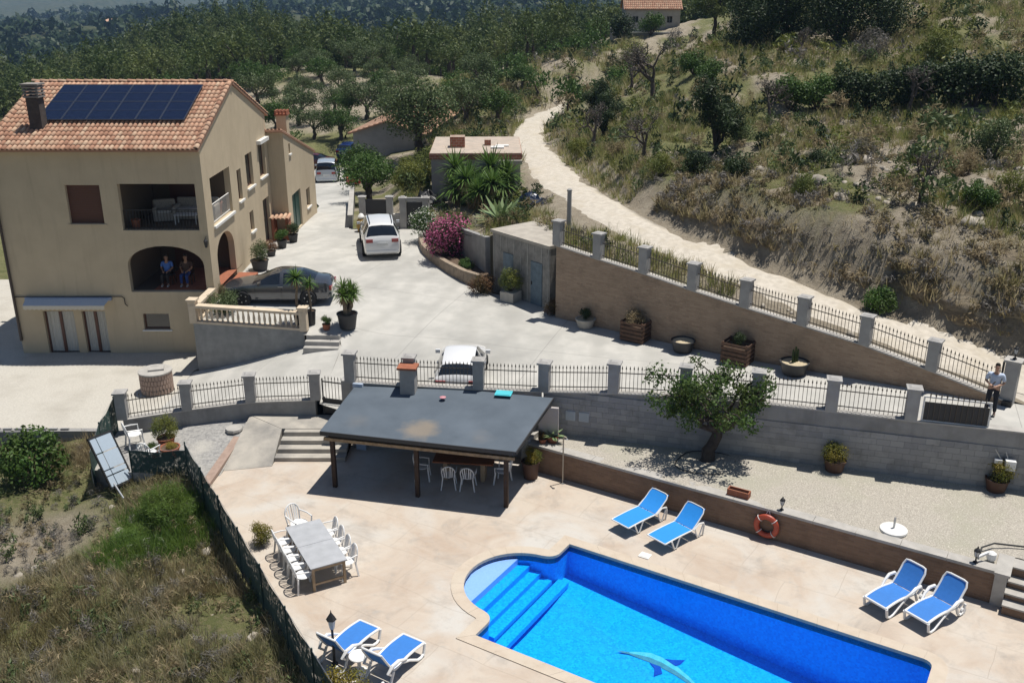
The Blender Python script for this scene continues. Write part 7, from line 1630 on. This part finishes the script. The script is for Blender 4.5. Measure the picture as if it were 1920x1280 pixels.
e = empty('coffee_table', (-14.3, 41.5, 5.51), 0, 'low white table before the sofa in the upper loggia', 'table'); b = MB(); b.box((0, 0, .42), (1.0, .5, .04)); b.build('top', M_white, e)
for sx in (-1, 1):
    for sy in (-1, 1): b = MB(); b.box((sx*.45, sy*.2, .2), (.04, .04, .4)); b.build('leg', M_white, e)
potted('flower_pot', (-16.2, 40.6, 5.51), 'terracotta pot in the left corner of the upper loggia', M_terracotta, .2, .4, cat='pot'); potted('flower_pot', (-13.5, 43.2, 5.51), 'terracotta pot behind the white side railing of the upper loggia', M_terracotta, .3, .6, cat='pot')
# ------------------------------------------------------------------ people
M_skin = plain('skin', (.42, .24, .16), .55, var=.04); M_hair = plain('dark_hair', (.022, .014, .010), .6)
def skin_obj(name, chains, mat, parent, sub=1):
    """chains: lists of (x, y, z, radius); points that coincide are shared"""
    V = []; E_ = []; Rr = []; idx = {}
    for c in chains:
        prev = None
        for p in c:
            k = tuple(round(q, 3) for q in p[:3])
            if k not in idx: idx[k] = len(V); V.append(p[:3]); Rr.append(p[3])
            if prev is not None and prev != idx[k]: E_.append((prev, idx[k]))
            prev = idx[k]
    me = bpy.data.meshes.new(name); me.from_pydata(V, E_, []); o = link(name, me, parent); m = o.modifiers.new('skin', 'SKIN'); m.use_smooth_shade = True
    for sv, r in zip(me.skin_vertices[0].data, Rr): sv.radius = r if isinstance(r, tuple) else (r, r)
    me.skin_vertices[0].data[0].use_root = True
    s = o.modifiers.new('sub', 'SUBSURF'); s.levels = sub; s.render_levels = sub+1; me.materials.append(mat); return o
def hand(w, d, s, up):
    """palm and five fingers from wrist w along d"""
    w, d, up = Vector(w), Vector(d).normalized(), Vector(up).normalized(); sd = d.cross(up).normalized(); ch = []
    pm = w+d*.07; base = (w.x, w.y, w.z, .026)
    for k, (o, L) in enumerate(((-.027, .068), (-.009, .08), (.010, .075), (.028, .058))):
        a = pm+sd*o; q = a+d*L*.5-up*.008; t = a+d*L*.85-up*.035; ch.append([base, (pm.x, pm.y, pm.z, (.034, .018)), (a.x, a.y, a.z, .0105), (q.x, q.y, q.z, .0095), (t.x, t.y, t.z, .008)])
    a = w+d*.03-sd*.035*s; t = a+d*.05-sd*.012*s-up*.012; ch.append([base, (a.x, a.y, a.z, .012), (t.x, t.y, t.z, .010)]); return ch
def person(loc, rz, label, J, shirt, trousers, shoes, hairm, sleeve=.55):
    """J: joints; arms (shoulder, elbow, wrist), legs (hip, knee, ankle) for left and right"""
    e = empty('person', loc, rz, label, 'person'); P = J['pelvis']; C = J['chest']; N = J['neck']; Hd = J['head']
    def q(p, r): return (*p, r)
    def mid(a, b, t): return tuple(lerp(x, y, t) for x, y in zip(a, b))
    ch = [[q(P, (.15, .11)), q(mid(P, C, .5), (.135, .10)), q(C, (.155, .11)), q(N, .055), q(mid(N, Hd, .45), (.062, .068)), q(Hd, (.078, .095)), q((Hd[0], Hd[1], Hd[2]+.085), (.06, .07))]]
    for s in (0, 1):
        sh_, el, wr = J['arm'][s]; hp, kn, an = J['leg'][s]
        ch.append([q(C, (.155, .11)), q(sh_, .062), q(mid(sh_, el, .5), .048), q(el, .04), q(mid(el, wr, .4), .038), q(wr, .026)]); d = Vector(wr)-Vector(el); ch += hand(wr, J.get('hd', [d, d])[s] or d, 1 if s else -1, (0, 0, 1) if abs(d.normalized().z) < .8 else (0, 1, 0))
        ch.append([q(P, (.15, .11)), q(hp, .088), q(mid(hp, kn, .5), .072), q(kn, .055), q(mid(kn, an, .35), .054), q(an, .036), (an[0], an[1]-.12, an[2]-.05, .032)])
    skin_obj('body', ch, M_skin, e)
    sc = [[q(mid(P, C, -.05), (.172, .135)), q(mid(P, C, .5), (.155, .125)), q(C, (.178, .132)), q(mid(C, N, .75), .078)]]
    for s in (0, 1): sh_, el, wr = J['arm'][s]; sc.append([q(C, (.178, .132)), q(sh_, .078), q(mid(sh_, el, .5), .066), q(mid(sh_, el, sleeve+.3), .062)])
    skin_obj('shirt', sc, shirt, e)
    tc2 = [[q(mid(P, C, .12), (.165, .128)), q(P, (.168, .13))]]
    for s in (0, 1): hp, kn, an = J['leg'][s]; tc2.append([q(P, (.168, .13)), q(hp, .102), q(mid(hp, kn, .5), .088), q(kn, .072), q(mid(kn, an, .5), .066), q(mid(kn, an, .93), .058)])
    skin_obj('trousers', tc2, trousers, e)
    for s in (0, 1):
        an = J['leg'][s][2]; skin_obj('shoe', [[(an[0], an[1]+.05, an[2]-.05, .044), (an[0], an[1]-.05, an[2]-.052, .046), (an[0], an[1]-.17, an[2]-.062, .036)]], shoes, e)
    hx, hy, hz = Hd; skin_obj('hair', [[(hx, hy+.045, hz-.01, (.075, .06)), (hx, hy+.035, hz+.06, (.085, .08)), (hx, hy-.01, hz+.105, (.075, .07)), (hx, hy-.05, hz+.105, .045)]], hairm, e)
    b = MB(); b.lathe([(.004, 0), (.016, -.03), (.004, -.045)], (hx, hy-.098, hz+.01), 6); b.build('nose', M_skin, e)
    for s in (-1, 1): b = MB(); b.lathe([(.002, -.008), (.012, 0), (.002, .008)], (hx+s*.032, hy-.088, hz+.02), 6); b.build('eye', M_hair, e); b = MB(); b.lathe([(.006, -.03), (.016, 0), (.006, .03)], (hx+s*.083, hy+.005, hz), 6); b.build('ear', M_skin, e)
    b = MB(); b.box((hx, hy-.089, hz-.055), (.045, .012, .010)); b.build('mouth', plain('lips', (.32, .12, .10), .5), e); return e
def standing():
    return dict(pelvis=(0, 0, .93), chest=(0, .01, 1.28), neck=(0, -.005, 1.47), head=(0, -.03, 1.62), arm=[((-.2, 0, 1.4), (-.25, .02, 1.12), (-.10, -.24, 1.10)), ((.2, 0, 1.4), (.26, .0, 1.12), (.05, -.25, 1.06))], leg=[((-.09, 0, .88), (-.11, -.02, .49), (-.12, .02, .09)), ((.09, 0, .88), (.11, -.01, .49), (.13, .03, .09))], hd=[Vector((.5, -.8, .15)), Vector((-.8, -.5, .2))])
pm_ = person((15.0, 27.55, dz(15, 27.5)), math.radians(-30), 'man in a pale blue polo and dark trousers standing by the gate pier', standing(), plain('pale_blue_polo', (.50, .58, .72), .85), plain('navy_trousers', (.012, .014, .022), .85), plain('grey_shoes', (.12, .11, .10), .6), M_hair)
b = MB(); b.box((0, 0, 0), (.07, .012, .14)); tag(b.build('phone', M_black_plastic, None, (14.83, 27.28, dz(15, 27.5)+1.2), (.5, 0, .4)), 'dark phone held by the standing man', 'phone')
def seated(w=0):
    return dict(pelvis=(0, .05, .52), chest=(0, .08, .88), neck=(0, .06, 1.07), head=(0, .03, 1.22), arm=[((-.2, .08, 1.0), (-.25, .02, .74), (-.12, -.2, .66)), ((.2, .08, 1.0), (.25, .02, .74), (.12, -.2, .66))], leg=[((-.09, .0, .5), (-.12, -.4, .5), (-.13, -.38, .1)), ((.09, .0, .5), (.12, -.4, .5), (.13, -.38, .1))])
def bench(x, label):
    e = empty('porch_chair', (x, 41.25, 2.83), 0, label, 'chair', 'porch chairs'); b = MB(); b.box((0, .05, .42), (.5, .45, .04)); b.build('seat', M_brown_wood, e); b = MB(); b.box((0, .29, .72), (.5, .04, .5)); b.build('backrest', M_brown_wood, e)
    for sx in (-1, 1):
        for y in (-.14, .26): b = MB(); b.box((sx*.22, y, .2), (.04, .04, .4)); b.build('leg', M_brown_wood, e)
bench(-15.35, 'dark wooden porch chair under the person in the blue shirt'); bench(-14.5, 'dark wooden porch chair under the person in jeans')
person((-15.35, 41.2, 2.83), 0, 'person in a blue and white shirt seated in the arched porch', seated(), plain('blue_shirt', (.10, .22, .62), .85), plain('dark_shorts', (.05, .04, .035), .85), plain('white_shoes', (.6, .6, .58), .6), M_hair)
person((-14.5, 41.2, 2.83), 0, 'person in a brown top and blue jeans seated at the right in the arched porch', seated(), plain('brown_top', (.10, .06, .045), .85), plain('blue_jeans', (.035, .07, .24), .85), plain('pale_shoes', (.5, .5, .48), .6), M_hair)
# ------------------------------------------------------------------ other buildings and distant things
M_oldwall = surf('old_plaster', (.42, .39, .34), (.34, .315, .275), 1.5, .9, .3, 20, c3=(.27, .25, .22), s3=.5)
M_greywall = surf('grey_plaster', (.30, .29, .29), (.25, .245, .245), 1.2, .9, .3, 20)
ce = empty('hilltop_cottage', (19.3, 138.5, gz(19.3, 138.5)-.1), -.03, 'small plastered cottage with tiled roof on the distant hilltop', 'house'); ce.scale = (1.08, 1.08, 1.08)
b = MB(); holed_wall(b, lambda a, z, d: (a, d, z), rect(-3.5, 3.4, -.6, 2.75), [rect(-2.55, -1.85, .95, 1.75), rect(-.75, .2, -.05, 1.85), rect(1.75, 2.45, .95, 1.75)], .3); b.build('front_wall', M_oldwall, ce)
b = MB(); b.slab([(-3.5, .302, -.6), (-3.5, 6, -.6), (-3.5, 6, 2.75), (-3.5, 3, 4.6), (-3.5, .302, 2.75)], .3, (1, 0, 0)); b.slab([(3.1, .302, -.6), (3.1, 6, -.6), (3.1, 6, 2.75), (3.1, 3, 4.6), (3.1, .302, 2.75)], .3, (1, 0, 0)); b.build('side_wall', M_greywall, ce)
b = MB(); b.bb(-3.19, 3.09, 5.7, 5.998, -.6, 2.7); b.build('back_wall', M_oldwall, ce)
for x in (-2.55, 1.75):
    b = MB(); b.bb(x, x+.7, .14, .2, .95, 1.75); w_ = b.build('window', M_greywall, ce); b = MB(); b.bb(x+.06, x+.32, .11, .138, 1.0, 1.7); b.bb(x+.38, x+.64, .11, .138, 1.0, 1.7); b.build('pane', M_glass, w_)
b = MB(); b.bb(-.75, .2, .14, .2, -.05, 1.85); b.build('door', M_wood_red, ce)
an = math.atan(1.85/3.0); roof_slope(ce, (-3.75, -.35, 2.60), (1, 0, 0), (0, math.cos(an), math.sin(an)), 7.4, 3.4/math.cos(an), 0, pitch=.25, step=.45); roof_slope(ce, (-3.75, 6.35, 2.60), (1, 0, 0), (0, -math.cos(an), math.sin(an)), 7.4, 3.4/math.cos(an), 0, name='rear_roof', pitch=.25, step=.45)
b = MB(); b.bb(-5.4, 3.2, -4.0, -.02, -2.6, -.12); b.build('terrace', M_greywall, ce); b = MB(); b.bb(-5.45, 3.25, -4.06, -3.85, -.117, .0); b.build('terrace_edge', M_white, ce)
b = MB(); b.bb(-5.4, -5.15, -3.84, -.1, -.117, .35); b.build('terrace_parapet', M_greywall, ce)
# unfinished flat block building with brick parapet
ke = empty('block_building', (-2.15, 57.2, 3.0), .02, 'unfinished flat-roofed grey block building with red brick parapet', 'shed')
b = MB(); b.bb(-2.65, 2.65, 0, 6.6, -.8, 2.75); b.build('wall', M_greywall, ke); M_redbrick = brickmat('red_hollow_brick', (.34, .13, .08), (.27, .10, .06), (.36, .28, .22), .3, .15, .015)
b = MB(); b.bb(-2.75, 2.75, -.1, 6.7, 2.753, 3.05); b.build('brick_band', M_redbrick, ke); b = MB(); b.bb(-2.72, 2.72, -.07, 6.67, 3.053, 3.10); b.build('roof_screed', surf('dusty_screed', (.46, .38, .31), (.36, .31, .26), 2, .95, .3, 20), ke)
b = MB(); b.bb(-1.6, -.7, 2.0, 2.9, 3.103, 3.75); b.build('brick_upstand', M_redbrick, ke)
b = MB(); b.bb(.9, 1.7, 1.5, 2.1, 3.103, 3.2); b.bb(1.2, 2.0, 2.3, 2.8, 3.103, 3.18); b.build('board', M_white, ke); b = MB(); b.bb(.5, .9, 2.8, 3.3, 3.103, 3.45); b.build('brick_stack', M_redbrick, ke); b = MB(); b.bb(1.3, 2.75, -.35, -.103, 2.45, 2.7); b.build('lintel', M_oldwall, ke)
# long grey outbuilding
oe = empty('outbuilding', (-10.7, 84.5, .2), -.12, 'long grey outbuilding with a low tiled gable roof behind the trees', 'shed')
b = MB(); b.slab([(-3.2, 0, -.5), (3.0, 0, -.5), (3.0, 0, 3.3), (0, 0, 4.3), (-3.2, 0, 3.3)], .3, (0, 1, 0)); b.build('gable_wall', M_greywall, oe)
b = MB(); b.bb(-3.2, -2.9, .302, 20, -.5, 3.25); b.bb(2.7, 3.0, .302, 20, -.5, 3.25); b.bb(-2.89, 2.69, 19.7, 20, -.5, 3.25); b.build('wall', M_greywall, oe)
an = math.atan(1.0/3.1); roof_slope(oe, (-3.6, -.3, 3.2), (0, 1, 0), (math.cos(an), 0, math.sin(an)), 20.6, 3.6/math.cos(an), 0, pitch=.25, step=.5); roof_slope(oe, (3.4, -.3, 3.2), (0, 1, 0), (-math.cos(an), 0, math.sin(an)), 20.6, 3.4/math.cos(an), 0, name='rear_roof', pitch=.25, step=.5)
# drive edge wall and small things at the head of the drive
de = empty('drive_side_wall', (-9.35, 53.9, 2.3), math.atan2(9.8, -1.4), 'low dark-sided wall along the drive beyond the entrance', 'wall'); b = MB(); b.bb(0, 9.8, -.22, 0, -.6, .75); b.build('wall', M_grey, de); b = MB(); b.bb(-.02, 9.82, -.26, .04, .753, .81); b.build('capping', M_greylight, de)
b = MB(); b.box((0, 0, .25), (1.0, .8, .5)); b.box((.1, 0, .56), (.7, .6, .12)); tag(b.build('red_crate', plain('red_crate', (.40, .06, .04), .6), None, (-12.7, 76.5, drivez(-12.7, 76.5)), (0, 0, .4)), 'red crate on the drive beside the van', 'crate')
e = empty('ochre_urn', (-8.45, 52.9, drivez(-8.4, 52.9)), 0, 'ochre-yellow garden urn with pale top beside the white SUV', 'urn'); b = MB(); b.lathe([(.22, 0), (.3, .3), (.28, .6), (.16, .75)], n=14); b.build('body', plain('ochre_glaze', (.36, .22, .05), .6), e, smooth=True); b = MB(); b.lathe([(.15, .75), (.2, .85), (.1, 1.0), (.01, 1.04)], n=12); b.build('top', M_white, e, smooth=True)
e = empty('track_post', (2.6, 43.0, 4.75), 0, 'grey concrete post beside the dirt track behind the pump shed', 'post'); b = MB(); b.lathe([(.11, 0), (.10, 1.9)], n=12); b.build('shaft', M_pillar, e, smooth=40); b = MB(); b.lathe([(.12, 1.9), (.12, 1.97), (.05, 2.02)], n=12); b.build('cap', M_pillar, e)
def heap(name, loc, r, h, mat, label, cat, seed):
    b = MB(); n, m = 18, 7; rg = np.random.default_rng(seed); vs = [(0, 0, h)]
    for j in range(1, m):
        for i in range(n): t = 2*pi*i/n; k = j/(m-1); rr = r*k*(1+.18*rg.normal()*.6); vs.append((rr*math.cos(t), rr*.75*math.sin(t), max(-.1, h*(1-k**1.6)+.12*h*rg.normal()-.05*(j == m-1))))
    fs = [(0, 1+i, 1+(i+1) % n) for i in range(n)]+[(1+(j-1)*n+i, 1+j*n+i, 1+j*n+(i+1) % n, 1+(j-1)*n+(i+1) % n) for j in range(1, m-1) for i in range(n)]
    b.add(vs, fs); tag(b.build(name, mat, None, loc), label, cat)
heap('tarpaulin_heap', (1.0, 50.2, gz(1.0, 50.2)), .95, .75, plain('navy_tarpaulin', (.012, .025, .06), .35), 'heap under a dark blue tarpaulin beside the dirt track', 'tarpaulin', 5)
heap('tarpaulin_heap', (-5.0, 56.3, gz(-5, 56.3)), 1.3, .9, plain('black_tarpaulin', (.02, .02, .022), .5), 'black covered heap left of the block building', 'tarpaulin', 8)
# far white houses on the hazy hills
hb = MB(); hb.box((0, 0, 2.6), (9, 7, 6)); fh_w = hb.mesh('wall', M_white); hb = MB(); hb.slab([(-5, -4, 5.6), (5, -4, 5.6), (5, 0, 7.4), (-5, 0, 7.4)], .2, (0, 0, 1)); hb.slab([(-5, 4, 5.6), (5, 4, 5.6), (5, 0, 7.4), (-5, 0, 7.4)], .2, (0, 0, 1)); fh_r = hb.mesh('roof', M_tile)
hb = MB(); [hb.bb(x, x+1.2, -3.56, -3.5, z, z+1.4) for x in (-3.2, -.6, 2.0) for z in (.8, 3.4)]; fh_g = hb.mesh('window', M_glass)
far_h = [(-150, 1050), (-135, 1060), (-118, 1045), (-108, 1075), (-142, 1090), (-125, 1095), (-290, 1150), (-240, 1180), (-262, 1165), (-205, 1230), (-420, 700), (-300, 760), (-60, 1200), (-30, 1230)]
nm_ = ['leftmost of the bright cluster', 'second of the bright cluster', 'middle of the bright cluster', 'rightmost of the bright cluster', 'upper left of the bright cluster', 'upper right of the bright cluster', 'above the villa ridge', 'right of the villa hill', 'between the hill and the cluster', 'on the high ridge left of the cluster', 'low on the far left slope', 'on the slope above the pine hill', 'right of the bright cluster', 'farthest right on the hills']
for (x, y), d in zip(far_h, nm_):
    e = empty('far_house', (x, y, gz(x, y)-.4), R.uniform(-.5, .5), f'tiny far white house, {d}', 'house', 'far white houses'); link('wall', fh_w, e); link('roof', fh_r, e); link('window', fh_g, e)
# ------------------------------------------------------------------ air: light summer haze
mh = bpy.data.materials.new('haze'); mh.use_nodes = True; nt = mh.node_tree; nt.nodes.remove(nt.nodes['Principled BSDF'])
pvn = nt.nodes.new('ShaderNodeVolumePrincipled'); pvn.inputs['Color'].default_value = (.40, .63, 1.0, 1); pvn.inputs['Density'].default_value = .00016; nt.links.new(pvn.outputs[0], nt.nodes['Material Output'].inputs['Volume'])
b = MB(); b.bb(-13000, 13000, -80, 14000, -100, 170); o = b.build('haze', mh); tag(o, 'thin blue summer haze over the far hills', 'haze', kind='stuff')
